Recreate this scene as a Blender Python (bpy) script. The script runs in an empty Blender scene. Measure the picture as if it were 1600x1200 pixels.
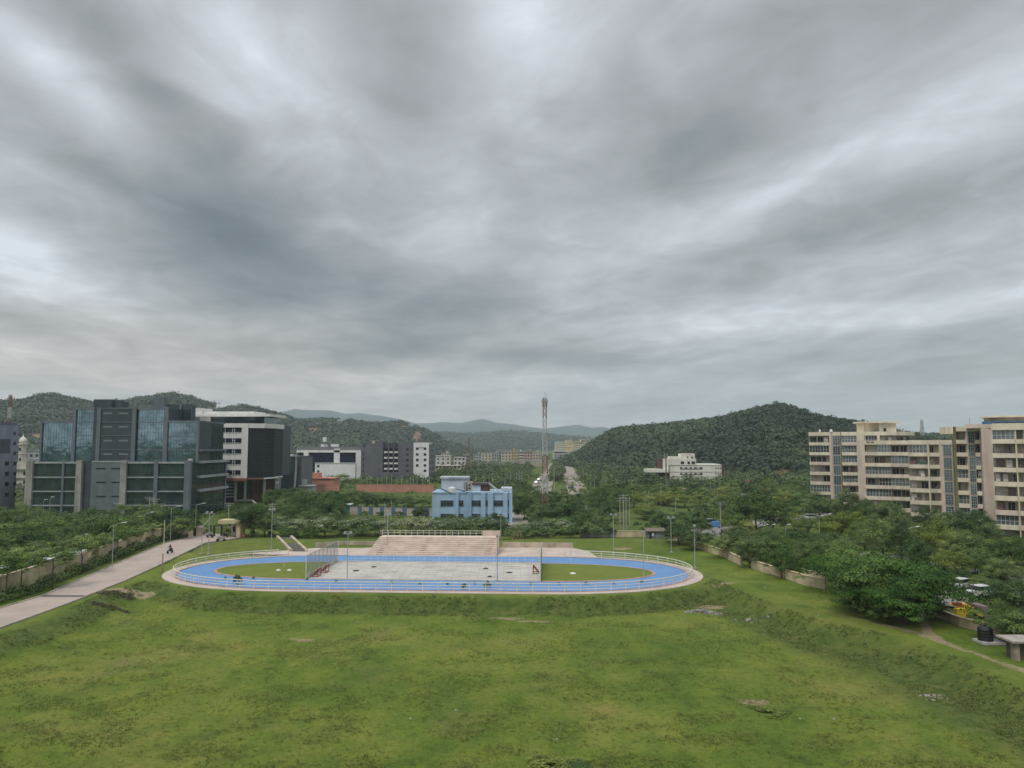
import bpy, math, random
import numpy as np
from mathutils import Vector, Matrix
random.seed(7); RNG = np.random.default_rng(7)
sc = bpy.context.scene
C = sc.collection
# ------------------------------------------------------------------ camera
F_PX, CX, CY, CAMH = 1180.0, 800.0, 600.0, 20.0
PITCH = math.atan(95.0 / F_PX)
cam_d = bpy.data.cameras.new('camera'); cam = bpy.data.objects.new('camera', cam_d); C.objects.link(cam)
cam.location = (0, 0, CAMH); cam.rotation_euler = (math.pi/2 + PITCH, 0, 0)
cam_d.sensor_width = 36; cam_d.lens = 36*F_PX/1600; cam_d.clip_start = .5; cam_d.clip_end = 40000
sc.camera = cam
# ------------------------------------------------------------------ exposure
sc.view_settings.view_transform = 'Standard'; sc.view_settings.look = 'None'
sc.view_settings.exposure = .08; sc.view_settings.gamma = 1; sc.view_settings.use_curve_mapping = False
sc.cycles.volume_bounces = 1; sc.cycles.max_bounces = 6; sc.cycles.transparent_max_bounces = 6
# ------------------------------------------------------------------ sun
SUN_EL, SUN_AZ = math.radians(58), math.radians(215)     # azimuth clockwise from +Y
sd = bpy.data.lights.new('sun', 'SUN'); sun = bpy.data.objects.new('sun', sd); C.objects.link(sun)
sd.energy = 1.5; sd.angle = math.radians(14); sd.color = (1, .94, .86)
sdir = Vector((math.sin(SUN_AZ)*math.cos(SUN_EL), math.cos(SUN_AZ)*math.cos(SUN_EL), math.sin(SUN_EL)))
sun.rotation_euler = sdir.to_track_quat('Z', 'Y').to_euler(); sun.location = (0, 0, 300)
# ------------------------------------------------------------------ pixel <-> world
cp, sp = math.cos(PITCH), math.sin(PITCH)
def ray(px, py):
    u = (px-CX)/F_PX; v = (CY-py)/F_PX
    return Vector((u, cp - v*sp, sp + v*cp))
def G(px, py, z=0.0):
    """point at height z seen at this place of the photograph"""
    d = ray(px, py); t = (z-CAMH)/d.z
    return Vector((d.x*t, d.y*t, z))
def D(px, py, Y):
    d = ray(px, py); t = Y/d.y
    return Vector((d.x*t, Y, CAMH + d.z*t))
def zat(py, Y): return D(800, py, Y).z
def xat(px, Y, z=0.0): return (px-CX)/F_PX*(Y*cp + (z-CAMH)*sp)
def scr(p):
    x, y, z = p[0], p[1], p[2]-CAMH
    dep = y*cp + z*sp; up = -y*sp + z*cp
    return CX + F_PX*x/dep, CY - F_PX*up/dep
# ------------------------------------------------------------------ world: overcast sky
w = bpy.data.worlds.new('World'); sc.world = w; w.use_nodes = True
nt = w.node_tree; nt.nodes.clear(); L = nt.links
def N(t, **k):
    n = nt.nodes.new(t)
    for a, b in k.items(): setattr(n, a, b)
    return n
def inp(s, v):
    if isinstance(v, bpy.types.NodeSocket): L.new(v, s)
    else: s.default_value = v
def M(op, a, b=0.0, c=0.0, clamp=False):
    n = N('ShaderNodeMath', operation=op); n.use_clamp = clamp
    inp(n.inputs[0], a); inp(n.inputs[1], b); inp(n.inputs[2], c); return n.outputs[0]
def VM(op, a, b=(0, 0, 0)):
    n = N('ShaderNodeVectorMath', operation=op); inp(n.inputs[0], a); inp(n.inputs[1], b)
    return n.outputs['Value'] if op == 'DOT_PRODUCT' else n.outputs[0]
def MR(v, a, b, c, d, kind='SMOOTHSTEP'):
    n = N('ShaderNodeMapRange', interpolation_type=kind); inp(n.inputs['Value'], v)
    n.inputs['From Min'].default_value = a; n.inputs['From Max'].default_value = b
    n.inputs['To Min'].default_value = c; n.inputs['To Max'].default_value = d; return n.outputs[0]
tc = N('ShaderNodeTexCoord'); dirv = VM('NORMALIZE', tc.outputs['Generated'])
sep = N('ShaderNodeSeparateXYZ'); L.new(dirv, sep.inputs[0]); dx, dy, dz = sep.outputs
zc = M('ADD', M('MAXIMUM', dz, 0.0), 0.085)
ka = math.radians(-7)       # the cloud streets run away from the town at this bearing
qx = M('ADD', M('MULTIPLY', dx, math.cos(ka)), M('MULTIPLY', dy, -math.sin(ka)))
qy = M('ADD', M('MULTIPLY', dx, math.sin(ka)), M('MULTIPLY', dy, math.cos(ka)))
Px = M('DIVIDE', qx, zc); Py = M('DIVIDE', qy, zc)
def noise(sx, sy, off, detail, rough, dist):
    cb = N('ShaderNodeCombineXYZ'); inp(cb.inputs[0], M('MULTIPLY', Px, sx)); inp(cb.inputs[1], M('MULTIPLY', Py, sy)); cb.inputs[2].default_value = off
    n = N('ShaderNodeTexNoise'); n.inputs['Scale'].default_value = 1; n.inputs['Detail'].default_value = detail
    n.inputs['Roughness'].default_value = rough; n.inputs['Distortion'].default_value = dist
    L.new(cb.outputs[0], n.inputs['Vector']); return M('SUBTRACT', n.outputs[0], .5)
n1 = noise(1.25, .75, 3.1, 3, .50, .6)
n2 = noise(2.8, 1.9, 9.7, 6, .56, .9)
n3 = noise(6.0, 4.6, 5.2, 8, .62, .7)
acc = M('ADD', M('MULTIPLY', n1, .95), M('MULTIPLY', n2, .95))
hi = MR(dz, .02, .22, .25, 1.0)
acc = M('ADD', acc, M('MULTIPLY', M('MULTIPLY', n3, .42), hi))
cb = N('ShaderNodeCombineXYZ'); inp(cb.inputs[0], M('MULTIPLY', dx, 4.5)); inp(cb.inputs[1], M('MULTIPLY', dy, 4.5)); inp(cb.inputs[2], M('ADD', M('MULTIPLY', dz, 34.0), M('MULTIPLY', dx, -5.0)))
nb = N('ShaderNodeTexNoise'); nb.inputs['Scale'].default_value = 1; nb.inputs['Detail'].default_value = 6; nb.inputs['Roughness'].default_value = .55; nb.inputs['Distortion'].default_value = .5
L.new(cb.outputs[0], nb.inputs['Vector'])
acc = M('ADD', acc, M('MULTIPLY', M('SUBTRACT', nb.outputs[0], .5), MR(dz, .05, .34, 1.1, 0.0)))       # flat banks low down
BLOBS = [  # bearing and height given as a place in the view, spreads, tilt, strength
 (385,375,105,70,5,-.62),(480,452,120,24,-3,-.40),(670,505,130,34,-12,-.58),(290,320,130,45,30,-.34),
 (215,110,175,46,42,-.46),(70,85,110,38,32,.32),(190,215,110,40,35,.26),(10,380,60,36,20,.34),(70,440,100,40,20,.34),(110,400,90,50,20,.12),
 (150,265,150,22,18,-.22),(400,90,120,70,10,.26),(620,140,65,110,0,-.30),(800,25,75,70,0,.42),(560,230,60,60,0,.05),
 (480,370,60,20,-20,.14),(720,330,70,40,-30,.20),(1110,170,140,90,-15,-.26),(1480,185,190,42,-13,.38),(1180,300,160,34,-24,.26),
 (1050,255,90,40,-20,-.16),(1300,355,280,26,-12,-.28),(1420,420,240,26,-8,.05),(1430,485,260,20,-4,.30),(1130,500,160,18,-3,.22),
 (1100,455,100,18,-3,-.34),(1520,545,200,26,-6,-.22),(850,560,170,13,2,-.40),(780,545,240,14,0,-.12),(760,430,70,45,0,-.06),
 (950,350,90,50,-30,.12),(860,480,80,30,-15,.14),(60,500,130,16,6,-.16),(60,565,190,24,8,.20),(420,598,170,22,3,.14),(1200,630,260,26,0,-.16),
 (500,565,260,10,2,-.14),(1300,10,200,40,0,-.22),(1000,60,130,40,0,.08),(1560,90,120,30,-20,.10),(560,20,150,40,0,-.08)]
for (bx, by, sx, sy, rot, amp) in BLOBS:
    c = ray(bx, by).normalized()
    r = c.cross(Vector((0, 0, 1))).normalized(); u = r.cross(c)
    a = math.radians(-rot); r2 = r*math.cos(a) + u*math.sin(a); u2 = -r*math.sin(a) + u*math.cos(a)
    k = c.y*cp + c.z*sp                       # angular size at that bearing
    r2 = r2*(F_PX/(sx*k)); u2 = u2*(F_PX/(sy*k))
    A = VM('DOT_PRODUCT', dirv, tuple(r2)); B = VM('DOT_PRODUCT', dirv, tuple(u2))
    q = M('ADD', M('MULTIPLY', A, A), M('MULTIPLY', B, B))
    q = M('ADD', q, M('MULTIPLY', M('LESS_THAN', dy, 0.0), 50.0))
    g = M('EXPONENT', M('MULTIPLY', q, -.6))
    acc = M('ADD', acc, M('MULTIPLY', g, amp*1.18))
acc = M('ADD', acc, MR(dz, .0, .16, -.06, 0.0))          # duller towards the skyline
lum = M('MULTIPLY', M('EXPONENT', acc), .47)
lum = M('MINIMUM', lum, .84)
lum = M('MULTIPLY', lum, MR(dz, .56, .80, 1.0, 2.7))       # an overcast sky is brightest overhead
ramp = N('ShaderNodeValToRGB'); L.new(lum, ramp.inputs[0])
e = ramp.color_ramp.elements
e[0].position = .16; e[0].color = (.80, .98, 1.10, 1); e[1].position = .62; e[1].color = (.95, 1.0, 1.07, 1)
m_ = ramp.color_ramp.elements.new(.33); m_.color = (.955, 1.0, 1.05, 1)
warm = N('ShaderNodeMixRGB'); warm.blend_type = 'MIX'
wf = M('MULTIPLY', MR(dz, .05, .20, 1.0, 0.0), MR(dx, -.45, .30, 1.0, .12))
inp(warm.inputs[0], wf); L.new(ramp.outputs[0], warm.inputs[1]); warm.inputs[2].default_value = (1.20, 1.03, .92, 1)
cm = N('ShaderNodeMixRGB'); cm.blend_type = 'MULTIPLY'; cm.inputs[0].default_value = 1
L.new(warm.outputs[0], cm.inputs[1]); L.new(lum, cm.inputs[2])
sky = N('ShaderNodeTexSky', sky_type='NISHITA'); sky.sun_disc = False; sky.sun_elevation = SUN_EL; sky.sun_rotation = SUN_AZ
sk = N('ShaderNodeVectorMath', operation='SCALE'); L.new(sky.outputs[0], sk.inputs[0]); sk.inputs['Scale'].default_value = .05
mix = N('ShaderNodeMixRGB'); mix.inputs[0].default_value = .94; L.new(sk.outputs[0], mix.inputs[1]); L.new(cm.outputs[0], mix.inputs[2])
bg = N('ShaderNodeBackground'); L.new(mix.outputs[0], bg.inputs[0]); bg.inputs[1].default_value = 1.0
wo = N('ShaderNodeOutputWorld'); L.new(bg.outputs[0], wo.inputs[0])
w.cycles.sampling_method = 'MANUAL'; w.cycles.sample_map_resolution = 512
# ------------------------------------------------------------------ objects
ORG = {}
def tag(o, label=None, cat=None, group=None, kind=None):
    if label: o['label'] = label
    if cat: o['category'] = cat
    if group: o['group'] = group
    if kind: o['kind'] = kind
    return o
def thing(name, label, cat, loc, group=None, rz=0.0):
    o = bpy.data.objects.new(name, None); C.objects.link(o); o.location = loc; o.rotation_euler = (0, 0, rz)
    o.empty_display_size = .5
    ORG[o.name] = Vector(loc) if rz == 0 else Vector((0, 0, 0)); return tag(o, label, cat, group)
def np_mesh(name, V, Fc, mat=None, smooth=False, attrs=None):
    me = bpy.data.meshes.new(name); V = np.asarray(V, np.float32); Fc = np.asarray(Fc, np.int32)
    k = Fc.shape[1]; me.vertices.add(len(V)); me.vertices.foreach_set('co', V.ravel())
    me.loops.add(Fc.size); me.loops.foreach_set('vertex_index', Fc.ravel())
    me.polygons.add(len(Fc)); me.polygons.foreach_set('loop_start', np.arange(0, Fc.size, k, dtype=np.int32))
    me.polygons.foreach_set('loop_total', np.full(len(Fc), k, np.int32))
    if smooth: me.polygons.foreach_set('use_smooth', np.ones(len(Fc), bool))
    me.update(calc_edges=True)
    for nm, arr in (attrs or {}).items():
        at = me.attributes.new(nm, 'FLOAT', 'POINT'); at.data.foreach_set('value', np.asarray(arr, np.float32))
    if mat: me.materials.append(mat)
    return me
def link(name, me, parent=None, loc=None):
    o = bpy.data.objects.new(name, me); C.objects.link(o)
    if parent: o.parent = parent; ORG[o.name] = ORG.get(parent.name, Vector((0, 0, 0)))
    if loc is not None: o.location = loc
    return o
class MB:
    def __init__(s): s.v = []; s.f = []
    def poly(s, pts):
        n = len(s.v); s.v += [Vector(p) for p in pts]; s.f.append(list(range(n, n+len(pts)))); return s
    def hexa(s, c):
        n = len(s.v); s.v += [Vector(p) for p in c]
        for q in ((0, 3, 2, 1), (4, 5, 6, 7), (0, 1, 5, 4), (1, 2, 6, 5), (2, 3, 7, 6), (3, 0, 4, 7)): s.f.append([n+i for i in q])
        return s
    def box(s, x0, x1, y0, y1, z0, z1):
        return s.hexa([(x0, y0, z0), (x1, y0, z0), (x1, y1, z0), (x0, y1, z0), (x0, y0, z1), (x1, y0, z1), (x1, y1, z1), (x0, y1, z1)])
    def beam(s, p, q, wd, ht):
        p = Vector(p); q = Vector(q); d = (q-p).normalized()
        r = d.cross(Vector((0, 0, 1)));  r = Vector((1, 0, 0)) if r.length < 1e-4 else r.normalized()
        u = r.cross(d)*ht/2; r = r*wd/2
        return s.hexa([p-r-u, q-r-u, q+r-u, p+r-u, p-r+u, q-r+u, q+r+u, p+r+u])
    def tube(s, p, q, r0, r1=None, n=6, cap=True):
        r1 = r0 if r1 is None else r1; p = Vector(p); q = Vector(q); d = (q-p).normalized()
        a = d.orthogonal().normalized(); b = d.cross(a); k = len(s.v)
        for c, r in ((p, r0), (q, r1)):
            for i in range(n):
                t = 2*math.pi*i/n; s.v.append(c + (a*math.cos(t) + b*math.sin(t))*r)
        for i in range(n): s.f.append([k+i, k+(i+1) % n, k+n+(i+1) % n, k+n+i])
        if cap: s.f.append([k+n+i for i in range(n)]); s.f.append([k+i for i in reversed(range(n))])
        return s
    def lathe(s, c, prof, n=16):
        c = Vector(c); k = len(s.v)
        for (r, z) in prof:
            for i in range(n):
                t = 2*math.pi*i/n; s.v.append(c + Vector((r*math.cos(t), r*math.sin(t), z)))
        for j in range(len(prof)-1):
            for i in range(n): s.f.append([k+j*n+i, k+j*n+(i+1) % n, k+(j+1)*n+(i+1) % n, k+(j+1)*n+i])
        s.f.append([k+i for i in reversed(range(n))]); s.f.append([k+(len(prof)-1)*n+i for i in range(n)])
        return s
    def prism(s, pts, off):
        """side outline pts (closed), pushed along off"""
        n = len(pts); k = len(s.v); off = Vector(off)
        s.v += [Vector(p) for p in pts] + [Vector(p)+off for p in pts]
        s.f.append([k+i for i in range(n)]); s.f.append([k+n+i for i in reversed(range(n))])
        for i in range(n): s.f.append([k+i, k+n+i, k+n+(i+1) % n, k+(i+1) % n])
        return s
    def build(s, name, mat, parent=None, loc=None, smooth=False, bevel=0):
        o0 = ORG.get(parent.name, Vector((0, 0, 0))) if parent else (Vector(loc) if loc is not None else Vector((0, 0, 0)))
        me = bpy.data.meshes.new(name); me.from_pydata([tuple(v-o0) for v in s.v], [], s.f); me.update()
        import bmesh
        bm = bmesh.new(); bm.from_mesh(me); bmesh.ops.recalc_face_normals(bm, faces=bm.faces)
        if bevel: bmesh.ops.bevel(bm, geom=bm.edges, offset=bevel, segments=1, affect='EDGES')
        bm.to_mesh(me); bm.free()
        if smooth: me.polygons.foreach_set('use_smooth', [True]*len(me.polygons))
        me.materials.append(mat)
        return link(name, me, parent, None if parent else loc)
KIDS = {}
def copy_tree(o, parent=None):
    c = o.copy(); C.objects.link(c)
    if parent: c.parent = parent
    for ch in list(o.children): copy_tree(ch, c)
    return c
ORD = 'leftmost,second,third,fourth,fifth,sixth,seventh,eighth,ninth,tenth,eleventh,twelfth,thirteenth,fourteenth,fifteenth,sixteenth,seventeenth,eighteenth,nineteenth,twentieth'.split(',')
def ordinals(objs, look, where, group, cat=None):
    """label each by its look and its rank from the left among its row"""
    objs = sorted(objs, key=lambda o: scr(o.location)[0])
    n = len(objs)
    for i, o in enumerate(objs):
        if n == 1: r = ''
        elif i == 0: r = 'leftmost '
        elif i == n-1: r = 'rightmost '
        elif i < n/2: r = ORD[i] + ' from left '
        else:
            j = n-1-i; r = (ORD[j] + ' from right ' if j else 'rightmost ')
        lk = look(o) if callable(look) else look
        o['label'] = (lk + ', ' + r + where) if n > 1 else lk + ' ' + where.replace('of those ', '').replace('of the row ', '')
        o['group'] = group
        if cat: o['category'] = cat
# ------------------------------------------------------------------ materials
MATS = {}
def mat(name, col, rough=.8, var=.12, scale=1.0, streak=0.0, metal=0.0, spec=.3, bump=0.0, col2=None, detail=4, sky_on=None):
    if name in MATS: return MATS[name]
    m = bpy.data.materials.new(name); m.use_nodes = True; t = m.node_tree; b = t.nodes['Principled BSDF']
    b.inputs['Roughness'].default_value = rough; b.inputs['Metallic'].default_value = metal
    b.inputs['Specular IOR Level'].default_value = spec
    c2 = col2 or tuple(max(0, c*(1-2.2*var)) for c in col)
    tcn = t.nodes.new('ShaderNodeTexCoord'); no = t.nodes.new('ShaderNodeTexNoise')
    no.inputs['Scale'].default_value = scale; no.inputs['Detail'].default_value = detail; no.inputs['Roughness'].default_value = .6
    t.links.new(tcn.outputs['Object'], no.inputs['Vector'])
    r = t.nodes.new('ShaderNodeValToRGB'); t.links.new(no.outputs[0], r.inputs[0])
    r.color_ramp.elements[0].position = .32; r.color_ramp.elements[0].color = (*c2, 1)
    r.color_ramp.elements[1].position = .62; r.color_ramp.elements[1].color = (*col, 1)
    out = r.outputs[0]
    if streak > 0:
        mp = t.nodes.new('ShaderNodeMapping'); mp.inputs['Scale'].default_value = (.55, .55, .07)
        t.links.new(tcn.outputs['Object'], mp.inputs[0])
        n2_ = t.nodes.new('ShaderNodeTexNoise'); n2_.inputs['Scale'].default_value = 1.0; n2_.inputs['Detail'].default_value = 5
        t.links.new(mp.outputs[0], n2_.inputs['Vector'])
        r2_ = t.nodes.new('ShaderNodeValToRGB'); r2_.color_ramp.elements[0].position = .38; r2_.color_ramp.elements[1].position = .6
        r2_.color_ramp.elements[0].color = (1-streak, 1-streak, 1-streak*1.1, 1); r2_.color_ramp.elements[1].color = (1, 1, 1, 1)
        t.links.new(n2_.outputs[0], r2_.inputs[0])
        mx = t.nodes.new('ShaderNodeMixRGB'); mx.blend_type = 'MULTIPLY'; mx.inputs[0].default_value = 1
        t.links.new(out, mx.inputs[1]); t.links.new(r2_.outputs[0], mx.inputs[2]); out = mx.outputs[0]
    t.links.new(out, b.inputs['Base Color'])
    if bump:
        bp = t.nodes.new('ShaderNodeBump'); bp.inputs['Strength'].default_value = bump; bp.inputs['Distance'].default_value = .05
        t.links.new(no.outputs[0], bp.inputs['Height']); t.links.new(bp.outputs[0], b.inputs['Normal'])
    MATS[name] = m; return m
def glass(name, col, rough=.06, spec=.8, wob=.02, metal=.0, ior=1.6):
    if name in MATS: return MATS[name]
    m = mat(name, col, rough, .25, .35, metal=metal, spec=spec); t = m.node_tree; b = t.nodes['Principled BSDF']
    b.inputs['IOR'].default_value = ior
    tcn = t.nodes.new('ShaderNodeTexCoord'); vo = t.nodes.new('ShaderNodeTexVoronoi'); vo.inputs['Scale'].default_value = .8
    vo.feature = 'F1'; t.links.new(tcn.outputs['Object'], vo.inputs['Vector'])
    no = t.nodes.new('ShaderNodeTexNoise'); no.inputs['Scale'].default_value = .5; t.links.new(tcn.outputs['Object'], no.inputs['Vector'])
    bp = t.nodes.new('ShaderNodeBump'); bp.inputs['Strength'].default_value = wob*8; bp.inputs['Distance'].default_value = .1
    t.links.new(no.outputs[0], bp.inputs['Height']); t.links.new(bp.outputs[0], b.inputs['Normal'])
    return m
def leafmat(name, dark, light, trans=.18, extra=None):
    if name in MATS: return MATS[name]
    m = bpy.data.materials.new(name); m.use_nodes = True; t = m.node_tree; b = t.nodes['Principled BSDF']
    b.inputs['Roughness'].default_value = .6; b.inputs['Specular IOR Level'].default_value = .25
    at = t.nodes.new('ShaderNodeAttribute'); at.attribute_name = 'tint'
    oi = t.nodes.new('ShaderNodeObjectInfo')
    r = t.nodes.new('ShaderNodeValToRGB'); t.links.new(at.outputs['Fac'], r.inputs[0])
    r.color_ramp.elements[0].color = (*dark, 1); r.color_ramp.elements[1].color = (*light, 1)
    if extra:
        r.color_ramp.elements[1].position = .86
        q = r.color_ramp.elements.new(.97); q.color = (*extra, 1)
    hs = t.nodes.new('ShaderNodeHueSaturation')
    def mr(a, b_):
        n = t.nodes.new('ShaderNodeMapRange'); n.inputs['To Min'].default_value = a; n.inputs['To Max'].default_value = b_
        t.links.new(oi.outputs['Random'], n.inputs['Value']); return n.outputs[0]
    t.links.new(mr(.476, .516), hs.inputs['Hue']); t.links.new(mr(1.42, .72), hs.inputs['Value']); t.links.new(mr(.90, 1.08), hs.inputs['Saturation'])
    t.links.new(r.outputs[0], hs.inputs['Color']); t.links.new(hs.outputs[0], b.inputs['Base Color'])
    tr = t.nodes.new('ShaderNodeBsdfTranslucent'); t.links.new(hs.outputs[0], tr.inputs[0])
    ms = t.nodes.new('ShaderNodeMixShader'); ms.inputs[0].default_value = trans
    t.links.new(b.outputs[0], ms.inputs[1]); t.links.new(tr.outputs[0], ms.inputs[2])
    t.links.new(ms.outputs[0], t.nodes['Material Output'].inputs['Surface'])
    MATS[name] = m; return m
# ================================================================== LAND
def vnoise(x, y, seed=0):
    r = np.random.default_rng(seed).random((256, 256)).astype(np.float32)
    xi = np.floor(x).astype(int); yi = np.floor(y).astype(int); fx = x-xi; fy = y-yi
    fx = fx*fx*(3-2*fx); fy = fy*fy*(3-2*fy); g = lambda a, b: r[a % 256, b % 256]
    return (g(xi, yi)*(1-fx)+g(xi+1, yi)*fx)*(1-fy)+(g(xi, yi+1)*(1-fx)+g(xi+1, yi+1)*fx)*fy
def fbm(x, y, o=4, seed=0):
    a = 0; amp = .5; tot = 0
    for i in range(o): a = a+amp*vnoise(x*2**i+17*i, y*2**i+5*i, seed+i); tot += amp; amp *= .5
    return a/tot
def sdist(x, y, poly):
    """signed distance, positive inside"""
    d = np.full(x.shape, 1e9); ins = np.zeros(x.shape, bool); n = len(poly)
    for i in range(n):
        ax, ay = poly[i]; bx, by = poly[(i+1) % n]; ex, ey = bx-ax, by-ay
        t = np.clip(((x-ax)*ex+(y-ay)*ey)/(ex*ex+ey*ey), 0, 1)
        d = np.minimum(d, np.hypot(x-ax-t*ex, y-ay-t*ey))
        c = ((ay > y) != (by > y)) & (x < (bx-ax)*(y-ay)/(by-ay+1e-9)+ax); ins ^= c
    return np.where(ins, d, -d)
def pdist(x, y, pts):
    d = np.full(x.shape, 1e9)
    for (ax, ay), (bx, by) in zip(pts[:-1], pts[1:]):
        ex, ey = bx-ax, by-ay; t = np.clip(((x-ax)*ex+(y-ay)*ey)/(ex*ex+ey*ey), 0, 1)
        d = np.minimum(d, np.hypot(x-ax-t*ex, y-ay-t*ey))
    return d
def xy(lst, z=0): return [tuple(G(a, b, z))[:2] for a, b in lst]
FIELD = [(-47, 10)] + xy([(-40, 1000), (60, 972), (150, 932), (215, 910), (248, 903)]) + [(-12.6+(17+26.6*math.cos(a) if a > -math.pi/2 else -17+26.6*math.cos(a))*math.cos(-.052)-19.2*math.sin(a)*math.sin(-.052), 121.6+(17+26.6*math.cos(a) if a > -math.pi/2 else -17+26.6*math.cos(a))*math.sin(-.052)+19.2*math.sin(a)*math.cos(-.052)) for a in np.linspace(-math.pi+.35, -.25, 24)] + xy([(1120, 906), (1160, 925), (1215, 945), (1290, 972), (1360, 985), (1430, 1003), (1500, 1028), (1600, 1078)]) + [(44, 50), (44, 10)]
PATH = xy([(1135, 905), (1200, 920), (1290, 953), (1380, 975), (1440, 990), (1500, 1013), (1600, 1047), (1720, 1085)])
PATH2 = xy([(1442, 968), (1450, 985), (1470, 1000)])
def gh(x, y):
    x = np.asarray(x, float); y = np.asarray(y, float)
    sdv = sdist(x, y, FIELD)
    wdt = 3.2 + 3.5*np.clip((-38-x)/14, 0, 1)
    s = np.clip(sdv/wdt, 0, 1); s = s*s*(3-2*s)
    lump = fbm(x*.22, y*.22, 4, 3)-.5
    near = np.clip((y+20)/40, 0, 1)
    h = -1.7*s + s*lump*.55 + np.clip(1-np.abs(s-.5)*2, 0, 1)*(fbm(x*.6, y*.6, 3, 8)-.5)*.7
    wild = np.clip((-sdv-2)/4, 0, 1)*np.clip((y-30)/20, 0, 1)
    h = h - wild*.3*fbm(x*.13, y*.13, 3, 12)
    # grassed mound behind the rink
    m = np.exp(-((y-156)/5.5)**2)*np.clip((x+62)/6, 0, 1)*np.clip((40-x)/12, 0, 1)*(1-np.clip(1-np.abs(x+14)/15, 0, 1)*1.0)
    h = h + m*.9
    return h
def axis(a, b, st, lo, hi, g):
    core = list(np.arange(a, b, st)); s = st; v = core[-1]; up = []
    while v < hi: s *= g; v += s; up.append(v)
    s = st; v = a; dn = []
    while v > lo: s *= g; v -= s; dn.append(v)
    return np.array(dn[::-1]+core+up)
GX = axis(-100, 110, .8, -6400, 6400, 1.12); GY = axis(38, 175, .8, -2500, 8200, 1.06)
XX, YY = np.meshgrid(GX, GY); HH = gh(XX, YY)
nx, ny = len(GX), len(GY)
V = np.stack([XX.ravel(), YY.ravel(), HH.ravel()], 1)
ii = (np.arange(ny-1)[:, None]*nx+np.arange(nx-1)[None]).ravel(); Fq = np.stack([ii, ii+1, ii+1+nx, ii+nx], 1)
sdv = sdist(XX, YY, FIELD); wig = (fbm(XX*.25, YY*.25, 3, 31)-.5)*2.2
dirt = np.clip(1.25-np.abs(pdist(XX, YY, PATH)+wig*.4)/1.0, 0, 1)*np.clip((XX-26)/30, .2, 1)
dirt = np.maximum(dirt, np.clip(1.1-pdist(XX, YY, PATH2)/.7, 0, 1))
def spot(px, py, rx, ry, z=-1.7, a=1.0):
    p = G(px, py, z); return a*np.clip(1.5-1.5*np.sqrt(((XX-p.x)/rx)**2+((YY-p.y)/ry)**2)-wig*.25, 0, 1)
for q in ((205, 940, 5, 1.8), (470, 999, 2.6, .8), (800, 968, 3.0, .9), (560, 973, 2.4, .6), (835, 972, 3.0, .6), (775, 965, 1.6, .7), (690, 931, .8, .5, -.8), (755, 934, .8, .5, -.8),
          (1110, 943, 3.0, 1.3, -1.2), (1345, 935, 2.6, 1.6, -.2), (1130, 930, 3, 1), (975, 857, 3, 1.2, 0), (390, 822, 20, 5, 0, .5), (150, 945, 3, 1.0), (1180, 1098, 2.2, 1.0)):
    dirt = np.maximum(dirt, .85*spot(*q))
bw = 2.6+3.2*np.clip((XX-22)/10, 0, 1); weed = np.clip(1.5-1.5*np.abs(sdv-bw*.75)/bw+wig*.12, 0, 1)*(YY > 30)
weed = np.maximum(weed, np.clip((YY-168)/20, 0, 1))
weed = np.maximum(weed, np.clip((XX-44)/8, 0, 1)*np.clip((YY-100)/20, 0, .8))
weed = np.maximum(weed, np.clip((-64-XX)/3, 0, 1)); weed = np.maximum(weed, np.clip(-sdist(XX, YY, xy([(1060, 846), (1135, 867), (1260, 912), (1330, 934), (1450, 960), (1565, 996), (1800, 1050), (1800, 1400), (900, 2000), (-3000, 1200), (-3000, 850), (-60, 940), (300, 830), (900, 842)]))/1.5, 0, 1)*(XX > 20))
weed = np.maximum(weed, .4*np.clip((YY-143)/4, 0, 1))
me = np_mesh('ground', V, Fq, None, True, {'dirt': dirt.ravel(), 'weed': weed.ravel()})
gm = bpy.data.materials.new('grass_ground'); gm.use_nodes = True; t = gm.node_tree; gb = t.nodes['Principled BSDF']
gb.inputs['Roughness'].default_value = .9; gb.inputs['Specular IOR Level'].default_value = .15
def gn(t, scale, detail=5, rough=.6, mapping=None, dist=0):
    c = t.nodes.new('ShaderNodeTexCoord'); n = t.nodes.new('ShaderNodeTexNoise'); n.inputs['Scale'].default_value = scale
    n.inputs['Detail'].default_value = detail; n.inputs['Roughness'].default_value = rough; n.inputs['Distortion'].default_value = dist
    if mapping:
        m = t.nodes.new('ShaderNodeMapping'); m.inputs['Scale'].default_value = mapping; t.links.new(c.outputs['Object'], m.inputs[0]); t.links.new(m.outputs[0], n.inputs['Vector'])
    else: t.links.new(c.outputs['Object'], n.inputs['Vector'])
    return n.outputs[0]
def rampn(t, f, stops):
    r = t.nodes.new('ShaderNodeValToRGB'); t.links.new(f, r.inputs[0]); e = r.color_ramp.elements
    e[0].position, e[0].color = stops[0][0], (*stops[0][1], 1); e[1].position, e[1].color = stops[-1][0], (*stops[-1][1], 1)
    for p, c in stops[1:-1]: q = e.new(p); q.color = (*c, 1)
    return r.outputs[0]
def mixn(t, f, a, b, mode='MIX'):
    m = t.nodes.new('ShaderNodeMixRGB'); m.blend_type = mode
    for s, v in zip(m.inputs, (f, a, b)):
        if isinstance(v, bpy.types.NodeSocket): t.links.new(v, s)
        else: s.default_value = v if not isinstance(v, tuple) else (*v, 1)
    return m.outputs[0]
big = rampn(t, gn(t, .045, 4, .55), [(.30, (.090, .132, .021)), (.44, (.116, .162, .025)), (.54, (.146, .184, .032)), (.63, (.172, .184, .042)), (.76, (.215, .190, .065))])
mid = rampn(t, gn(t, .35, 6, .65, (1, .7, 1)), [(.28, (.52, .60, .50)), (.42, (.82, .92, .78)), (.52, (1.0, 1.02, .95)), (.72, (1.34, 1.18, 1.2))])
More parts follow.
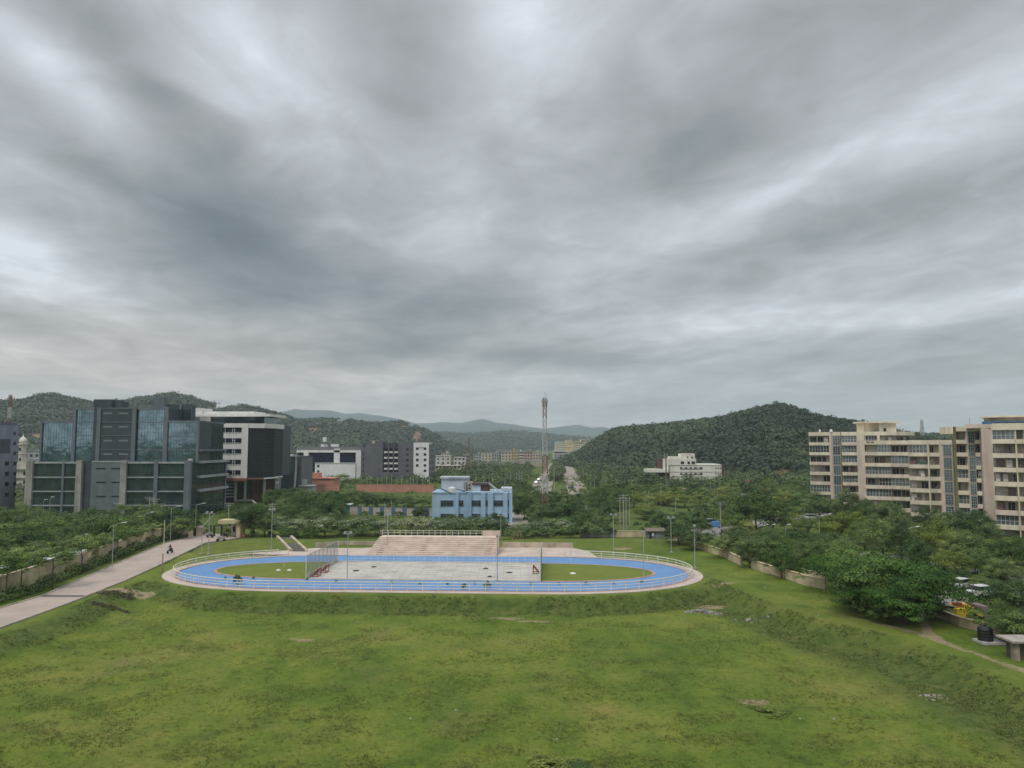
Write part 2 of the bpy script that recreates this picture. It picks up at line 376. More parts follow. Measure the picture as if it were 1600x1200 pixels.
fine = rampn(t, gn(t, 2.6, 6, .7), [(.25, (.68, .70, .65)), (.55, (1.02, 1.02, 1.0)), (.8, (1.3, 1.25, 1.2))])
col = mixn(t, 1.0, mixn(t, 1.0, big, mid, 'MULTIPLY'), fine, 'MULTIPLY')
tuss = rampn(t, gn(t, .9, 5, .7, (1, 1.6, 1), .6), [(.58, (1, 1, 1)), (.70, (.60, .68, .55))])
col = mixn(t, 1.0, col, tuss, 'MULTIPLY')
brn = rampn(t, gn(t, .11, 7, .72), [(.55, (0, 0, 0)), (.72, (.6, .6, .6))])
brn2 = mixn(t, 1.0, brn, rampn(t, gn(t, 1.4, 5, .7), [(.4, (.3, .3, .3)), (.65, (1, 1, 1))]), 'MULTIPLY')
col = mixn(t, brn2, col, (.20, .155, .085))
wa = t.nodes.new('ShaderNodeAttribute'); wa.attribute_name = 'weed'
wcol = rampn(t, gn(t, .8, 7, .75), [(.30, (.036, .060, .014)), (.46, (.068, .105, .022)), (.60, (.11, .135, .034)), (.74, (.20, .165, .08))])
col = mixn(t, wa.outputs['Fac'], col, wcol)
da = t.nodes.new('ShaderNodeAttribute'); da.attribute_name = 'dirt'
mm = t.nodes.new('ShaderNodeMath'); mm.operation = 'ADD'; t.links.new(da.outputs['Fac'], mm.inputs[0]); t.links.new(gn(t, 1.6, 6, .75), mm.inputs[1])
df = rampn(t, mm.outputs[0], [(.84, (0, 0, 0)), (1.05, (.8, .8, .8))])
dc = rampn(t, gn(t, 1.1, 6, .7), [(.3, (.21, .155, .095)), (.7, (.40, .315, .205))])
col = mixn(t, df, col, dc)
t.links.new(col, gb.inputs['Base Color'])
bp = t.nodes.new('ShaderNodeBump'); bp.inputs['Strength'].default_value = .8; bp.inputs['Distance'].default_value = .25
t.links.new(gn(t, 3.0, 7, .75), bp.inputs['Height']); t.links.new(bp.outputs[0], gb.inputs['Normal'])
me.materials.append(gm); tag(link('ground', me), kind='structure')

# ---- leaves: many small quads
def leaf_quads(Cn, Nn, size, rng, aspect=.7):
    n = len(Cn); Nn = Nn/np.linalg.norm(Nn, axis=1, keepdims=True)
    a = rng.normal(size=(n, 3)); a -= Nn*(a*Nn).sum(1, keepdims=True); a /= np.linalg.norm(a, axis=1, keepdims=True); b = np.cross(Nn, a)
    s = (np.broadcast_to(size, (n,))*rng.uniform(.6, 1.3, n))[:, None]*.5
    a = a*s; b = b*s*aspect
    V = np.stack([Cn-a, Cn-b, Cn+a, Cn+b], 1).reshape(-1, 3)
    return V, np.arange(4*n).reshape(n, 4)
def crowns(P, R, H, k, leaf, rng, lobes=3, tn=None):
    """merged crowns, each a few overlapping domes of leaf clumps"""
    n = len(P); m = n*k
    idx = np.repeat(np.arange(n), k)
    th = rng.uniform(0, 2*np.pi, m); cz = rng.uniform(-.25, 1, m); sr = np.sqrt(1-cz**2)
    D_ = np.stack([sr*np.cos(th), sr*np.sin(th), cz], 1)
    lob = rng.integers(0, lobes, m); lo = rng.normal(size=(n, lobes, 3))*np.array([.36, .36, .22]); ls = rng.uniform(.5, .85, (n, lobes))
    o = lo[idx, lob]; s = ls[idx, lob][:, None]; rad = rng.uniform(.82, 1.06, m)[:, None]
    Cn = (o + D_*s*rad)*np.stack([R, R, H], 1)[idx] + P[idx]
    V, Fq = leaf_quads(Cn, D_+np.array([0, 0, .25])+rng.normal(size=(m, 3))*.25, leaf[idx] if hasattr(leaf, '__len__') else leaf, rng, .8)
    base_t = rng.uniform(0, .95, n) if tn is None else np.clip(tn*.75+rng.normal(size=n)*.12, 0, .95)
    tint = np.clip(np.repeat(base_t, k)+rng.normal(size=m)*.07, 0, .95)
    return V, Fq, np.repeat(tint, 4)

HILLG = {}
def hill(name, ridge, Yr, Yf, seed, matl, gully=.10, behind=.5, step=2.0, nv=56, prof=1.15, rough=1.0, drop=0, bare=()):
    px = np.arange(ridge[0][0], ridge[-1][0]+.1, step); py = np.interp(px, [r[0] for r in ridge], [r[1] for r in ridge])+drop
    yr = np.interp(px, *zip(*Yr)) if isinstance(Yr, list) else np.full(len(px), Yr)
    yf = np.interp(px, *zip(*Yf)) if isinstance(Yf, list) else np.full(len(px), Yf)
    hr = np.array([zat(b, y) for b, y in zip(py, yr)])
    v = np.linspace(0, 1+behind, nv); PXg, Vg = np.meshgrid(px, v)
    Yg = yf+(yr-yf)*Vg; Xg = (PXg-CX)/F_PX*Yg*cp
    S = np.where(Vg <= 1, np.clip(Vg, 0, 1)**prof*(1.6-.6*Vg**2), 1-.5*((Vg-1)/behind)**2)
    sc_ = (yr-yf).mean()
    g = (fbm(Xg/sc_*5, Yg/sc_*2.2, 4, seed)-.5)*2*gully*4*np.clip(Vg, 0, 1)*np.clip(1-Vg, 0, 1)
    fine_ = (fbm(Xg/sc_*22, Yg/sc_*14, 3, seed+5)-.5)*.05*rough
    Z = hr*(np.clip(S, 0, 1.02)+g+fine_*np.clip(Vg*3, 0, 1)) - 2*(Vg < .001)
    nx_, ny_ = len(px), nv
    V = np.stack([Xg.ravel(), Yg.ravel(), Z.ravel()], 1)
    ii = (np.arange(ny_-1)[:, None]*nx_+np.arange(nx_-1)[None]).ravel()
    sx, sy = scr((V[:, 0], V[:, 1], V[:, 2])); ba = np.zeros(len(V)); wv = fbm(V[:, 0]*.03, V[:, 1]*.03, 3, 5)-.5
    for (cx, cy, rx, ry) in bare: ba = np.maximum(ba, np.clip(2.2-2*np.sqrt(((sx-cx)/rx)**2+((sy-cy)/ry)**2)+wv*1.6, 0, 1))
    o = link(name, np_mesh(name, V, np.stack([ii, ii+1, ii+1+nx_, ii+nx_], 1), matl, True, {'bare': ba})); tag(o, kind='structure')
    return V.reshape(ny_, nx_, 3)
def forest(name, grid, n, Rm, k, leaf, seed, m, vmax=.8, bare=None):
    rng = np.random.default_rng(seed); ny_, nx_, _ = grid.shape
    a = rng.uniform(.04, vmax, n)*(ny_-1.001); b = rng.uniform(0, 1, n)*(nx_-1.001); i = a.astype(int); j = b.astype(int); fa = (a-i)[:, None]; fb = (b-j)[:, None]
    P = (grid[i, j]*(1-fb)+grid[i, j+1]*fb)*(1-fa)+(grid[i+1, j]*(1-fb)+grid[i+1, j+1]*fb)*fa
    if bare:
        keep = np.ones(n, bool)
        for q in range(n):
            sx, sy = scr(P[q])
            for (cx, cy, rx, ry) in bare:
                if ((sx-cx)/rx)**2+((sy-cy)/ry)**2 < 1+.6*(random.random()-.5): keep[q] = False
        P = P[keep]; n = len(P)
    R = rng.uniform(.6, 1.15, n)*Rm; H = R*rng.uniform(.5, .8, n); P = P+np.stack([np.zeros(n), np.zeros(n), H*.35], 1)
    tn = np.clip((fbm(P[:, 0]/Rm*.06, P[:, 1]/Rm*.03, 3, seed)-.5)*2.4+.5, 0, 1)
    R = R*(.75+.5*tn)
    V, Fq, ti = crowns(P, R, H, k, leaf, rng, 3, tn)
    o = link(name, np_mesh(name, V, Fq, m, False, {'tint': ti})); return o
def hillmat(name, a, b, earth, th):
    if name in MATS: return MATS[name]
    m = bpy.data.materials.new(name); m.use_nodes = True; t = m.node_tree; bb = t.nodes['Principled BSDF']; bb.inputs['Roughness'].default_value = .95; bb.inputs['Specular IOR Level'].default_value = .1
    c = rampn(t, gn(t, .03, 8, .7), [(.3, a), (.7, b)])
    e = rampn(t, gn(t, .012, 6, .65), [(th, (0, 0, 0)), (th+.05, (1, 1, 1))])
    ec = rampn(t, gn(t, .06, 5, .7), [(.3, tuple(x*.6 for x in earth)), (.7, earth)])
    at = t.nodes.new('ShaderNodeAttribute'); at.attribute_name = 'bare'
    t.links.new(mixn(t, at.outputs['Fac'], mixn(t, e, c, ec), ec), bb.inputs['Base Color']); MATS[name] = m; return m
hm1 = hillmat('hill_soil', (.030, .050, .022), (.052, .076, .034), (.27, .16, .10), .60)
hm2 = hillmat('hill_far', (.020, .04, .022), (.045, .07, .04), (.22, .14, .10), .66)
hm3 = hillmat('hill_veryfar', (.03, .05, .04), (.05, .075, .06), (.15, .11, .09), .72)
LF_HILL = leafmat('hill_foliage', (.018, .036, .014), (.066, .100, .036), .1)
LF_HILL2 = leafmat('left_hill_foliage', (.026, .044, .024), (.056, .080, .042), .1)
# right hill
BARE_R = [(1222, 742, 11, 10), (1212, 752, 12, 6)]
BARE_L = [(60, 683, 28, 6), (530, 661, 12, 4), (490, 672, 15, 4), (652, 684, 8, 14), (634, 668, 16, 3.5), (700, 690, 26, 3.5), (330, 640, 20, 4), (470, 650, 10, 3), (720, 682, 14, 3)]
gr = hill('hill', [(870, 716), (905, 705), (925, 692), (940, 684), (965, 671), (990, 668), (1010, 666), (1035, 664), (1060, 661), (1090, 658), (1120, 655), (1140, 650), (1160, 645), (1180, 641), (1200, 636), (1222, 635), (1240, 642),
      (1265, 651), (1300, 660), (1340, 664), (1400, 675), (1460, 680), (1520, 678), (1600, 684), (1800, 694)], [(870, 1150), (965, 950), (1200, 760), (1400, 820), (1800, 900)], [(870, 700), (1000, 520), (1200, 430), (1800, 430)], 21, hm1, .26, .5, drop=5, bare=BARE_R)
tag(forest('hill_forest', gr, 8000, 6.0, 56, 2.4, 5, LF_HILL, .70, BARE_R), 'dense dark green wood covering the rounded hill on the right', 'forest', kind='stuff')
# left hills
gl = hill('hill', [(-260, 640), (-60, 622), (0, 625), (20, 624), (60, 621), (85, 622), (110, 629), (150, 636), (200, 630), (240, 624), (262, 622), (300, 630), (330, 636), (345, 642), (380, 637), (400, 639), (430, 644), (470, 656),
      (520, 654), (560, 657), (600, 661), (625, 658), (650, 666), (680, 678), (700, 688), (740, 698), (790, 708)], [(-260, 1300), (300, 1500), (560, 1500), (790, 2100)], [(-260, 640), (300, 760), (560, 800), (790, 1500)], 44, hm1, .30, .5, drop=5, bare=BARE_L)
tag(forest('hill_forest', gl, 12000, 8.0, 32, 4.0, 6, LF_HILL2, .70, BARE_L), 'grey green scrub wood on the long ridge behind the offices', 'forest', kind='stuff')
# distant ridges
g3 = hill('hill', [(380, 690), (430, 672), (520, 676), (620, 680), (690, 678), (740, 680), (790, 677), (850, 680), (900, 684), (960, 690), (1040, 698), (1100, 704)], 3600, 2300, 61, hm2, .15, .4, 2, drop=1)
tag(forest('hill_forest', g3, 5000, 17, 16, 7, 8, LF_HILL2, .75), 'hazy dark wood on the low ridge behind the far apartments', 'forest', kind='stuff')
hill('hill', [(300, 650), (420, 646), (460, 640), (500, 643), (540, 650), (560, 648), (620, 657), (650, 663), (690, 660), (720, 661), (752, 655), (775, 661), (820, 667), (850, 670), (880, 666), (905, 664), (925, 669), (943, 668), (960, 674),
      (1020, 682), (1100, 690)], 6800, 4300, 77, hm3, .22, .4, 2)
# low rise of land behind the photographer, seen only mirrored in the glass facades
rx = np.linspace(-2500, 2500, 90); rv = np.linspace(0, 1, 8); RX, RV = np.meshgrid(rx, rv)
RZ = np.sin(RV*np.pi*.5)*(12+20*fbm(RX*.004, RV*0, 4, 91)) - 1; RY = -420-260*RV
V = np.stack([RX.ravel(), RY.ravel(), RZ.ravel()], 1); ii = (np.arange(7)[:, None]*90+np.arange(89)[None]).ravel()
tag(link('hill', np_mesh('hill', V, np.stack([ii, ii+1, ii+91, ii+90], 1), hm1, True)), kind='structure')

# ---- roads as thin sheets
def strip(name, pts, wd, z, m, kind='structure'):
    mb = MB(); pts = [Vector((p[0], p[1], z)) for p in pts]; Ls = []
    for i, p in enumerate(pts):
        d = (pts[min(i+1, len(pts)-1)]-pts[max(i-1, 0)]).normalized(); nn = Vector((-d.y, d.x, 0)); w_ = wd[i] if isinstance(wd, list) else wd
        Ls.append((p+nn*w_/2, p-nn*w_/2))
    for (a, b), (c, d) in zip(Ls[:-1], Ls[1:]): mb.poly([b, d, c, a])
    return tag(mb.build(name, m), kind=kind)
M_conc = mat('concrete_road', (.41, .335, .285), .85, .10, .25, detail=7)
M_asph = mat('road_surface', (.25, .235, .215), .9, .12, .3, detail=7)
M_asph2 = mat('far_road', (.30, .25, .215), .9, .12, .2, detail=7)
rl = xy([(0, 951), (68, 931), (174, 885), (256, 850), (296, 840), (330, 833)]); rr = xy([(0, 982), (106, 944), (200, 906), (252, 882), (320, 849), (374, 841)])
rl = [(-58, 30)]+rl; rr = [(-50.5, 30)]+rr
mb = MB()
for i in range(len(rl)-1): mb.poly([(*rl[i], .06), (*rr[i], .06), (*rr[i+1], .06), (*rl[i+1], .06)])
tag(mb.build('road', M_conc), kind='structure')
mb = MB()      # kerbs
for side in (rl, rr):
    for a, b in zip(side[:-1], side[1:]): mb.beam((*a, .04), (*b, .04), .22, .26)
tag(mb.build('kerb', mat('kerb_stone', (.42, .37, .31), .9, .2, .6)), kind='structure')
strip('road', xy([(1095, 824), (1125, 838), (1220, 850), (1370, 870), (1500, 889), (1600, 906)])+[(95, 85), (100, 40)], 8, .05, M_asph)
strip('road', xy([(1125, 838), (1150, 826), (1210, 812), (1330, 800)]), 7, .054, M_asph)
strip('road', [tuple(G(908, 776))[:2], tuple(G(897, 755))[:2], tuple(G(890, 740))[:2], tuple(G(883, 722))[:2], tuple(G(880, 711))[:2]], [9, 9, 10, 11, 14], .06, M_asph2)
strip('road', [tuple(G(838, 776))[:2], tuple(G(847, 758))[:2], tuple(G(858, 740))[:2], tuple(G(868, 722))[:2]], [11, 10, 10, 10], .06, M_asph2)
strip('road', xy([(930, 772), (905, 769), (838, 770), (760, 772)]), 7, .064, M_asph2)
strip('path', xy([(800, 826), (795, 800)]), 9, .05, mat('drive_paving', (.36, .32, .28), .9, .1, .3))
strip('road', xy([(960, 757), (1010, 757), (1150, 772), (1300, 786)]), 8, .05, M_asph2)
strip('road', xy([(1462, 945), (1495, 925), (1540, 915), (1620, 935)]), 5, .06, M_asph)
strip('drain_grate', [tuple(G(66, 932))[:2], tuple(G(133, 932))[:2]], .8, .068, mat('iron', (.03, .028, .03), .6, .2, 2))
# ================================================================== RINK
RC = Vector((-12.6, 121.6, 0)); RA = math.radians(-3.0); CR, SR = math.cos(RA), math.sin(RA)
def rw(x, y, z=0): return Vector((RC.x+x*CR-y*SR, RC.y+x*SR+y*CR, z))
def stad(s, a, b, n=28):
    pts = []
    for i in range(n+1):
        t = -math.pi/2+math.pi*i/n; pts.append((s+a*math.copysign(abs(math.cos(t))**.92, math.cos(t)), b*math.copysign(abs(math.sin(t))**.96, math.sin(t))))
    for i in range(n+1):
        t = math.pi/2+math.pi*i/n; pts.append((-s+a*math.copysign(abs(math.cos(t))**.92, math.cos(t)), b*math.copysign(abs(math.sin(t))**.96, math.sin(t))))
    return pts
O_PAV, O_BLUE, O_IN = (17, 25.1, 17.6), (17, 23.0, 15.9), (16, 19.0, 8.6)
def ring(name, o, i, z, m, skirt=0):
    A = [rw(*p, z) for p in stad(*o)]; B = [rw(*p, z) for p in stad(*i)]; mb = MB(); n = len(A)
    for k in range(n):
        j = (k+1) % n; mb.poly([A[k], A[j], B[j], B[k]])
        if skirt: mb.poly([A[k]-Vector((0, 0, skirt)), A[j]-Vector((0, 0, skirt)), A[j], A[k]])
    return tag(mb.build(name, m), kind='structure')
M_pave = mat('rink_paving', (.52, .43, .37), .9, .10, .35, detail=7)
M_blue = mat('track_blue', (.120, .255, .47), .6, .10, .22, detail=7, col2=(.10, .215, .41))
M_pink = mat('kerb_pink', (.48, .27, .22), .9, .15, .6)
ring('rink_paving', O_PAV, O_BLUE, .08, M_pave, 2.0)
ring('rink_kerb', (17, 23.3, 16.2), (17, 23.0, 15.9), .12, M_pink, .1)
ring('rink_track', O_BLUE, O_IN, .084, M_blue)
ring('rink_kerb', (16, 19.0, 8.6), (16, 18.5, 8.1), .13, M_pink, .12)
mb = MB(); mb.poly([rw(*p, .10) for p in stad(16, 18.5, 8.1)])
M_inf = bpy.data.materials.new('infield_turf'); M_inf.use_nodes = True; t = M_inf.node_tree; b_ = t.nodes['Principled BSDF']; b_.inputs['Roughness'].default_value = .95; b_.inputs['Specular IOR Level'].default_value = .1
t.links.new(mixn(t, 1.0, rampn(t, gn(t, .25, 5), [(.3, (.12, .165, .032)), (.7, (.165, .19, .042))]), rampn(t, gn(t, 4, 4), [(.3, (.82, .82, .8)), (.7, (1.1, 1.1, 1.1))]), 'MULTIPLY'), b_.inputs['Base Color'])
tag(mb.build('infield', M_inf), kind='structure')
# centre court: square slabs with dark joints
M_court = bpy.data.materials.new('court_slabs'); M_court.use_nodes = True; t = M_court.node_tree; b_ = t.nodes['Principled BSDF']; b_.inputs['Roughness'].default_value = .9
tcn = t.nodes.new('ShaderNodeTexCoord'); br = t.nodes.new('ShaderNodeTexBrick'); br.offset = .5
for k_, v_ in (('Scale', 1), ('Mortar Size', .035), ('Brick Width', 2.6), ('Row Height', 1.3)): br.inputs[k_].default_value = v_
br.inputs['Color1'].default_value = (1, 1, 1, 1); br.inputs['Color2'].default_value = (.86, .86, .85, 1); br.inputs['Mortar'].default_value = (.5, .48, .44, 1)
t.links.new(tcn.outputs['Object'], br.inputs['Vector'])
cc = rampn(t, gn(t, .5, 7, .7, (.5, 1.6, 1)), [(.30, (.24, .235, .21)), (.48, (.46, .435, .385)), (.7, (.56, .53, .465))])
cc = mixn(t, rampn(t, gn(t, 1.7, 4, .8, (.6, 2, 1)), [(.66, (0, 0, 0)), (.72, (.8, .8, .8))]), cc, (.14, .15, .10))
t.links.new(mixn(t, 1.0, cc, br.outputs[0], 'MULTIPLY'), b_.inputs['Base Color'])
mb = MB(); mb.poly([rw(-17.5, -8.4, .14), rw(17.2, -8.4, .14), rw(17.2, 8.4, .14), rw(-17.5, 8.4, .14)])
tag(mb.build('court', M_court), kind='structure')
mb = MB()
for a, b in (((-17.5, -8.5), (17.2, -8.5)), ((-17.5, 8.5), (17.2, 8.5))): mb.beam(rw(*a, .12), rw(*b, .12), .25, .3)
tag(mb.build('court_kerb', mat('pale_kerb', (.55, .52, .47), .8, .1, 1)), kind='structure')
# apron in front of the stand
M_apr = mat('apron', (.52, .43, .365), .9, .12, .3, detail=7)
mb = MB(); mb.poly([rw(-24, 16, .05), rw(27, 16, .05), rw(26, 23, .05), rw(23, 28.5, .05), rw(-22, 28.7, .05), rw(-29, 24, .05), rw(-38, 17, .05)])
tag(mb.build('apron', M_apr), kind='structure')

M_rail = mat('cream_paint', (.76, .71, .61), .6, .10, 2)
M_white = mat('white_paint', (.72, .71, .68), .6, .08, 1)
M_galv = mat('galvanised', (.46, .47, .47), .5, .12, 2, metal=.3)
def railing(name, label, pts, h, sp_, m, rails=(1.0, .66, .33), rp=.05, rr_=.035, group=None, cat='railing', post_h=None):
    r = thing(name, label, cat, pts[0], group)
    d = 0; acc_ = [0]
    for a, b in zip(pts[:-1], pts[1:]): acc_.append(acc_[-1]+(b-a).length)
    n = max(1, round(acc_[-1]/sp_))
    def along(s):
        for k in range(len(pts)-1):
            if acc_[k+1] >= s-1e-6: f = (s-acc_[k])/(acc_[k+1]-acc_[k]); return pts[k].lerp(pts[k+1], f)
        return pts[-1]
    P = [along(acc_[-1]*k/n) for k in range(n+1)]
    for p in P: MB().tube(p-Vector((0, 0, .3)), p+Vector((0, 0, post_h or h)), rp, n=5).build('post', m, r)
    for j, f in enumerate(rails):
        mb = MB()
        for a, b in zip(P[:-1], P[1:]): mb.tube(a+Vector((0, 0, h*f)), b+Vector((0, 0, h*f)), rr_*(1.5 if j == 0 else 1), n=5, cap=False)
        mb.build('rail', m, r)
    return r
st = stad(17, 23.5, 16.4, 40); allp = [rw(*p, .08) for p in st]; n_ = len(allp)
# goes round the outside from the gap left of the stand, by the near side, to the gap on its right
i0 = next(i for i, p in enumerate(st) if i > 41 and p[0] < -29); i1 = max(i for i, p in enumerate(st[:41]) if p[0] > 21 and p[1] > 0)
seq = allp[i0:]+allp[:i1+1]
railing('perimeter_railing', 'cream three-bar railing round the outer edge of the blue track', seq, 1.15, 2.15, M_rail, rp=.05, rr_=.045)
back = [rw(x, 8.9, .1) for x in np.linspace(-16, 17, 12)]
railing('court_railing', 'light wire and post railing along the far side of the grey court', back, 1.0, 1.3, M_white, rails=(1.0, .5), rp=.03, rr_=.018)
# ball-stop mesh fences at both ends of the court
def stopnet(label, x):
    r = thing('mesh_fence', label, 'fence', rw(x, -8.4, .1), 'tall mesh fences across the rink')
    n = 9; H = 3.5
    P = [rw(x, -8.4+16.8*k/(n-1), .1) for k in range(n)]
    for k, p in enumerate(P): MB().tube(p, p+Vector((0, 0, H)), .06, n=6).build('post', M_rail if k in (0, n-1) else M_galv, r)
    for z in (H, .15): MB().tube(P[0]+Vector((0, 0, z)), P[-1]+Vector((0, 0, z)), .05, n=5).build('rail', M_galv, r)
    mb = MB(); a, b = P[0], P[-1]; Ln = (b-a).length; dd = (b-a)/Ln; s = 0
    while s < Ln: mb.beam(a+dd*s+Vector((0, 0, .15)), a+dd*s+Vector((0, 0, H)), .022, .022); s += .3
    z = .3
    while z < H: mb.beam(a+Vector((0, 0, z)), b+Vector((0, 0, z)), .016, .016); z += .22
    mb.build('wire_mesh', mat('mesh_wire', (.27, .29, .29), .6, .1, 2, metal=.4), r)
    MB().beam(a+Vector((0, 0, .35)), b+Vector((0, 0, .35)), .08, .6).build('kickboard', mat('kickboard', (.50, .47, .42), .8, .15, 1), r)
stopnet('tall wire mesh fence across the rink at the left end of the court', -17.6)
stopnet('tall wire mesh fence across the rink at the right end of the court', 17.2)
# red hockey goals
def goal(label, x, y, sx):
    r = thing('goal', label, 'goal', rw(x, y, .14), 'red rink goals'); m = mat('goal_red', (.30, .055, .035), .6, .15, 3)
    for z in (0, 1.05): MB().tube(rw(x, y-.9, .2+z), rw(x, y+.9, .2+z), .06).build('crossbar' if z else 'base_bar', m, r)
    for q in (-.9, .9):
        MB().tube(rw(x, y+q, .14), rw(x, y+q, 1.27), .06).build('post', m, r)
        MB().tube(rw(x, y+q, 1.25), rw(x+sx, y+q, .2), .045).tube(rw(x, y+q, .2), rw(x+sx, y+q, .2), .045).build('side_frame', m, r)
    mb = MB()
    for k in range(10): yy = y-.9+.2*k; mb.beam(rw(x, yy, 1.25), rw(x+sx, yy, .2), .02, .02)
    mb.build('net', mat('net_dark', (.2, .1, .08), .9, .1, 3), r)
goal('red tubular goal standing by the left mesh fence, farther one', -16.2, -2.4, -.9)
goal('red tubular goal standing by the left mesh fence, nearer one', -16.4, -5.8, -.9)
goal('red tubular goal standing by the right mesh fence', 16.0, -1.2, .9)
# white posts and a sprinkler head in the infield
for k, (px, py, h) in enumerate([(450, 879, 1.7), (444, 886, 1.0), (892, 878, 2.3)]):
    b0 = G(px, py, .1); r = MB().tube(b0, b0+Vector((0, 0, h)), .05).tube(b0+Vector((0, 0, h)), b0+Vector((0, 0, h+.12)), .09).build('marker_post', M_white, None, b0)
    tag(r, ['thin white post in the left infield beside the blue track, taller one', 'short white post in the left infield, nearer than its taller neighbour', 'thin white post in the right infield beside the blue track'][k], 'post')
for k, (px, py, s, c) in enumerate([(435, 891, .4, 'w'), (452, 891, .4, 'w'), (895, 896, .5, 'w'), (556, 892, .55, 'b'), (584, 886, .5, 'b'), (759, 888.5, .45, 'b'), (796, 895, .5, 'b'), (765, 901, .4, 'b')]):
    b0 = G(px, py, .1 if c == 'w' else .14); mm_ = M_white if c == 'w' else mat('rubber_black', (.02, .02, .022), .7, .2, 3)
    o = MB().lathe(b0, [(s, 0), (s*.9, .06), (s*.45, .11), (s*.2, .16)], 9).build('inspection_cover' if c == 'w' else 'drain_cap', mm_, None, b0)
    tag(o, ['pale flat cover in the left infield turf, left of two', 'pale flat cover in the left infield turf, right of two', 'pale flat cover in the right infield turf', 'black cap on the grey court, leftmost of those',
            'black cap on the grey court, second from the left', 'black cap on the grey court right of its middle, farthest back', 'black cap on the grey court near the right red goal', 'small black cap near the right front of the grey court'][k], 'cover')
# ---- spectator stand
def stand():
    M_st = mat('stand_stone', (.68, .56, .475), .85, .12, .5, streak=.12); M_tr = mat('tread_stone', (.63, .52, .44), .85, .12, .6)
    x0, x1, y0 = -14.8, 8.7, 17.2; n = 9; dh, dy_ = .285, .72
    r = thing('spectator_stand', 'stepped pink-cream stone stand facing the rink with a railed top', 'stand', rw((x0+x1)/2, y0, 0))
    for k in range(n):
        mb = MB(); a = x0+k*.12
        mb.hexa([rw(a, y0+k*dy_, 0), rw(x1, y0+k*dy_, 0), rw(x1, y0+(k+1)*dy_+.02, 0), rw(a, y0+(k+1)*dy_+.02, 0)] + [rw(a, y0+k*dy_, dh*(k+1)), rw(x1, y0+k*dy_, dh*(k+1)), rw(x1, y0+(k+1)*dy_, dh*(k+1)), rw(a, y0+(k+1)*dy_, dh*(k+1))])
        mb.build('tier', M_st if k % 2 else M_tr, r)
    H = dh*n; yb = y0+n*dy_
    MB().hexa([rw(x0+1, yb, 0), rw(x1, yb, 0), rw(x1, yb+2.2, 0), rw(x0+1, yb+2.2, 0), rw(x0+1, yb, H+.01), rw(x1, yb, H+.01), rw(x1, yb+2.2, H+.01), rw(x0+1, yb+2.2, H+.01)]).build('top_walkway', M_tr, r)
    M_step = mat('aisle_step', (.50, .33, .27), .9, .2, 1)
    for ax in (x0+2.2, x0+9.9, x1-1.6):
        mb = MB()
        for k in range(2*n):
            z = dh/2*(k+1); yy = y0+k*dy_/2
            xx = ax+k*.04
            if k % 2 == 0: mb.hexa([rw(xx-.55, yy-.02, z-.14), rw(xx+.55, yy-.02, z-.14), rw(xx+.55, yy+dy_/2, z-.14), rw(xx-.55, yy+dy_/2, z-.14), rw(xx-.55, yy-.02, z+.0), rw(xx+.55, yy-.02, z), rw(xx+.55, yy+dy_/2, z), rw(xx-.55, yy+dy_/2, z)])
        mb.build('aisle_steps', M_step, r)
    mb = MB()
    for k in range(n):
        z = dh*(k+1)+.45
        mb.hexa([rw(x1, y0+k*dy_, 0), rw(x1+.28, y0+k*dy_, 0), rw(x1+.28, y0+(k+1)*dy_, 0), rw(x1, y0+(k+1)*dy_, 0), rw(x1, y0+k*dy_, z), rw(x1+.28, y0+k*dy_, z), rw(x1+.28, y0+(k+1)*dy_, z), rw(x1, y0+(k+1)*dy_, z)])
    mb.hexa([rw(x1-3.0, yb+1.9, H), rw(x1+.28, yb+1.9, H), rw(x1+.28, yb+2.2, H), rw(x1-3.0, yb+2.2, H), rw(x1-3.0, yb+1.9, H+1.0), rw(x1+.28, yb+1.9, H+1.0), rw(x1+.28, yb+2.2, H+1.0), rw(x1-3.0, yb+2.2, H+1.0)])
    mb.build('side_wall', M_st, r)
    mb = MB()
    for k in range(18):
        p = rw(x0+1+k*(x1-3.2-x0-1)/17, yb+2.0, H); mb.tube(p, p+Vector((0, 0, .95)), .045, n=5)
    for z in (.95, .5): mb.tube(rw(x0+1, yb+2.0, H+z), rw(x1-3, yb+2.0, H+z), .04, n=5)
    for z in (.95, .5): mb.tube(rw(x0+1, yb+2.0, H+z), rw(x0+1, yb, H+z), .04, n=5)
    mb.build('guard_rail', M_rail, r)
stand()
# low retaining walls either side of the stand
M_ret = mat('retaining_wall', (.55, .46, .36), .9, .16, .5, streak=.18)
def lowwall(label, pts, h, wd=.3, m=None, name='low_wall', cat='wall', group=None, z=0):
    mb = MB()
    for a, b in zip(pts[:-1], pts[1:]):
        mb.beam((a[0], a[1], z+h/2-.15), (b[0], b[1], z+h/2-.15), wd, h+.3)
    o = mb.build(name, m or M_ret, None, (pts[0][0], pts[0][1], 0)); return tag(o, label, cat, group)
lowwall('low cream retaining wall left of the spectator stand', [tuple(rw(-27, 26))[:2], tuple(rw(-22, 28.8))[:2], tuple(rw(-14.5, 28.8))[:2]], 1.0)
lowwall('low cream retaining wall right of the spectator stand', [tuple(rw(9.2, 28.8))[:2], tuple(rw(23, 28.6))[:2]], 1.0)
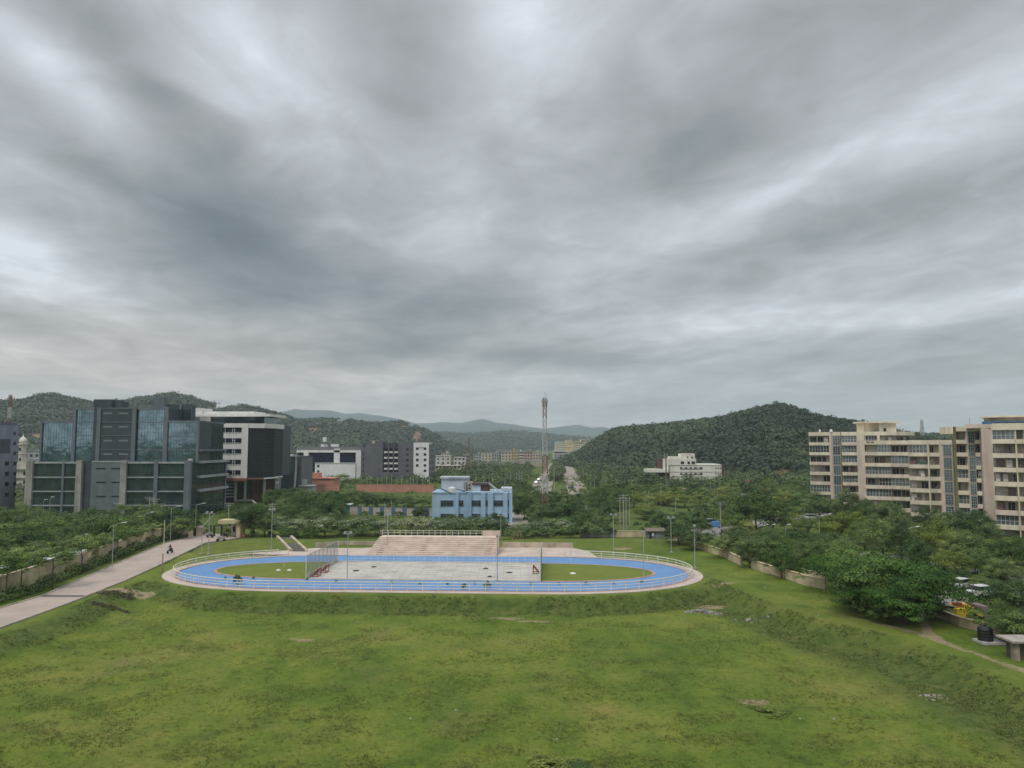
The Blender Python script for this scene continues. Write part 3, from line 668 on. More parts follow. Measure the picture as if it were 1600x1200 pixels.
# ramp left of the stand
r = thing('access_ramp', 'dark ramp between two cream parapets rising from the rink', 'ramp', G(467, 861))
a, b = G(467, 862), G(444, 845); sdn = Vector((1, 0, 0))
MB().hexa([a-sdn*1.2+Vector((0, 0, .09)), a+sdn*1.2+Vector((0, 0, .09)), b+sdn*1.2+Vector((0, 0, .69)), b-sdn*1.2+Vector((0, 0, .69)), a-sdn*1.2+Vector((0, 0, .12)), a+sdn*1.2+Vector((0, 0, .12)), b+sdn*1.2+Vector((0, 0, .73)), b-sdn*1.2+Vector((0, 0, .73))]).build('ramp_deck', mat('ramp_dark', (.11, .10, .09), .9, .2, 1), r)
for q in (-1.45, 1.45):
    MB().hexa([a+sdn*(q-.25), a+sdn*(q+.25), b+sdn*(q+.25), b+sdn*(q-.25)]+[p+Vector((0, 0, z)) for p, z in ((a+sdn*(q-.25), .4), (a+sdn*(q+.25), .4), (b+sdn*(q+.25), 1.1), (b+sdn*(q-.25), 1.1))]).build('parapet', M_ret, r)
# ================================================================== BUILDINGS
class Face:
    """a facade plane from ground point A to B (left to right as seen), n points out"""
    def __init__(s, A, B):
        s.A = Vector((A[0], A[1])); s.B = Vector((B[0], B[1])); s.len = (s.B-s.A).length; s.t = (s.B-s.A).normalized(); s.n = Vector((s.t.y, -s.t.x))
    def hit(s, px, py):
        d = ray(px, py); d2 = Vector((d.x, d.y)); k = s.A.dot(s.n)/d2.dot(s.n); p = d2*k
        return (p-s.A).dot(s.t), CAMH+d.z*k
    def P(s, u, z, d=0): q = s.A+s.t*u+s.n*d; return Vector((q.x, q.y, z))
    def box(s, mb, u0, u1, z0, z1, d0, d1):
        return mb.hexa([s.P(u0, z0, d1), s.P(u1, z0, d1), s.P(u1, z0, d0), s.P(u0, z0, d0), s.P(u0, z1, d1), s.P(u1, z1, d1), s.P(u1, z1, d0), s.P(u0, z1, d0)])
    def rc(s, x0, y0, x1, y1):
        ym = (y0+y1)/2; xm = (x0+x1)/2
        u0, _ = s.hit(x0, ym); u1, _ = s.hit(x1, ym); _, z1 = s.hit(xm, y0); _, z0 = s.hit(xm, y1); return u0, u1, z0, z1
    def pb(s, mb, x0, y0, x1, y1, d0, d1, z0=None, z1=None):
        u0, u1, a, b = s.rc(x0, y0, x1, y1); return s.box(mb, u0, u1, a if z0 is None else z0, b if z1 is None else z1, d0, d1)
    def one(s, name, m, par, x0, y0, x1, y1, d0, d1, z0=None, z1=None, bevel=0):
        mb = MB(); s.pb(mb, x0, y0, x1, y1, d0, d1, z0, z1); return mb.build(name, m, par, bevel=bevel)
def face_px(x0, Y0, x1, Y1): return Face((xat(x0, Y0, 15), Y0), (xat(x1, Y1, 15), Y1))
GL_D = glass('dark_glass', (.085, .125, .14), .07, .5, metal=.6)
GL_T = glass('teal_glass', (.29, .45, .54), .06, .9, metal=.9)
GL_N = glass('navy_glass', (.045, .065, .10), .09, .6, metal=.6)
GL_W = glass('window_glass', (.03, .04, .045), .12, .5)
M_mull = mat('mullion', (.075, .10, .11), .5, .1, 2, metal=.3)
M_band = mat('band_white', (.37, .40, .41), .6, .12, .4, streak=.15)
M_pil = mat('pillar_concrete', (.36, .355, .335), .85, .14, .5, streak=.28)
M_pilg = mat('pillar_grey', (.155, .18, .205), .7, .10, .4, streak=.12)
M_gpan = mat('grey_panel', (.15, .18, .195), .55, .10, .3, streak=.12)
M_dpan = mat('dark_panel', (.064, .078, .095), .5, .12, .3, streak=.08)
M_slot = mat('slot_dark', (.02, .026, .03), .3, .1, 1)
M_slotl = mat('slot_light', (.16, .21, .23), .3, .1, 1)
GL_S = glass('stair_glass', (.24, .28, .30), .12, .6, metal=.5)
M_roofc = mat('roof_concrete', (.30, .29, .27), .9, .15, .3)
def curtain(F, par, x0, y0, x1, y1, m, nu=6, nz=None, d=0.0, z0=None, z1=None, name='glass_bay', mm=None, mw=.035):
    """a glazed bay: one pane sheet and its mullion grid"""
    u0, u1, a, b = F.rc(x0, y0, x1, y1); a = a if z0 is None else z0; b = b if z1 is None else z1
    mb = MB(); F.box(mb, u0, u1, a, b, d-.2, d+.02); g = mb.build(name, m, par)
    mb = MB()
    for k in range(nu+1): u = u0+(u1-u0)*k/nu; F.box(mb, u-mw/2, u+mw/2, a, b, d+.021, d+.07)
    nz = nz or max(1, round((b-a)/1.35))
    for k in range(nz+1): z = a+(b-a)*k/nz; F.box(mb, u0, u1, z-mw/2, z+mw/2, d+.02, d+.06)
    mb.build('mullions', mm or M_mull, g); return g

def glass_offices():
    Y = 214; F = face_px(42, Y, 298, Y); r = thing('office_building', 'large dark glass and grey office building with stepped upper storeys', 'office building', (xat(180, Y), Y+8, 0))
    g = lambda py: zat(py, Y)
    # lower block: body behind the facade, returning away at its right end
    F2 = Face((xat(298, Y, 10), Y), (xat(352, 237, 10), 237.0))
    z4 = g(722); c0 = F.P(0, 0, -.3); c1 = F.P(F.len, 0, -.3); c2 = F2.P(F2.len, 0, -.3)
    foot = [c0, c1, c2, Vector((xat(349, 262, 5), 262, 0)), Vector((xat(50, 262, 5), 262, 0))]
    mb = MB(); mb.prism([Vector((p.x, p.y, 0)) for p in foot], (0, 0, z4-.1)); mb.build('lower_block', M_dpan, r)
    fl = [722, 745.5, 767.5, 789.5, 812]      # floor lines of the lower facade
    zs = [g(v) for v in fl]; zs[4] = 0
    for a, b in ((53, 99), (101, 123), (199, 242), (247, 290)):
        for i in range(4): curtain(F, r, a, 740, b, 760, GL_D, 7 if b-a > 30 else 4, 2, 0, zs[i+1]+.15, zs[i]-.3)
        for i in range(5): F.one('floor_band', M_band, r, a, 740, b, 760, -.25, .45, zs[i]-.2 if i else zs[0]-.4, zs[i]+.12)
    for a, b, m, o in ((43.5, 53, M_pil, .9), (98, 101, M_pilg, .55), (121.5, 129.5, M_pil, .9), (191, 199, M_pil, .9), (241.5, 247.5, M_pilg, .55), (289.5, 298.5, M_pilg, .8)):
        u0, u1, _, _ = F.rc(a, 740, b, 760); mb = MB(); fl_ = 1.15 if m is M_pil else .3
        F.box(mb, u0-fl_*.2, u1+.0, 0, z4+.5, -.6, o); mb.build('pillar', m, r, bevel=.05)
    mb = MB(); F.pb(mb, 143, 722, 191, 800, -.5, .5, 0, z4); w1 = mb.build('grey_wall', M_gpan, r)
    for i, yy in enumerate((732, 753.5, 775.5, 797.5)):
        for a, b in ((152, 166.5), (175.5, 189.5)):
            mb = MB(); F.pb(mb, a, yy-1.1, b, yy+1.1, .40, .55); mb.build('slot_window', M_slot, r)
    F.one('grey_wall', M_dpan, r, 130, 722, 142.5, 800, -.6, -.1, 0, z4)
    mb = MB(); F.pb(mb, 145, 722, 191, 724, -.6, .6, z4, z4+.35); mb.build('coping', M_band, r)
    # right-hand return with strip bands
    for i in range(4):
        u1 = F2.len; mb = MB(); F2.box(mb, .4, u1, zs[i+1]+.2, zs[i]-.3, -.2, .02); gg = mb.build('glass_bay', GL_D, r)
        mb = MB()
        for k in range(9): F2.box(mb, .4+(u1-.4)*k/8-.03, .4+(u1-.4)*k/8+.03, zs[i+1]+.2, zs[i]-.3, .021, .07)
        for k in (1, 2): z = zs[i+1]+(zs[i]-zs[i+1])*k/3; F2.box(mb, .4, u1, z-.03, z+.03, .02, .06)
        mb.build('mullions', M_mull, gg)
    for z, o in ((z4, 1.0), (zs[1], .9), (zs[2], .9)): 
        mb = MB(); F2.box(mb, 4.0, F2.len+.5, z-.45, z+.25, -.2, o); mb.build('floor_band', M_band, r)
    mb = MB(); F2.box(mb, F2.len-.6, F2.len+.2, 0, z4, -.3, .3); mb.build('pillar', M_pilg, r)
    # upper storeys, set back 3 m
    Y2 = 217.5; U = face_px(64, Y2, 310, Y2); h = lambda py: zat(py, Y2)
    U2 = Face((xat(310, Y2, 24), Y2), (xat(349, 236, 24), 236.0))
    zl, zh, zt = h(658), h(637.5), h(625)
    for a, b, top in ((65, 115, zl), (115, 150, zh), (210, 262, zh), (262, 310, zl)):
        u0, u1, _, _ = U.rc(a, 690, b, 700); mb = MB(); U.box(mb, u0, u1, z4-.2, top, -9 if b > 200 else -14, -.22); mb.build('upper_block', M_dpan, r)
    p1 = U2.P(U2.len, 0, -.3); q0 = U2.P(0, 0, -.3)
    mb = MB(); mb.prism([Vector((q0.x-4, q0.y+2, z4-.2)), Vector((q0.x, q0.y, z4-.2)), Vector((p1.x, p1.y, z4-.2)), Vector((xat(345, 250, 24), 250, z4-.2)), Vector((xat(290, 250, 24), 250, z4-.2))], (0, 0, zl-z4)); mb.build('upper_block', M_dpan, r)
    curtain(U, r, 66, 690, 113, 700, GL_T, 11, 11, 0, z4-.2, zl-.5); curtain(U, r, 118, 690, 146, 700, GL_T, 7, 14, 0, z4-.2, zh-.5)
    curtain(U, r, 212, 690, 256, 700, GL_T, 10, 14, 0, z4-.2, zh-.5); curtain(U, r, 262, 690, 309, 700, GL_T, 10, 11, 0, z4-.2, zl-.5)
    for a, b, z in ((66, 113, zl), (118, 146, zh), (212, 256, zh), (262, 309, zl)): U.one('roof_band', M_pilg, r, a, 690, b, 700, -.3, .4, z-.5, z+.2)
    for a, b, zz in ((118, 146, (h(660), h(680))), (212, 256, (h(660), h(703))), (262, 309, (h(681.5), h(703)))):
        for z in zz: U.one('floor_band', M_pilg, r, a, 690, b, 700, -.1, .16, z-.12, z+.12)
    for a, b, z in ((63.5, 66, zl), (113, 118, zh), (255.5, 262, zh+.4), (307.5, 310.5, zl)): U.one('pillar', M_pilg, r, a, 690, b, 700, -.4, .5, z4-.2, z)
    # dark tower with slots
    U.one('dark_tower', M_dpan, r, 146, 690, 212, 700, -6, .6, z4-.3, h(638)); U.one('tower_top', M_dpan, r, 147, 620, 175, 630, -4, .2, h(638), h(624))
    U.one('tower_top', M_dpan, r, 175, 620, 188, 630, -5, -1, h(638), h(626.5)); U.one('tower_coping', M_pilg, r, 175, 630, 212, 640, -1, .7, h(638.5), h(637))
    for i, yy in enumerate((646, 667, 688.5, 709.5)):
        for a, b in ((163.5, 177), (187.5, 202)): U.one('slot_window', M_slotl, r, a, yy-1.4, b, yy+1.4, .5, .65)
    for yy in (638.5, 660, 681, 702.5): U.one('floor_band', M_pilg, r, 155, yy-.5, 207, yy+.5, .5, .72)
    for a, b in ((152, 158), (207, 213)): U.one('pillar', M_gpan, r, a, 690, b, 700, .4, .9, z4-.2, h(637))
    # right return of the upper block
    mb = MB(); U2.box(mb, .3, U2.len, z4-.2, zl-.4, -.2, .02); gg = mb.build('glass_bay', GL_D, r); mb = MB()
    for k in range(11): U2.box(mb, .3+(U2.len-.3)*k/10-.03, .3+(U2.len-.3)*k/10+.03, z4, zl-.4, .021, .07)
    for k in range(12): z = z4+(zl-.4-z4)*k/12; U2.box(mb, .3, U2.len, z-.03, z+.03, .02, .06)
    mb.build('mullions', M_mull, gg)
    for z, o in ((h(703.5), 1.2), (zl, .3)):
        mb = MB(); U2.box(mb, 0, U2.len+.6, z-.35, z+.2, -.2, o); mb.build('floor_band', M_pilg, r)
    # penthouse
    Z = face_px(262, 226, 303, 226)
    Z.one('penthouse', M_dpan, r, 262, 640, 299, 650, -3, -.2, zl-.5, zat(632, 226)); curtain(Z, r, 264, 640, 299, 650, GL_D, 8, 5, 0, zl, zat(634, 226))
    Z.one('penthouse_frame', M_pilg, r, 281, 640, 284, 650, 0, .4, zl, zat(631, 226))
    Z2 = face_px(238, 224, 258, 224); Z2.one('stair_head', M_gpan, r, 239, 630, 256, 640, -3, 0, zh-.5, zat(621, 224))
    mb = MB()
    for k, (px, t_) in enumerate(((247, 612), (251, 614), (255, 612.5))):
        p = D(px, 621, 225); q = D(px, t_, 225); mb.tube(p, q, .06)
    mb.tube(D(243, 613.5, 225), D(257, 613.5, 225), .04); mb.build('antenna', M_galv, r)
    # small white box seen on the terrace
    for q in (296,): F.one('terrace_box', M_white, r, q-2.5, 719, q+2.5, 722, -1.2, -.2, z4, z4+.9)
glass_offices()

def white_offices():
    Y = 262; F = face_px(305, Y, 388, Y); zb = lambda py: zat(py, Y)
    r = thing('office_building', 'white office block with a rounded dark glass corner and flat white roof', 'office building', (xat(380, Y), Y+10, 0))
    M_w = mat('white_cladding', (.74, .73, .70), .7, .06, .3, streak=.10); M_br = mat('brown_stone', (.21, .10, .075), .8, .15, .5); M_brb = mat('red_band', (.30, .13, .085), .7, .1, 1)
    zt = zb(661.5); zm = zb(747)
    F.one('body', M_w, r, 305, 700, 387, 710, -26, 0, zm, zt)
    for i, yy in enumerate((672, 688.5, 705.3, 722, 738.5)):
        a0 = 345
        g = F.one('strip_window', GL_N, r, a0, yy-3.8, 377.5, yy+3.8, -.1, .06); mb = MB()
        for xx in (352, 363.5, 367): F.pb(mb, xx-.3, yy-3.8, xx+.3, yy+3.8, .05, .12)
        F.pb(mb, 363.5, yy-.3, 367, yy+.3, .05, .12); F.pb(mb, a0, yy+3.4, 377.5, yy+4.0, .05, .16); mb.build('frame', M_white, g)
    # rounded glass corner as a faceted curve
    pts = [(387, 262), (412, 264.5), (428, 271), (441, 282)]
    P = [Vector((xat(a, y, 15), y)) for a, y in pts]
    for k, (a, b) in enumerate(zip(P[:-1], P[1:])):
        S = Face(a, b); mb = MB(); S.box(mb, 0, S.len, zm, zt-1.6, -.3, 0); g = mb.build('glass_bay', GL_N, r); mb = MB()
        nn = max(3, round(S.len/1.4))
        for q in range(nn+1): S.box(mb, S.len*q/nn-.03, S.len*q/nn+.03, zm, zt-1.6, 0.001, .06)
        for q in range(15): z = zm+(zt-1.6-zm)*q/14; S.box(mb, 0, S.len, z-.05, z+.05, .0, .07)
        mb.build('mullions', mat('mullion_dark', (.05, .065, .085), .5, .1, 2), g)
        mb = MB(); S.box(mb, 0, S.len, zt-1.6, zt, -.4, .5); mb.build('parapet', M_w, r)
        mb = MB(); S.box(mb, 0, S.len+.2, zm-.5, zm, -.4, .3); mb.build('soffit_band', M_brb if k == 0 else M_w, r)
    mb = MB(); mb.prism([Vector((p.x, p.y, zm+.1)) for p in P]+[Vector((P[-1].x, 292, zm+.1)), Vector((P[0].x, 292, zm+.1))], (0, 0, zt-zm-.3)); mb.build('core', M_dpan, r)
    F.one('cladding_strip', M_w, r, 377.5, 700, 387.3, 710, 0, .35, zm, zt); F.one('parapet', M_w, r, 345, 700, 387, 710, 0, .36, zb(668), zt)
    F.one('soffit_band', M_brb, r, 350, 700, 387, 710, -.3, .45, zm-.9, zm)
    # recessed top storey and floating roof slab
    T = face_px(300, 270, 425, 270); zr0 = zat(651, 270); zr1 = zat(643, 270)
    T.one('top_storey', GL_D, r, 330, 655, 413, 660, -16, 0, zt-.2, zr0); T.one('top_wall', M_w, r, 313, 655, 329, 660, -14, .3, zt-.2, zr0)
    T.one('roof_slab', M_w, r, 304, 645, 424, 650, -18, 1.8, zr0, zr0+.95); T.one('roof_upstand', M_w, r, 304, 645, 318, 650, -8, 1.2, zr0+.95, zat(638, 270)); T.one('roof_upstand', M_w, r, 318, 645, 398, 650, -12, .5, zr0+.95, zr1)
    # open ground storeys
    B0 = face_px(351, 268, 437, 276); 
    B0.one('dark_recess', M_dpan, r, 351, 760, 395, 780, -12, -3, 0, zm-.5); B0.one('brown_wall', M_br, r, 395, 760, 429, 780, -12, -2, 0, zm-.5); B0.one('grey_pier', mat('pier_grey', (.30, .30, .31), .8, .1, .5), r, 429, 760, 438, 780, -12, 0, 0, zm-.3)
    for a in (366, 381, 411): B0.one('column', M_w, r, a, 760, a+4, 780, -1.2, 0, 0, zm-.5)
    for yy in (757, 762, 767, 772, 777): B0.one('louvre', M_w, r, 351, yy-1.3, 367, yy+1.3, -3, -2.6)
    B0.one('ledge', M_w, r, 366, 781, 394, 783, -3, .5); 
    mb = MB(); a = D(394, 782, 264); b = D(413, 797, 264); mb.beam(a, b, .4, .5); mb.build('stair_stringer', M_w, r)
    curtain(B0, r, 371, 755, 381, 780, GL_D, 2, 6, -2.9)
    for a in (405,): mb = MB(); B0.pb(mb, 431, 752, 432.6, 756, 0, .1); B0.pb(mb, 434, 752, 435.6, 756, 0, .1); mb.build('wall_light', M_white, r)
white_offices()

def dark_slim():
    Y = 305; F = face_px(440, Y, 464, Y); r = thing('office_building', 'low dark glass building with a pale curved edge beside the white offices', 'office building', (xat(452, Y), Y+8, 0))
    F.one('body', M_dpan, r, 438, 730, 470, 740, -18, -.1, 0, zat(713, Y))
    curtain(F, r, 441, 730, 460, 740, GL_D, 6, 12, 0.05, 0, zat(716, Y), mm=M_dpan)
    mb = MB(); prev = None
    for k in range(9):
        py = 713+k*7.5; px = 463.5-4.2*(k/8)**2; p = F.hit(px, py)
        if prev: mb.beam(F.P(prev[0], prev[1], .35), F.P(p[0], p[1], .35), .7, .7)
        prev = p
    mb.build('curved_fin', M_pil, r); F.one('roof_ledge', M_band, r, 440, 711.5, 462, 713.5, -4, .3)
    F.one('side_wing', mat('wing_grey', (.16, .17, .175), .8, .1, .4), r, 464, 730, 472, 740, -16, -.4, 0, zat(716, Y)); F.one('roof_unit', M_white, r, 441, 710.5, 452, 713, -6, -4)
dark_slim()

def framed_building():
    Y = 425; F = face_px(466, Y, 566, Y); r = thing('office_building', 'white framed building with two large navy glass openings', 'office building', (xat(515, Y), Y+10, 0))
    M_w = mat('white_frame', (.76, .765, .77), .7, .06, .2, streak=.08); M_g = mat('roof_grey', (.20, .205, .21), .8, .1, .3)
    F.one('body', M_g, r, 464, 720, 568, 730, -30, -1, 0, zat(701, Y)); F.one('glass_bay', GL_N, r, 482, 706, 522, 744, -1.1, -.5); F.one('glass_bay', GL_N, r, 531, 707, 556, 723, -1.1, -.5); F.one('glass_bay', GL_N, r, 465, 706.5, 475, 712, -1.1, -.5)
    for q in ((464, 703.5, 564.5, 707), (474.5, 707, 482, 748), (522, 701, 531, 736), (556, 707, 564.5, 748)): F.one('frame', M_w, r, *q, -1, .6)
    F.one('low_wing', M_w, r, 493, 723.5, 556, 748, -4, 1.4, 0, None); F.one('coping', mat('cop', (.5, .5, .5), .8, .1, 1), r, 493, 722.8, 556, 724.2, -4, 1.6)
    for a, b in ((496.5, 500), ): 
        for yy in (728, 736.5): F.one('window', M_slot, r, a, yy-1.8, b, yy+1.8, 1.3, 1.5)
    F.one('roof_parapet', M_g, r, 464, 698, 568, 703.6, -2, 0); F.one('roof_unit', M_w, r, 497, 694.5, 505, 698, -10, -6); F.one('roof_unit', M_w, r, 513, 694, 524, 698, -10, -6)
    mb = MB(); F.pb(mb, 502.8, 683, 503.8, 698, -6, -5.6); mb.build('roof_mast', M_galv, r); F.one('roof_drum', M_w, r, 501, 683, 506, 690, -6.4, -5)
    # emblem on the left pier: a dark ring over short bars
    mb = MB(); 
    for q in ((476.6, 724, 477.8, 735), (478.6, 727, 479.8, 734), (476.4, 736, 479.4, 737.2), (477, 721.5, 478.4, 723)): F.pb(mb, *q, .6, .75)
    mb.build('emblem', M_slot, r)
framed_building()

def grey_block():
    Y = 420; F = face_px(566, Y, 645, Y); r = thing('office_building', 'dark grey block with pale balcony rails between the two white facades', 'office building', (xat(600, Y), Y+10, 0))
    M1 = mat('slate_wall', (.135, .142, .16), .75, .10, .2, streak=.12); M2 = mat('slate_dark', (.065, .072, .085), .75, .1, .2)
    F.one('body', M2, r, 566, 720, 646, 730, -32, -1.2, 0, zat(692, Y)); F.one('stair_tower', M1, r, 571, 690, 598, 748, -14, 0, 0, zat(689, Y)); F.one('wall', M1, r, 565, 700, 571.5, 748, -8, -.4, 0, zat(699, Y))
    F.one('wall', M1, r, 622, 690, 645.5, 748, -10, 0, 0, zat(690.5, Y)); F.one('roof_sign_box', mat('ochre', (.45, .42, .28), .8, .1, 2), r, 581, 688.5, 586, 693, .02, .3)
    for i, yy in enumerate((706.5, 715.3, 724, 732.5, 740.5)):
        for a in (600, 608, 616): F.one('balcony_rail', M_white, r, a, yy-1.3, a+5.2, yy+1.3, -1.2, -.3)
        for a in (600, 608, 616): F.one('window', GL_N, r, a, yy-6, a+5.2, yy-1.6, -1.25, -1.0)
    for yy in (702, 710.5, 719, 727.5, 736): F.one('window', M_slot, r, 634.5, yy-1.8, 638.5, yy+1.4, -.05, .1)
    for yy in (708, 718, 727, 736): F.one('window', M_slot, r, 566.5, yy-2, 568.5, yy+2, -.45, -.3)
    for a in (606, 614): F.one('pier', M1, r, a, 700, a+1.6, 740, -1.2, -.1, 0, zat(694, Y))
    F.one('low_wing', M1, r, 598, 738, 646, 748, -3, 2, 0, None)
grey_block()
def white_block():
    Y = 412; F = face_px(646, Y, 671, Y); r = thing('office_building', 'narrow white block with two columns of small dark windows', 'office building', (xat(658, Y), Y+10, 0))
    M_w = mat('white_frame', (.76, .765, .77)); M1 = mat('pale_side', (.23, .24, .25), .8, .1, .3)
    F.one('body', M_w, r, 646, 700, 670, 748, -18, 0, 0, zat(691.5, Y)); S = Face(F.P(F.len*.985, 0, -.2).xy, (xat(680, 436), 436.0)); mb = MB(); S.box(mb, 0, S.len, 0, zat(695, Y), -6, 0); mb.build('side_wing', M1, r)
    for i, yy in enumerate((701, 710, 718.5, 727.3, 735.5)):
        for a in ((650, 654), (662, 666)):
            if i == 4 and a[0] == 650: continue
            F.one('window', M_slot, r, a[0], yy-1.9, a[1], yy+1.9, -.05, .1)
    F.one('window', M_slot, r, 654, 699.3, 662, 700.2, -.05, .09)
    for i in range(6):
        for k in range(4): mb = MB(); S.box(mb, 1.5+k*4.6, 3.4+k*4.6, 3+i*3.2, 4.7+i*3.2, 0, .08); mb.build('window', M_slot, r)
white_block()

def blue_building():
    Y = 196; F = face_px(675, Y, 800, Y); r = thing('blue_building', 'light blue two-storey building with dark windows and rooftop rooms', 'building', (xat(738, Y), Y+7, 0))
    M_b = mat('blue_plaster', (.36, .51, .66), .8, .07, .25, streak=.10); M_b2 = mat('blue_plaster_dark', (.28, .43, .60), .8, .07, .25, streak=.1); M_p = mat('pale_plaster', (.50, .54, .57), .8, .1, .4, streak=.15)
    zt = zat(770.5, Y)
    F.one('body', M_b, r, 675, 790, 800.5, 800, -13, -.35, 0, zt)
    for a, b, o in ((675, 714.5, .15), (716, 729, .0), (736, 752.5, .1), (759, 770, .0), (773, 793, .12), (794, 800.5, .3)):
        pass
    for a, b in ((712.5, 716.5), (730, 736.5), (751.5, 758.5), (762.5, 770.5), (786.5, 793)): F.one('pilaster', M_b2 if a == 730 else M_b, r, a, 790, b, 800, -.35, .25, 0, zt+(.35 if a in (712.5, 730) else 0))
    F.one('pilaster', M_b, r, 796, 790, 800.5, 800, -.35, .3, 0, zt+.2)
    M_fr = mat('frame_grey', (.25, .30, .33), .6, .1, 2)
    for a, b in ((688.3, 708), (715.8, 723.8), (737.2, 751), (759, 761.8), (771.5, 785.5), (793.3, 795.2)):
        for y0, y1 in ((782, 790.5), (803, 811)):
            o = F.one('window_surround', M_b, r, a-.9, y0-.7, b+.9, y1+.7, -.35, -.22)
            g = F.one('window', GL_W, r, a, y0, b, y1, -.22, -.16); mb = MB(); n = max(1, round((b-a)/4.5))
            for k in range(n+1): x = a+(b-a)*k/n; F.pb(mb, x-.12, y0, x+.12, y1, -.17, -.12)
            F.pb(mb, a, y0+2.6, b, y0+2.9, -.17, -.12); mb.build('frame', M_fr, g)
    F.one('parapet', M_b, r, 675, 769.5, 800.5, 771, -13.2, -.2, zt-.1, zt+.25)
    # rooftop
    R = face_px(688, Y+5, 733, Y+5); R.one('roof_room', M_p, r, 689.5, 746, 732, 770, -5, 0, zt-.2, None); R.one('roof_room_slab', M_p, r, 687.5, 745, 733, 747.5, -5.3, .4)
    for q in ((725, 753, 729, 766), ): R.one('roof_room', mat('grey_plaster', (.27, .28, .29), .8, .1, .5), r, *q, 0, 1.2, zt, None)
    R2 = face_px(730, Y+4, 770, Y+4); M_cr = mat('cream_plaster', (.50, .45, .36), .8, .15, .5, streak=.2)
    R2.one('stair_head', M_cr, r, 731, 753, 738, 770, -3, 0, zt-.2, None)
    for yy in (758, 763): R2.one('window', M_slot, r, 732.3, yy-1.4, 735, yy+1.6, -.02, .06)
    R2.one('roof_shed', mat('rust_shed', (.16, .085, .07), .9, .3, .8), r, 751, 757, 765, 770, -3, -.2, zt-.2, None); R2.one('shed_roof', mat('rust_roof', (.13, .10, .095), .9, .2, .8), r, 738, 754.5, 766, 757, -4, .4)
    R2.one('shed_wall', M_p, r, 738, 758, 751, 770, -3, 0, zt-.2, None)
    # solar heater panels: sloping collectors with a drum
    for a, b, yt in ((683, 699, 762), (712, 726, 764)):
        p = D(a, yt, Y+3); q = D(b, 769.5, Y+1); mb = MB(); mb.hexa([p, p+Vector((1.2, -1.6, -.1)), q+Vector((1.2, -1.6, -.1)), q, p+Vector((0, 0, .12)), p+Vector((1.2, -1.6, .02)), q+Vector((1.2, -1.6, .02)), q+Vector((0, 0, .12))]); mb.build('solar_panel', mat('panel_grey', (.22, .25, .27), .3, .1, 1), r)
    # sloping stair slab at right
    a = D(764, 755, Y+3); b = D(783, 770, Y+3); MB().beam(a, b, 1.5, .35).build('stair_slab', M_p, r)
    R3 = face_px(782, Y+1, 800, Y+1); R3.one('roof_parapet', M_p, r, 783, 763, 800, 771, -8, -.4, zt-.2, None)
    for px in (789, 795): R3.one('pipe_outlet', M_slot, r, px-.9, 767.5, px+.9, 770, -.42, -.3)
    mb = MB()
    for px in (692, 764, 789): mb.tube(D(px, 768, Y+6), D(px, 745, Y+6), .05)
    mb.build('roof_pole', M_galv, r)
    tk = D(706, 769.5, Y+1); tk.z = zt+.1
    o = MB().lathe(tk, [(.95, 0), (.95, 1.0), (.85, 1.25), (.35, 1.4), (.3, 1.55)], 16).build('water_tank', M_white, None, tk, smooth=False); tag(o, 'round white water tank on the roof of the blue building', 'water tank')
blue_building()

def right_white():
    Y = 380; F = face_px(1046, Y, 1129, Y); r = thing('office_building', 'white three-storey building with stepped roof below the wooded hill', 'office building', (xat(1090, Y), Y+10, 0))
    M_w = mat('cream_white', (.80, .77, .68), .8, .07, .2, streak=.12); M_d = mat('brown_side', (.12, .07, .06), .8, .15, .5)
    F.one('body', M_w, r, 1047, 745, 1128, 755, -16, -.4, 0, zat(725.5, Y)); F.one('upper_block', M_w, r, 1045, 715, 1088, 726, -14, -.2, zat(727, Y), zat(716.5, Y)); F.one('roof_room', M_w, r, 1065, 709, 1086, 717, -8, -.5, zat(718, Y), zat(708.8, Y))
    F.one('roof_room', M_w, r, 1047, 713.5, 1065, 717, -8, -.8); F.one('brown_wall', M_d, r, 1033, 718, 1046, 760, -12, -4, 0, zat(716.5, Y)); F.one('brown_wall', M_d, r, 1128, 726.5, 1133, 760, -14, -1, 0, None)
    F.one('entrance_wing', M_w, r, 1038, 717, 1045, 733, -4, .0); F.one('canopy', M_w, r, 1010, 733, 1044, 738, -8, 1); 
    for a in (1014, 1026): F.one('column', M_d, r, a, 738, a+1.2, 752, -2, -1.4, 0, None)
    for y0 in (727.6, 737.6, 745): F.one('floor_shadow_line', mat('shadow_line_grey', (.20, .19, .18), .8, .1, 1), r, 1047, y0-.3, 1127.5, y0+.3, -.4, -.3)  # shadow lines at the floors, painted as thin grey strips on the wall
    for y0, y1 in ((729.8, 733.5), (738.8, 742.2)):
        g = F.one('window_recess', mat('recess', (.10, .10, .095), .7, .2, 1), r, 1063, y0, 1098, y1, -.45, -.3)
        for a in (1066, 1074, 1081, 1089): F.one('window', M_white, r, a, y0+.3, a+4.2, y1-1.3, -.3, -.15)
        for a in (1118, 1121.5, 1125): F.one('window', M_slot, r, a, y0+.8, a+1.8, y1-.8, -.45, -.3)
    for a in (1064, 1074.5, 1081): F.one('window', M_slot, r, a, 721, a+(5 if a != 1074.5 else 3.5), 725, -.25, -.1)
    F.one('window', M_slot, r, 1080.5, 713.5, 1083, 716.5, -.55, -.42); F.one('window', M_slot, r, 1074, 713, 1075.5, 716, -.55, -.42)
right_white()

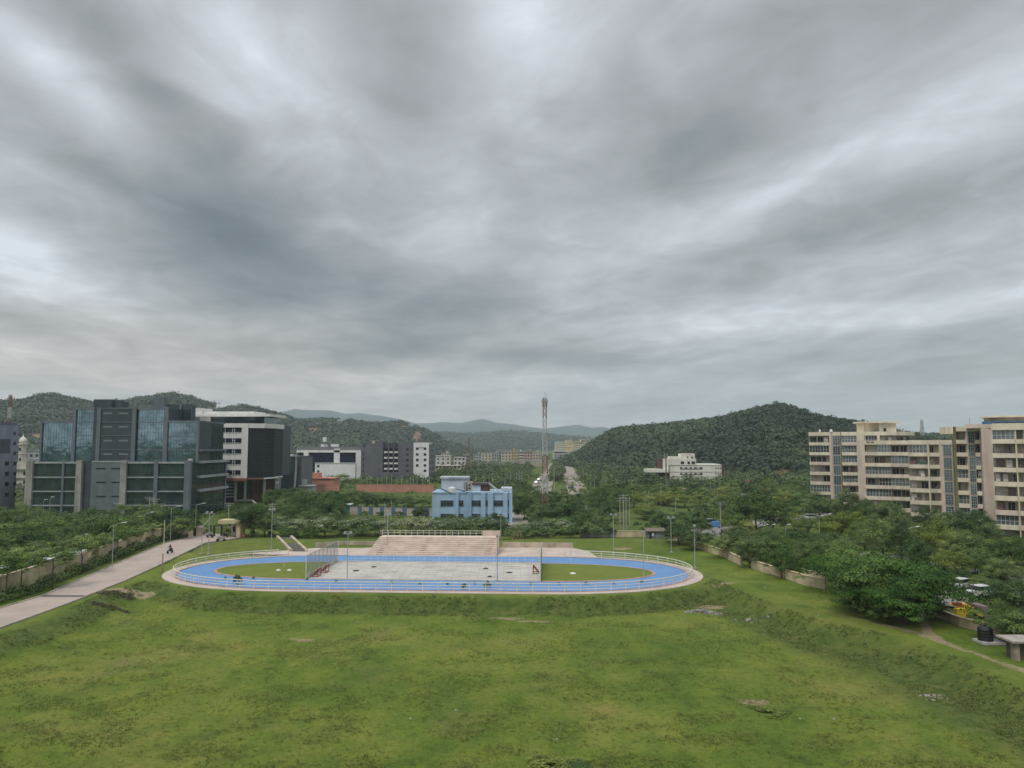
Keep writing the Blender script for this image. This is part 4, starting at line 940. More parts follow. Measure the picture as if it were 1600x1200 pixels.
def apartments():
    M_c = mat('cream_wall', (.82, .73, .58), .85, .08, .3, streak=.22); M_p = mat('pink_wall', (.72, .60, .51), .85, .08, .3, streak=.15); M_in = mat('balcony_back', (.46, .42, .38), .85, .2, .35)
    M_f = mat('frame_white', (.52, .53, .52), .6, .12, 2); M_gr = mat('grille', (.10, .11, .12), .6, .15, 2); M_ta = mat('tarp_green', (.055, .13, .085), .8, .3, .6); M_ol = mat('olive_pier', (.22, .20, .12), .85, .12, .4, streak=.2)
    M_lt = mat('curtain_pale', (.60, .57, .55), .9, .15, 1); M_dk = mat('opening_dark', (.035, .033, .034), .6, .2, 1); M_red = mat('cloth_mixed', (.22, .12, .10), .9, .5, 1.2, col2=(.08, .10, .14))
    rnd = random.Random(11)
    def block(label, spec, ztop, fh, nf, depth, loc):
        r = thing('apartment_block', label, 'apartment block', loc, 'cream apartment blocks')
        for (xa, ya, xb, yb, bays) in spec:
            F = face_px(xa, ya, xb, yb)
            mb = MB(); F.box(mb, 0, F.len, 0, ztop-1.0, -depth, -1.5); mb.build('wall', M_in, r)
            mb = MB(); F.box(mb, -.05, F.len+.05, ztop-1.15, ztop, -depth-.1, .12); mb.build('parapet', M_c, r)
            for (x0, x1, kind) in bays:
                u0 = F.hit(x0, 720)[0]; u1 = F.hit(x1, 720)[0]; wv = u1-u0
                if kind in 'wWo':
                    mb = MB(); F.box(mb, u0, u1, 0, ztop+(.02 if kind != 'W' else .03), -1.6, .2 if kind != 'W' else .5); mb.build('pier', {'w': M_c, 'W': M_p, 'o': M_ol}[kind], r); continue
                for k in range(nf):
                    zc_ = ztop-1.15-k*fh; zf = zc_-fh+1.02   # opening between zf and zc_
                    if zf < 0: break
                    if kind == 'g':       # glazed stair bay
                        mb = MB(); F.box(mb, u0, u1, zf-1.0, zc_+.05, -1.5, -.1); mb.build('stair_bay', M_p, r)
                        mb = MB(); F.box(mb, u0+.15*wv, u1-.12*wv, zf-.7, zc_-.2, -.12, .0); g = mb.build('stair_window', GL_S if rnd.random() < .7 else GL_W, r); mb = MB()
                        for q in range(4): u = u0+.15*wv+.73*wv*q/3; F.box(mb, u-.06, u+.06, zf-.7, zc_-.2, 0.001, .08)
                        for q in range(5): z = zf-.7+(zc_-.2-zf+.7)*q/4; F.box(mb, u0+.15*wv, u1-.12*wv, z-.05, z+.05, 0, .07)
                        mb.build('frame', mat('frame_teal', (.36, .43, .44), .5, .15, 2), g); continue
                    mb = MB(); F.box(mb, u0, u1, zf-.98, zf, -1.5, .25 if kind == 'b' else .6)
                    mb.build('balcony', M_c if rnd.random() < .88 else M_p, r)
                    mb = MB(); u = u0+.25; style = rnd.random(); gl = MB(); lt = MB()
                    if kind == 'B' and style < .5 or kind == 'b' and style < .22:      # enclosed with a glazed grid at the parapet line
                        F.box(gl, u0+.1, u1-.1, zf, zc_-.05, -.1, -.04)
                        nn = max(3, round(wv/.9))
                        for q in range(nn+1): uu = u0+.1+(wv-.2)*q/nn; F.box(mb, uu-.045, uu+.045, zf, zc_-.05, -.03, .04)
                        for zq in (.42, .98): F.box(mb, u0+.1, u1-.1, zf+(zc_-zf)*zq-.04, zf+(zc_-zf)*zq+.04, -.03, .04)
                        gl.build('glazing', GL_S if rnd.random() < .75 else GL_W, r); mb.build('glazing_frame', M_f, r); 
                    else:
                        while u < u1-1.0:
                            ww = rnd.uniform(.9, 1.9); ww = min(ww, u1-u-.1); t_ = rnd.random(); zz0 = zf-.8; zz1 = zc_-.35
                            if t_ < .52: F.box(gl, u, u+ww, zz0, zz1, -1.5, -1.44); F.box(mb, u+ww*.48, u+ww*.52, zz0, zz1, -1.44, -1.38); F.box(mb, u, u+ww, zz1-.06, zz1+.05, -1.44, -1.38); F.box(mb, u-.04, u+.04, zz0, zz1, -1.44, -1.38)
                            elif t_ < .80:
                                lt = MB(); F.box(lt, u, u+ww*.8, zf+.1, zz1, -1.5, -1.3 if t_ < .7 else -.5); lt.build('curtain', M_lt if rnd.random() < .8 else M_red, r)
                            u += ww+rnd.uniform(.2, .7)
                        if gl.v: gl.build('balcony_door', M_dk, r); mb.build('door_frame', M_f, r)
                        if rnd.random() < .35:
                            mb = MB(); nn = max(3, round(wv/.35)); h0 = zf+.45
                            for q in range(nn): F.box(mb, u0+wv*q/nn, u0+wv*q/nn+.04, zf, h0, .0, .05)
                            F.box(mb, u0, u1, h0, h0+.06, -.01, .06); mb.build('balcony_rail', M_gr, r)
                        if rnd.random() < .3:
                            mb = MB(); uu = u0+wv*rnd.uniform(.1, .6); F.box(mb, uu, uu+wv*.3, zf-.1, zf+.75, -.6, -.5); mb.build('laundry', M_red if rnd.random() < .6 else M_ta, r)
        return r
    zA = zat(675, 240)
    A = block('cream eight-storey apartment block, farthest left of three, with a stair tower on top', [
        (1265, 243, 1303, 240, [(1265, 1296.5, 'b'), (1296.5, 1300, 'W')]), (1300, 240, 1316, 239.5, [(1300, 1315, 'g'), (1314.2, 1316, 'o')]),
        (1316, 239, 1353, 236, [(1316, 1340, 'B'), (1340, 1353, 'w')]), (1353, 234, 1402, 231, [(1353, 1372, 'B'), (1372, 1376, 'w'), (1376, 1402, 'b')]), (1402, 231, 1430, 236, [(1402, 1430, 'B')])], zA, 3.12, 8, 14, (xat(1345, 245), 250, 0))
    F = face_px(1340, 237, 1410, 237); z0 = zA-.3
    F.one('stair_head', M_c, A, 1352, 661, 1373, 676, -6, -1, z0, zat(660.5, 237)); F.one('stair_head', M_c, A, 1373, 661, 1399, 676, -6, .5, z0, zat(660.5, 237)); F.one('roof_slab', M_c, A, 1348, 658.5, 1405, 661, -7, 1.3)
    F.one('slot_window', M_slot, A, 1375.5, 669, 1379, 688, 2.2, 2.4)
    for px, rr in ((1305, .3), (1287, .2)): o = F.P(F.hit(px, 675)[0], zA, -3); MB().lathe(o, [(rr*1.8, 0), (rr*1.5, .5), (rr*.5, .9)], 10).build('roof_vent', M_white, A)
    zB = zat(688, 206)
    B = block('cream apartment block in the middle of three, with a lower flat roof', [
        (1340, 219, 1352, 218, [(1340, 1352, 'W')]), (1352, 217, 1420, 211, [(1352, 1372, 'B'), (1372, 1392, 'B'), (1392, 1420, 'b')]),
        (1420, 200, 1452, 197, [(1420, 1450, 'b'), (1450, 1452, 'w')]), (1452, 197, 1473, 196, [(1452, 1468, 'b'), (1468, 1473, 'W')]), (1472, 195.5, 1492, 194, [(1472, 1489, 'g'), (1489, 1492, 'o')])], zB, 3.12, 7, 13, (xat(1420, 210), 214, 0))
    Fb = face_px(1420, 200, 1470, 196.5)
    for a in (1422, 1431, 1440): Fb.one('vent_slot', M_slot, B, a, 689, a+7, 691.3, .05, .2)
    Fb = face_px(1352, 217, 1420, 211)
    for a in (1354, 1361): Fb.one('vent_slot', M_slot, B, a, 690, a+4.5, 691.5, .1, .2)
    zC = zat(666, 183)
    Cb = block('cream apartment block, nearest and rightmost of three, cut by the photo edge', [
        (1494, 188, 1516, 186, [(1491.5, 1496, 'o'), (1496, 1514, 'B')]), (1513, 185.5, 1525, 185, [(1513, 1525, 'g')]), (1525, 185, 1537, 184, [(1525, 1535, 'b'), (1535, 1537, 'w')]), (1535, 181, 1552, 180, [(1535, 1552, 'W')]),
        (1552, 169, 1600, 165, [(1552, 1588, 'B'), (1588, 1590, 'w'), (1590, 1600, 'b')]), (1600, 165, 1680, 160, [(1600, 1625, 'B'), (1625, 1640, 'W'), (1640, 1680, 'b')])], zC, 3.12, 8, 14, (xat(1560, 185), 190, 0))
    F = face_px(1552, 169, 1600, 165); zc2 = zat(661.5, 168)
    F.one('parapet', M_c, Cb, 1551, 662, 1690, 674, -12, .4, zC-1.2, zc2)
    F = face_px(1474, 198, 1500, 197); F.one('parapet', M_c, Cb, 1477, 667, 1500, 678, -5, 0); 
    F = face_px(1528, 180, 1690, 168); F.one('stair_head', M_c, Cb, 1535, 654, 1690, 664, -10, -3, zC, zat(651, 176)); F.one('roof_slab', M_c, Cb, 1529, 648.5, 1690, 651, -11, -1)
    F.one('roof_awning', mat('awning_blue', (.08, .21, .42), .6, .2, .8), Cb, 1533, 658, 1600, 662, -3, -1.5); F.one('dark_gap', M_slot, Cb, 1552, 659, 1680, 662, -1.5, -1.3)
    F.one('roof_room', M_p, Cb, 1505, 664, 1550, 672, -6, -1.5, zC-.5, zat(663, 182)) 
    mb = MB(); mb.tube(D(1515, 664, 184), D(1515, 652, 184), .06); mb.build('antenna', M_galv, Cb)
apartments()

def left_grey():
    Y = 232; r = thing('office_building', 'slate blue-grey block with small square windows, cut by the left edge', 'office building', (xat(-25, Y), Y+8, 0))
    M1 = mat('slate_blue', (.28, .29, .35), .8, .08, .3, streak=.12); F = face_px(-60, Y, -14, Y); S = Face((xat(-14, Y, 15), Y), (xat(20, 243.5, 15), 243.5)); zt = zat(662, Y+8)
    mb = MB(); F.box(mb, 0, F.len, 0, zt, -11, 0); mb.build('body', M1, r)
    mb = MB(); S.box(mb, -.6, S.len, 0, zt, -1, 1.3); mb.build('side_wall', M1, r)
    for i, yy in enumerate((677, 693, 708.5, 724, 740, 756, 773)):
        S.one('window', M_slot, r, 14.5, yy-2.6, 18, yy+2.6, 1.28, 1.42)
        if i > 2: S.one('window', M_slot, r, 1, yy-3, 6.5, yy+3, 1.28, 1.42)
    S.one('glass_panel', mat('panel_dark', (.06, .07, .09), .4, .1, .5), r, -8, 686, 9, 708, 1.28, 1.38); S.one('parapet_band', mat('band_dull', (.16, .165, .2), .8, .1, .5), r, -12, 660, 20, 663, -1, 1.5)
    S.one('roof_unit', M_white, r, 2, 657, 8, 661, -4, -2)
left_grey()
def temple():
    Y = 300; F = face_px(16, Y, 60, Y); r = thing('temple', 'cream building with a domed white turret behind the slate blue block', 'temple', (xat(35, Y), Y+6, 0))
    m = mat('temple_cream', (.56, .53, .46), .8, .1, .3, streak=.15)
    F.one('body', m, r, 8, 735, 50, 800, -14, -.2, 0, zat(732, Y)); F.one('body', m, r, 20, 722, 47, 733, -12, -.6, zat(733, Y)-.1, zat(724, Y)); F.one('ledge', m, r, 16, 731.3, 50, 733.5, -.3, .5); F.one('ledge', m, r, 16, 745.5, 48, 747, -.3, .4)
    for a in (18, 36):
        for yy in (739.5, 753): F.one('window', M_slot, r, a, yy-3, a+7, yy+3, -.25, -.1)
    p = F.P(F.hit(26.5, 725)[0], zat(726, Y), -3); k = Y/F_PX
    MB().lathe(p, [(5.2*k, 0), (5.2*k, 16*k), (6*k, 16.3*k), (6*k, 17.3*k), (4.8*k, 17.5*k), (4.8*k, 30*k), (6.4*k, 31*k), (6.4*k, 32.5*k), (5*k, 33*k)], 12).build('turret', m, r)
    MB().lathe(p+Vector((0, 0, 33*k)), [(4.6*k, 0), (5.4*k, 3*k), (4.9*k, 6*k), (3.1*k, 8.6*k), (1.2*k, 10.5*k), (.4*k, 12*k), (.15*k, 15*k)], 14).build('dome', mat('dome_white', (.68, .66, .6), .7, .05, .5), r, smooth=True)
    for yy in (702, 718): F.one('window', M_slot, r, 25.5, yy-2.3, 28, yy+2.3, 5.2*k-3.1, 5.2*k-2.9)
temple()
# houses and sheds farther off: body, windows, roof slab each
def house(name, label, x0, x1, ytop, Y, m, dep=9, wins=3, fh=3.1, parts=True, cat='house', group=None):
    F = face_px(x0, Y, x1, Y); zt = zat(ytop, Y); r = thing(name, label, cat, (xat((x0+x1)/2, Y), Y+dep/2, 0), group)
    mb = MB(); F.box(mb, 0, F.len, 0, zt, -dep, 0); mb.build('wall', m, r)
    mb = MB(); F.box(mb, -.3, F.len+.3, zt, zt+.3, -dep-.3, .5); mb.build('roof', M_band if rnd_.random() < .5 else m, r)
    if rnd_.random() < .6: mb = MB(); u = F.len*rnd_.uniform(.1, .6); F.box(mb, u, u+F.len*.25, zt+.3, zt+2.4, -dep*.6, -dep*.2); mb.build('roof_room', m, r)
    k = 0
    while k*fh+2.4 < zt and k < 8:
        for i in range(wins):
            u = F.len*(i+.5)/wins; mb = MB(); F.box(mb, u-.75, u+.75, k*fh+1.0, k*fh+2.4, -.05, .06); mb.build('window', M_slot, r)
        k += 1
    return r
rnd_ = random.Random(5)
HM = [mat('house_cream', (.52, .46, .38), .85, .1, .3), mat('house_white', (.60, .59, .56), .85, .1, .3), mat('house_pink', (.48, .33, .28), .85, .1, .3), mat('house_grey', (.36, .36, .36), .85, .1, .3), mat('house_ochre', (.50, .38, .22), .85, .1, .3)]
hs = []
for k, (x0, x1, yt, Y, mi) in enumerate([(681, 704, 712.5, 640, 1), (709, 727, 715, 640, 1), (752, 768, 708, 820, 0), (768, 780, 707.5, 850, 3), (783, 799, 706, 800, 0), (799, 812, 704, 830, 4), (812, 818, 706, 860, 1), (819, 832, 705.5, 830, 2), (832, 845, 707, 850, 0), (846, 856, 710, 830, 2), (740, 752, 710, 900, 3), (690, 702, 708, 900, 0), (724, 734, 711, 760, 3)]):
    hs.append(house('house', '', x0, x1, yt, Y, HM[mi], 10, 3))
ordinals(hs, lambda o: 'small pale flat-roofed house', 'of the distant town row', 'distant houses in front of the hills', 'house')
hs = [house('house', '', 36, 62, 704, 420, HM[3], 10, 3), house('house', '', 46, 64, 718, 340, HM[0], 8, 2)]
hs[0]['label'] = 'grey house far back between the temple and the glass offices'; hs[1]['label'] = 'cream house right of the domed temple, nearer one'
o = house('warehouse', 'long beige two-storey building right of the narrow white block', 680, 720, 728, 520, HM[0], 12, 7, cat='building')
o = house('brick_house', 'low terracotta building with flat roof in front of the white framed building', 470, 523, 748, 330, mat('terracotta', (.50, .24, .17), .85, .12, .3), 10, 4)
o = house('concrete_shed', 'small grey concrete shed by the dark glass building', 469, 489, 760, 285, HM[3], 6, 2, cat='shed')
def far_apartments():
    Y = 1150; r = thing('apartment_block', 'long pale yellow apartment block far off at the end of the avenue', 'apartment block', (xat(900, Y), Y+10, 0))
    m1 = mat('yellow_wall', (.62, .56, .40), .85, .06, .05); m2 = mat('ochre_strip', (.66, .54, .33), .85, .06, .05); m3 = mat('green_roof', (.30, .48, .42), .85, .06, .05); m4 = mat('pale_wall', (.62, .62, .52), .85, .06, .05)
    F = face_px(868, Y, 940, Y)
    for k, (a, b, t_, m) in enumerate([(868, 877, 691, m4), (877, 884.5, 691, m1), (884.5, 895, 688.5, m2), (895, 908, 691, m1), (908, 921, 688, m1), (921, 928, 690, m4), (928, 937, 687.5, m3)]):
        z1 = zat(t_, Y); F.one('wing', m if m is not m3 else m4, r, a, 700, b, 712, -20-k, -k*.15, 0, z1)
        F.one('roof', m3 if k in (0, 6) else m1, r, a, 700, b, 712, -19-k, .3, z1, z1+1.2)
        n = int((b-a)/2.2)
        for i in range(n):
            for j in range(8): x = a+1+i*2.2; yy = t_+2.2+j*3.0; F.one('window', mat('far_window', (.10, .11, .11), .5, .1, .5), r, x, yy-.75, x+1.0, yy+.55, -k*.15-.1, .25-k*.15) if k in (0, 1, 3, 4) or j % 2 else None
    F2 = face_px(864, 1080, 890, 1080); r2 = thing('station_building', 'low white building with long dark window strips at the end of the avenue', 'building', (xat(877, 1080), 1085, 0))
    F2.one('wall', HM[1], r2, 864.5, 705, 889, 716, -12, 0, 0, None)
    for yy in (707.5, 711, 714.2): F2.one('strip_window', M_slot, r2, 866, yy-.8, 888, yy+.6, -.1, .2)
    F2.one('roof', HM[1], r2, 864, 703.8, 881, 705.4, -12, 1)
far_apartments()
# flyover ramp wall
r = thing('flyover', 'long concrete flyover wall rising across the town towards the tower', 'flyover', G(780, 728))
pts = [(680, 729.5, 735, 640), (740, 726, 733, 660), (790, 722.5, 733, 690), (830, 719.5, 734, 700), (856, 719, 738, 690)]
for (a, ya, ba, Ya), (b, yb, bb, Yb) in zip(pts[:-1], pts[1:]):
    p, q = D(a, ya, Ya), D(b, yb, Yb); p0 = Vector((p.x, p.y, 0)); q0 = Vector((q.x, q.y, 0)); w_ = Vector((0, 12, 0))
    MB().hexa([p0, q0, q0+w_, p0+w_, p, q, q+w_, p+w_]).build('ramp_wall', mat('flyover_wall', (.40, .35, .29), .9, .1, .1, streak=.1), r)
    MB().hexa([p, q, q+w_*.05, p+w_*.05]+[v+Vector((0, 0, 1.0)) for v in (p, q, q+w_*.05, p+w_*.05)]).build('parapet', HM[3], r)
# ================================================================== TREES
LM = {'dark': leafmat('foliage_dark', (.022, .052, .013), (.115, .185, .042)), 'umb': leafmat('foliage_umbrella', (.026, .075, .012), (.140, .240, .042), .24),
      'mid': leafmat('foliage_mid', (.040, .085, .018), (.175, .260, .055), .22), 'yel': leafmat('foliage_yellowish', (.070, .110, .018), (.280, .330, .065), .24),
      'flo': leafmat('foliage_flowering', (.034, .070, .020), (.160, .225, .065), .2, (.44, .44, .38)), 'hedge': leafmat('foliage_hedge', (.028, .060, .015), (.120, .190, .042))}
M_bark = mat('bark', (.13, .10, .075), .95, .25, 3, streak=.2); M_bark2 = mat('bark_dark', (.07, .055, .045), .95, .25, 3)
PROTO = {}
def lay_boost(k): return k == 'umb'
def crown_mesh(nm, kind, W, H, base, seed, n_cl, per, leaf, m, flat=.45, layered=False, gap=.0):
    """crown of width W from height base to H, made of leaf clumps spread over and through its volume"""
    rng = np.random.default_rng(seed); ch = H-base
    th = rng.uniform(0, 2*np.pi, n_cl); cz = rng.uniform(-.45 if not layered else -.1, 1, n_cl); sr = np.sqrt(np.clip(1-cz**2, 0, 1))
    rr = rng.uniform(.45, 1.0, n_cl)**.6
    bump = 1+.22*np.sin(th*3+seed)+.16*np.sin(th*5+seed*2.3)
    c = np.stack([sr*np.cos(th)*rr*W/2*bump, sr*np.sin(th)*rr*W/2*bump, base+ch*.42+cz*rr*ch*.52*rng.uniform(.8, 1.15, n_cl)], 1)
    if layered: c[:, 2] = base+ch*(.25+.62*(1-(np.hypot(c[:, 0], c[:, 1])/(W/2*1.2))**2*.75))*rng.uniform(.42, 1.05, n_cl)**.8
    cr = rng.uniform(.65, 1.35, n_cl)*W*.125
    if lay_boost(kind): cr = cr*1.25
    idx = np.repeat(np.arange(n_cl), per); m_ = n_cl*per
    d = rng.normal(size=(m_, 3)); d /= np.linalg.norm(d, axis=1, keepdims=True); d[:, 2] = np.where(d[:, 2] < -.2, -d[:, 2], d[:, 2])
    rad = rng.uniform(.6, 1.08, m_)[:, None]
    sc3 = np.stack([cr*1.15, cr*1.15, cr*flat*1.6], 1)[idx]
    P = c[idx]+d*rad*sc3
    out = c[idx]-np.array([0, 0, base+ch*.2]); out /= np.maximum(.1, np.linalg.norm(out, axis=1, keepdims=True))
    Nn = d*1.1+out*.4+np.array([0, 0, .35])+rng.normal(size=(m_, 3))*.22
    V, Fq = leaf_quads(P, Nn, leaf, rng, .62)
    ct = rng.uniform(0, .9, n_cl)
    if kind == 'flo': ct = np.where(c[:, 2] > base+ch*.62, ct+rng.uniform(0, .35, n_cl), ct)
    tint = ct[idx]+rng.normal(size=m_)*.12
    if kind == 'flo':
        top = (P[:, 2] > base+ch*.55) & (rng.random(m_) < .26) & (ct[idx] > .4); tint = np.where(top, 1.0, np.minimum(tint, .85))
    else: tint = np.clip(tint, 0, 1)
    return np_mesh(nm, V, Fq, m, False, {'tint': np.repeat(tint, 4)}), c
def trunk_mb(H, base, W, r, clumps, rng, nb=7, multi=1):
    mb = MB()
    for s in range(multi):
        ox, oy = (0, 0) if multi == 1 else (rng.uniform(-.5, .5), rng.uniform(-.5, .5))
        p = Vector((ox*.4, oy*.4, -.5)); q = Vector((ox+rng.uniform(-.2, .2), oy+rng.uniform(-.2, .2), base*.75+.2)); e_ = Vector((ox*1.6+rng.uniform(-.3, .3), oy*1.6, base+(H-base)*.45))
        mb.tube(p, q, r/(multi**.5), r*.72/(multi**.5), 7); mb.tube(q, e_, r*.72/(multi**.5), r*.3, 6)
        for k in range(nb):
            c = Vector(clumps[rng.integers(0, len(clumps))]); st_ = q.lerp(e_, rng.uniform(0, .8)); md = st_.lerp(c, .5)+Vector((0, 0, .15*W*.1))
            mb.tube(st_, md, r*.34, r*.2, 5, False); mb.tube(md, c, r*.2, r*.07, 4, False)
    return mb
KINDS = {  # name, width, height, crown base, clumps, leaves, leaf size, material, flatness, layered, trunk radius
 'umbrella': ('umbrella_tree', 12, 8.0, .9, 90, 120, .33, 'umb', .24, True, .28), 'dense': ('broadleaf_tree', 8, 8.5, .2, 84, 92, .30, 'dark', .62, False, .24),
 'green': ('broadleaf_tree', 8, 8.0, .5, 80, 92, .30, 'mid', .55, False, .22), 'yellow': ('broadleaf_tree', 8, 7.5, .4, 80, 92, .30, 'yel', .55, False, .2),
 'street': ('street_tree', 4.4, 5.6, 2.4, 46, 60, .24, 'mid', .5, False, .10), 'flower': ('flowering_bush', 5.6, 4.2, .2, 80, 72, .25, 'flo', .6, False, .1),
 'bush': ('bush', 3.2, 2.2, .05, 40, 60, .22, 'dark', .6, False, .05), 'bushy': ('bush', 3.2, 2.2, .05, 40, 60, .22, 'yel', .6, False, .05), 'small': ('young_tree', 3.0, 3.6, 1.1, 36, 54, .2, 'yel', .5, False, .06)}
TN = 0
def make_proto(kind, v):
    nm, W, H, b, ncl, per, leaf, lm, fl, lay, tr = KINDS[kind]; rng = np.random.default_rng(hash((len(kind)*31+ord(kind[0]), v)) % 9999)
    cmesh, cl = crown_mesh('crown', kind[:3], W, H, b, v*7+ord(kind[0])+ord(kind[1]), ncl, per, leaf, LM[lm], fl, lay)
    mb = trunk_mb(H, b, W, tr, cl, rng, 8 if W > 5 else 4, 3 if kind == 'umbrella' else (2 if v % 2 and kind != 'street' else 1))
    return cmesh, mb
TM = {}
def tree(kind, pos, h=None, wdt=None, label='', group=None, v=None, cat=None):
    nm, W, H = KINDS[kind][:3]; v = rnd_.randrange(3) if v is None else v
    o = thing(nm, label, cat or ('bush' if 'bush' in nm else 'tree'), (pos[0], pos[1], pos[2] if len(pos) > 2 else 0), group)
    if (kind, v) not in TM:
        cm, mb = make_proto(kind, v); me_t = bpy.data.meshes.new('trunk'); me_t.from_pydata([tuple(x) for x in mb.v], [], mb.f); me_t.materials.append(M_bark if kind in ('umbrella', 'street') else M_bark2)
        TM[(kind, v)] = (cm, me_t)
    for n_, me_ in zip(('crown', 'trunk'), TM[(kind, v)]):
        c = bpy.data.objects.new(n_, me_); C.objects.link(c); c.parent = o
    sz = (h or H)/H; sx = (wdt or W*sz)/W; o.scale = (sx, sx*rnd_.uniform(.9, 1.1), sz); o.rotation_euler = (0, 0, rnd_.uniform(0, 6.28)); return o
def tpx(kind, px, base, top, wpx=None, **k):
    """tree whose foot is at this ground point, sized to reach the given height and spread"""
    p = G(px, base); h = zat(top, p.y); return tree(kind, p, h, wpx*p.y/F_PX if wpx else None, **k)
def row(kind, lst, look, where, group, cat=None):
    obs = [tpx(kind if len(q) < 5 or not isinstance(q[4], str) else q[4], *q[:4]) for q in lst]; ordinals(obs, look, where, group, cat); return obs
# --- left: thin-trunked trees along the cream wall
row('street', [(9, 936, 860, 50), (33, 926, 852, 48), (82, 918, 851, 60), (128, 896, 834, 44), (148, 880, 838, 34), (161, 873, 832, 30), (183, 868, 826, 34), (199, 860, 822, 34), (213, 855, 824, 28), (229, 849, 819, 30), (243, 843, 815, 28), (258, 839, 817, 26), (272, 836, 815, 24)],
    'thin-trunked light green street tree', 'of the row by the cream wall', 'street trees along the cream wall')
# --- left wood behind the wall
row('dense', [(-30, 868, 815, 80), (12, 862, 812, 70, 'green'), (42, 872, 826, 60), (78, 858, 805, 74, 'green'), (108, 866, 818, 56), (140, 852, 795, 60), (168, 856, 800, 72, 'green'), (196, 848, 806, 54), (15, 845, 800, 60), (55, 846, 803, 56), (98, 842, 800, 60), (118, 880, 838, 60), (60, 888, 850, 60)],
    'rounded dense tree', 'of the wood between cream wall and glass offices', 'wood left of the cream wall')
row('dense', [(268, 838, 790, 52), (296, 836, 792, 40), (250, 836, 802, 40, 'green'), (282, 842, 805, 34, 'green')], 'dark round tree', 'of those before the glass offices', 'trees by the gate')
row('dense', [(395, 838, 784, 52, ), (378, 836, 790, 36), (413, 838, 796, 36)], 'very dark dense tree', 'of the clump beside the gatehouse', 'dark clump beside the gatehouse')
# --- behind the rink: flowering bushes
fl = [(437, 836, 806, 44), (465, 838, 808, 42), (510, 838, 806, 52), (541, 834, 812, 40), (568, 836, 807, 54), (598, 835, 812, 44), (628, 834, 810, 44), (652, 836, 806, 50), (684, 834, 811, 44), (708, 836, 810, 44), (733, 834, 810, 44), (757, 836, 806, 44), (780, 834, 812, 38), (846, 836, 812, 44), (872, 834, 810, 44), (815, 838, 816, 34)]
row('flower', fl, 'round bush dusted with pale blossom', 'of the row behind the rink', 'flowering bushes behind the rink')
row('bush', [(450, 842, 824, 30), (488, 842, 824, 30), (556, 842, 826, 26), (600, 842, 824, 34), (640, 842, 826, 30), (670, 842, 824, 34), (702, 842, 824, 30), (745, 842, 824, 34), (772, 842, 826, 26), (805, 842, 826, 30), (832, 842, 824, 34), (862, 841, 824, 30), (892, 840, 822, 34), (922, 839, 818, 38), (948, 838, 822, 24)],
    'low dark bush', 'of the hedge line directly behind the rink lawn', 'low bushes behind the rink')
# --- dark trees left of middle
row('dense', [(446, 812, 775, 40), (470, 818, 768, 48), (492, 812, 764, 42), (516, 822, 776, 44), (455, 826, 790, 40), (487, 828, 790, 44), (520, 830, 796, 34)], 'big dark tree', 'of the wood right of the white office block', 'dark wood right of the white offices')
row('dense', [(553, 796, 763, 44), (573, 794, 768, 28), (590, 792, 770, 40), (612, 792, 772, 36), (637, 793, 775, 30), (660, 792, 776, 28, 'green')], 'rounded dark tree', 'of those between terracotta hoarding and beige wall', 'trees on the plot before the hoarding')
row('green', [(535, 762, 739, 28), (558, 762, 745, 24), (580, 760, 746, 26), (602, 760, 745, 26), (625, 760, 747, 24)], 'small green tree', 'of those behind the terracotta hoarding', 'trees behind the hoarding')
row('bush', [(652, 806, 795, 16), (661, 806, 792, 14), (570, 808, 798, 16), (595, 808, 799, 14), (624, 808, 799, 14)], 'small dark shrub', 'of those in front of the beige blue-panelled wall', 'shrubs before the beige wall')
row('dense', [(683, 824, 806, 26), (705, 824, 801, 34), (738, 824, 805, 26), (775, 824, 801, 32), (722, 826, 806, 24)], 'dark leafy shrub', 'of those in front of the blue building', 'shrubs in front of the blue building', 'bush')
# --- middle right of the tower
row('dense', [(815, 800, 766, 40), (838, 796, 762, 36), (862, 800, 764, 40), (885, 802, 768, 40), (820, 812, 780, 34), (842, 816, 786, 40), (870, 818, 782, 48), (900, 818, 784, 44), (908, 798, 768, 38), (935, 804, 772, 40), (925, 826, 792, 44), (955, 812, 780, 36)], 'spreading dark tree', 'of the wood round the lattice tower', 'wood round the lattice tower')
row('dense', [(885, 828, 806, 34, 'green'), (905, 832, 802, 34), (940, 832, 804, 34), (860, 828, 808, 30, 'green')], 'mid-sized green tree', 'of those behind the right rink lawn', 'trees behind the right lawn')
row('yellow', [(990, 792, 769, 36), (1010, 800, 786, 34), (1028, 788, 768, 36), (1046, 790, 769, 34), (1070, 792, 772, 34), (1006, 810, 790, 30), (1095, 790, 772, 30), (960, 786, 770, 26)], 'yellow-green rounded tree', 'of the clump before the white stepped building', 'yellow-green clump right of centre')
row('dense', [(1035, 828, 798, 52), (1062, 834, 800, 56), (1090, 836, 806, 44), (1060, 852, 818, 46), (1085, 858, 826, 44), (1105, 856, 832, 32), (1020, 812, 796, 40), (1100, 814, 788, 38), (1120, 818, 790, 30, 'green')], 'dark broad tree', 'of the clump by the grey shed', 'dark clump by the grey shed')
row('dense', [(1180, 830, 762, 70), (1160, 824, 776, 46), (1205, 832, 778, 50), (1150, 834, 800, 36, 'green'), (1130, 806, 774, 32)], 'tall dark tree', 'of the clump left of the apartments', 'tall clump left of the apartments')
row('yellow', [(1142, 818, 792, 26), (1165, 835, 812, 32), (1240, 828, 800, 34), (1262, 834, 806, 40, 'green'), (1225, 812, 786, 36, 'green')], 'small light green tree', 'of those along the curving road', 'light trees along the road bend')
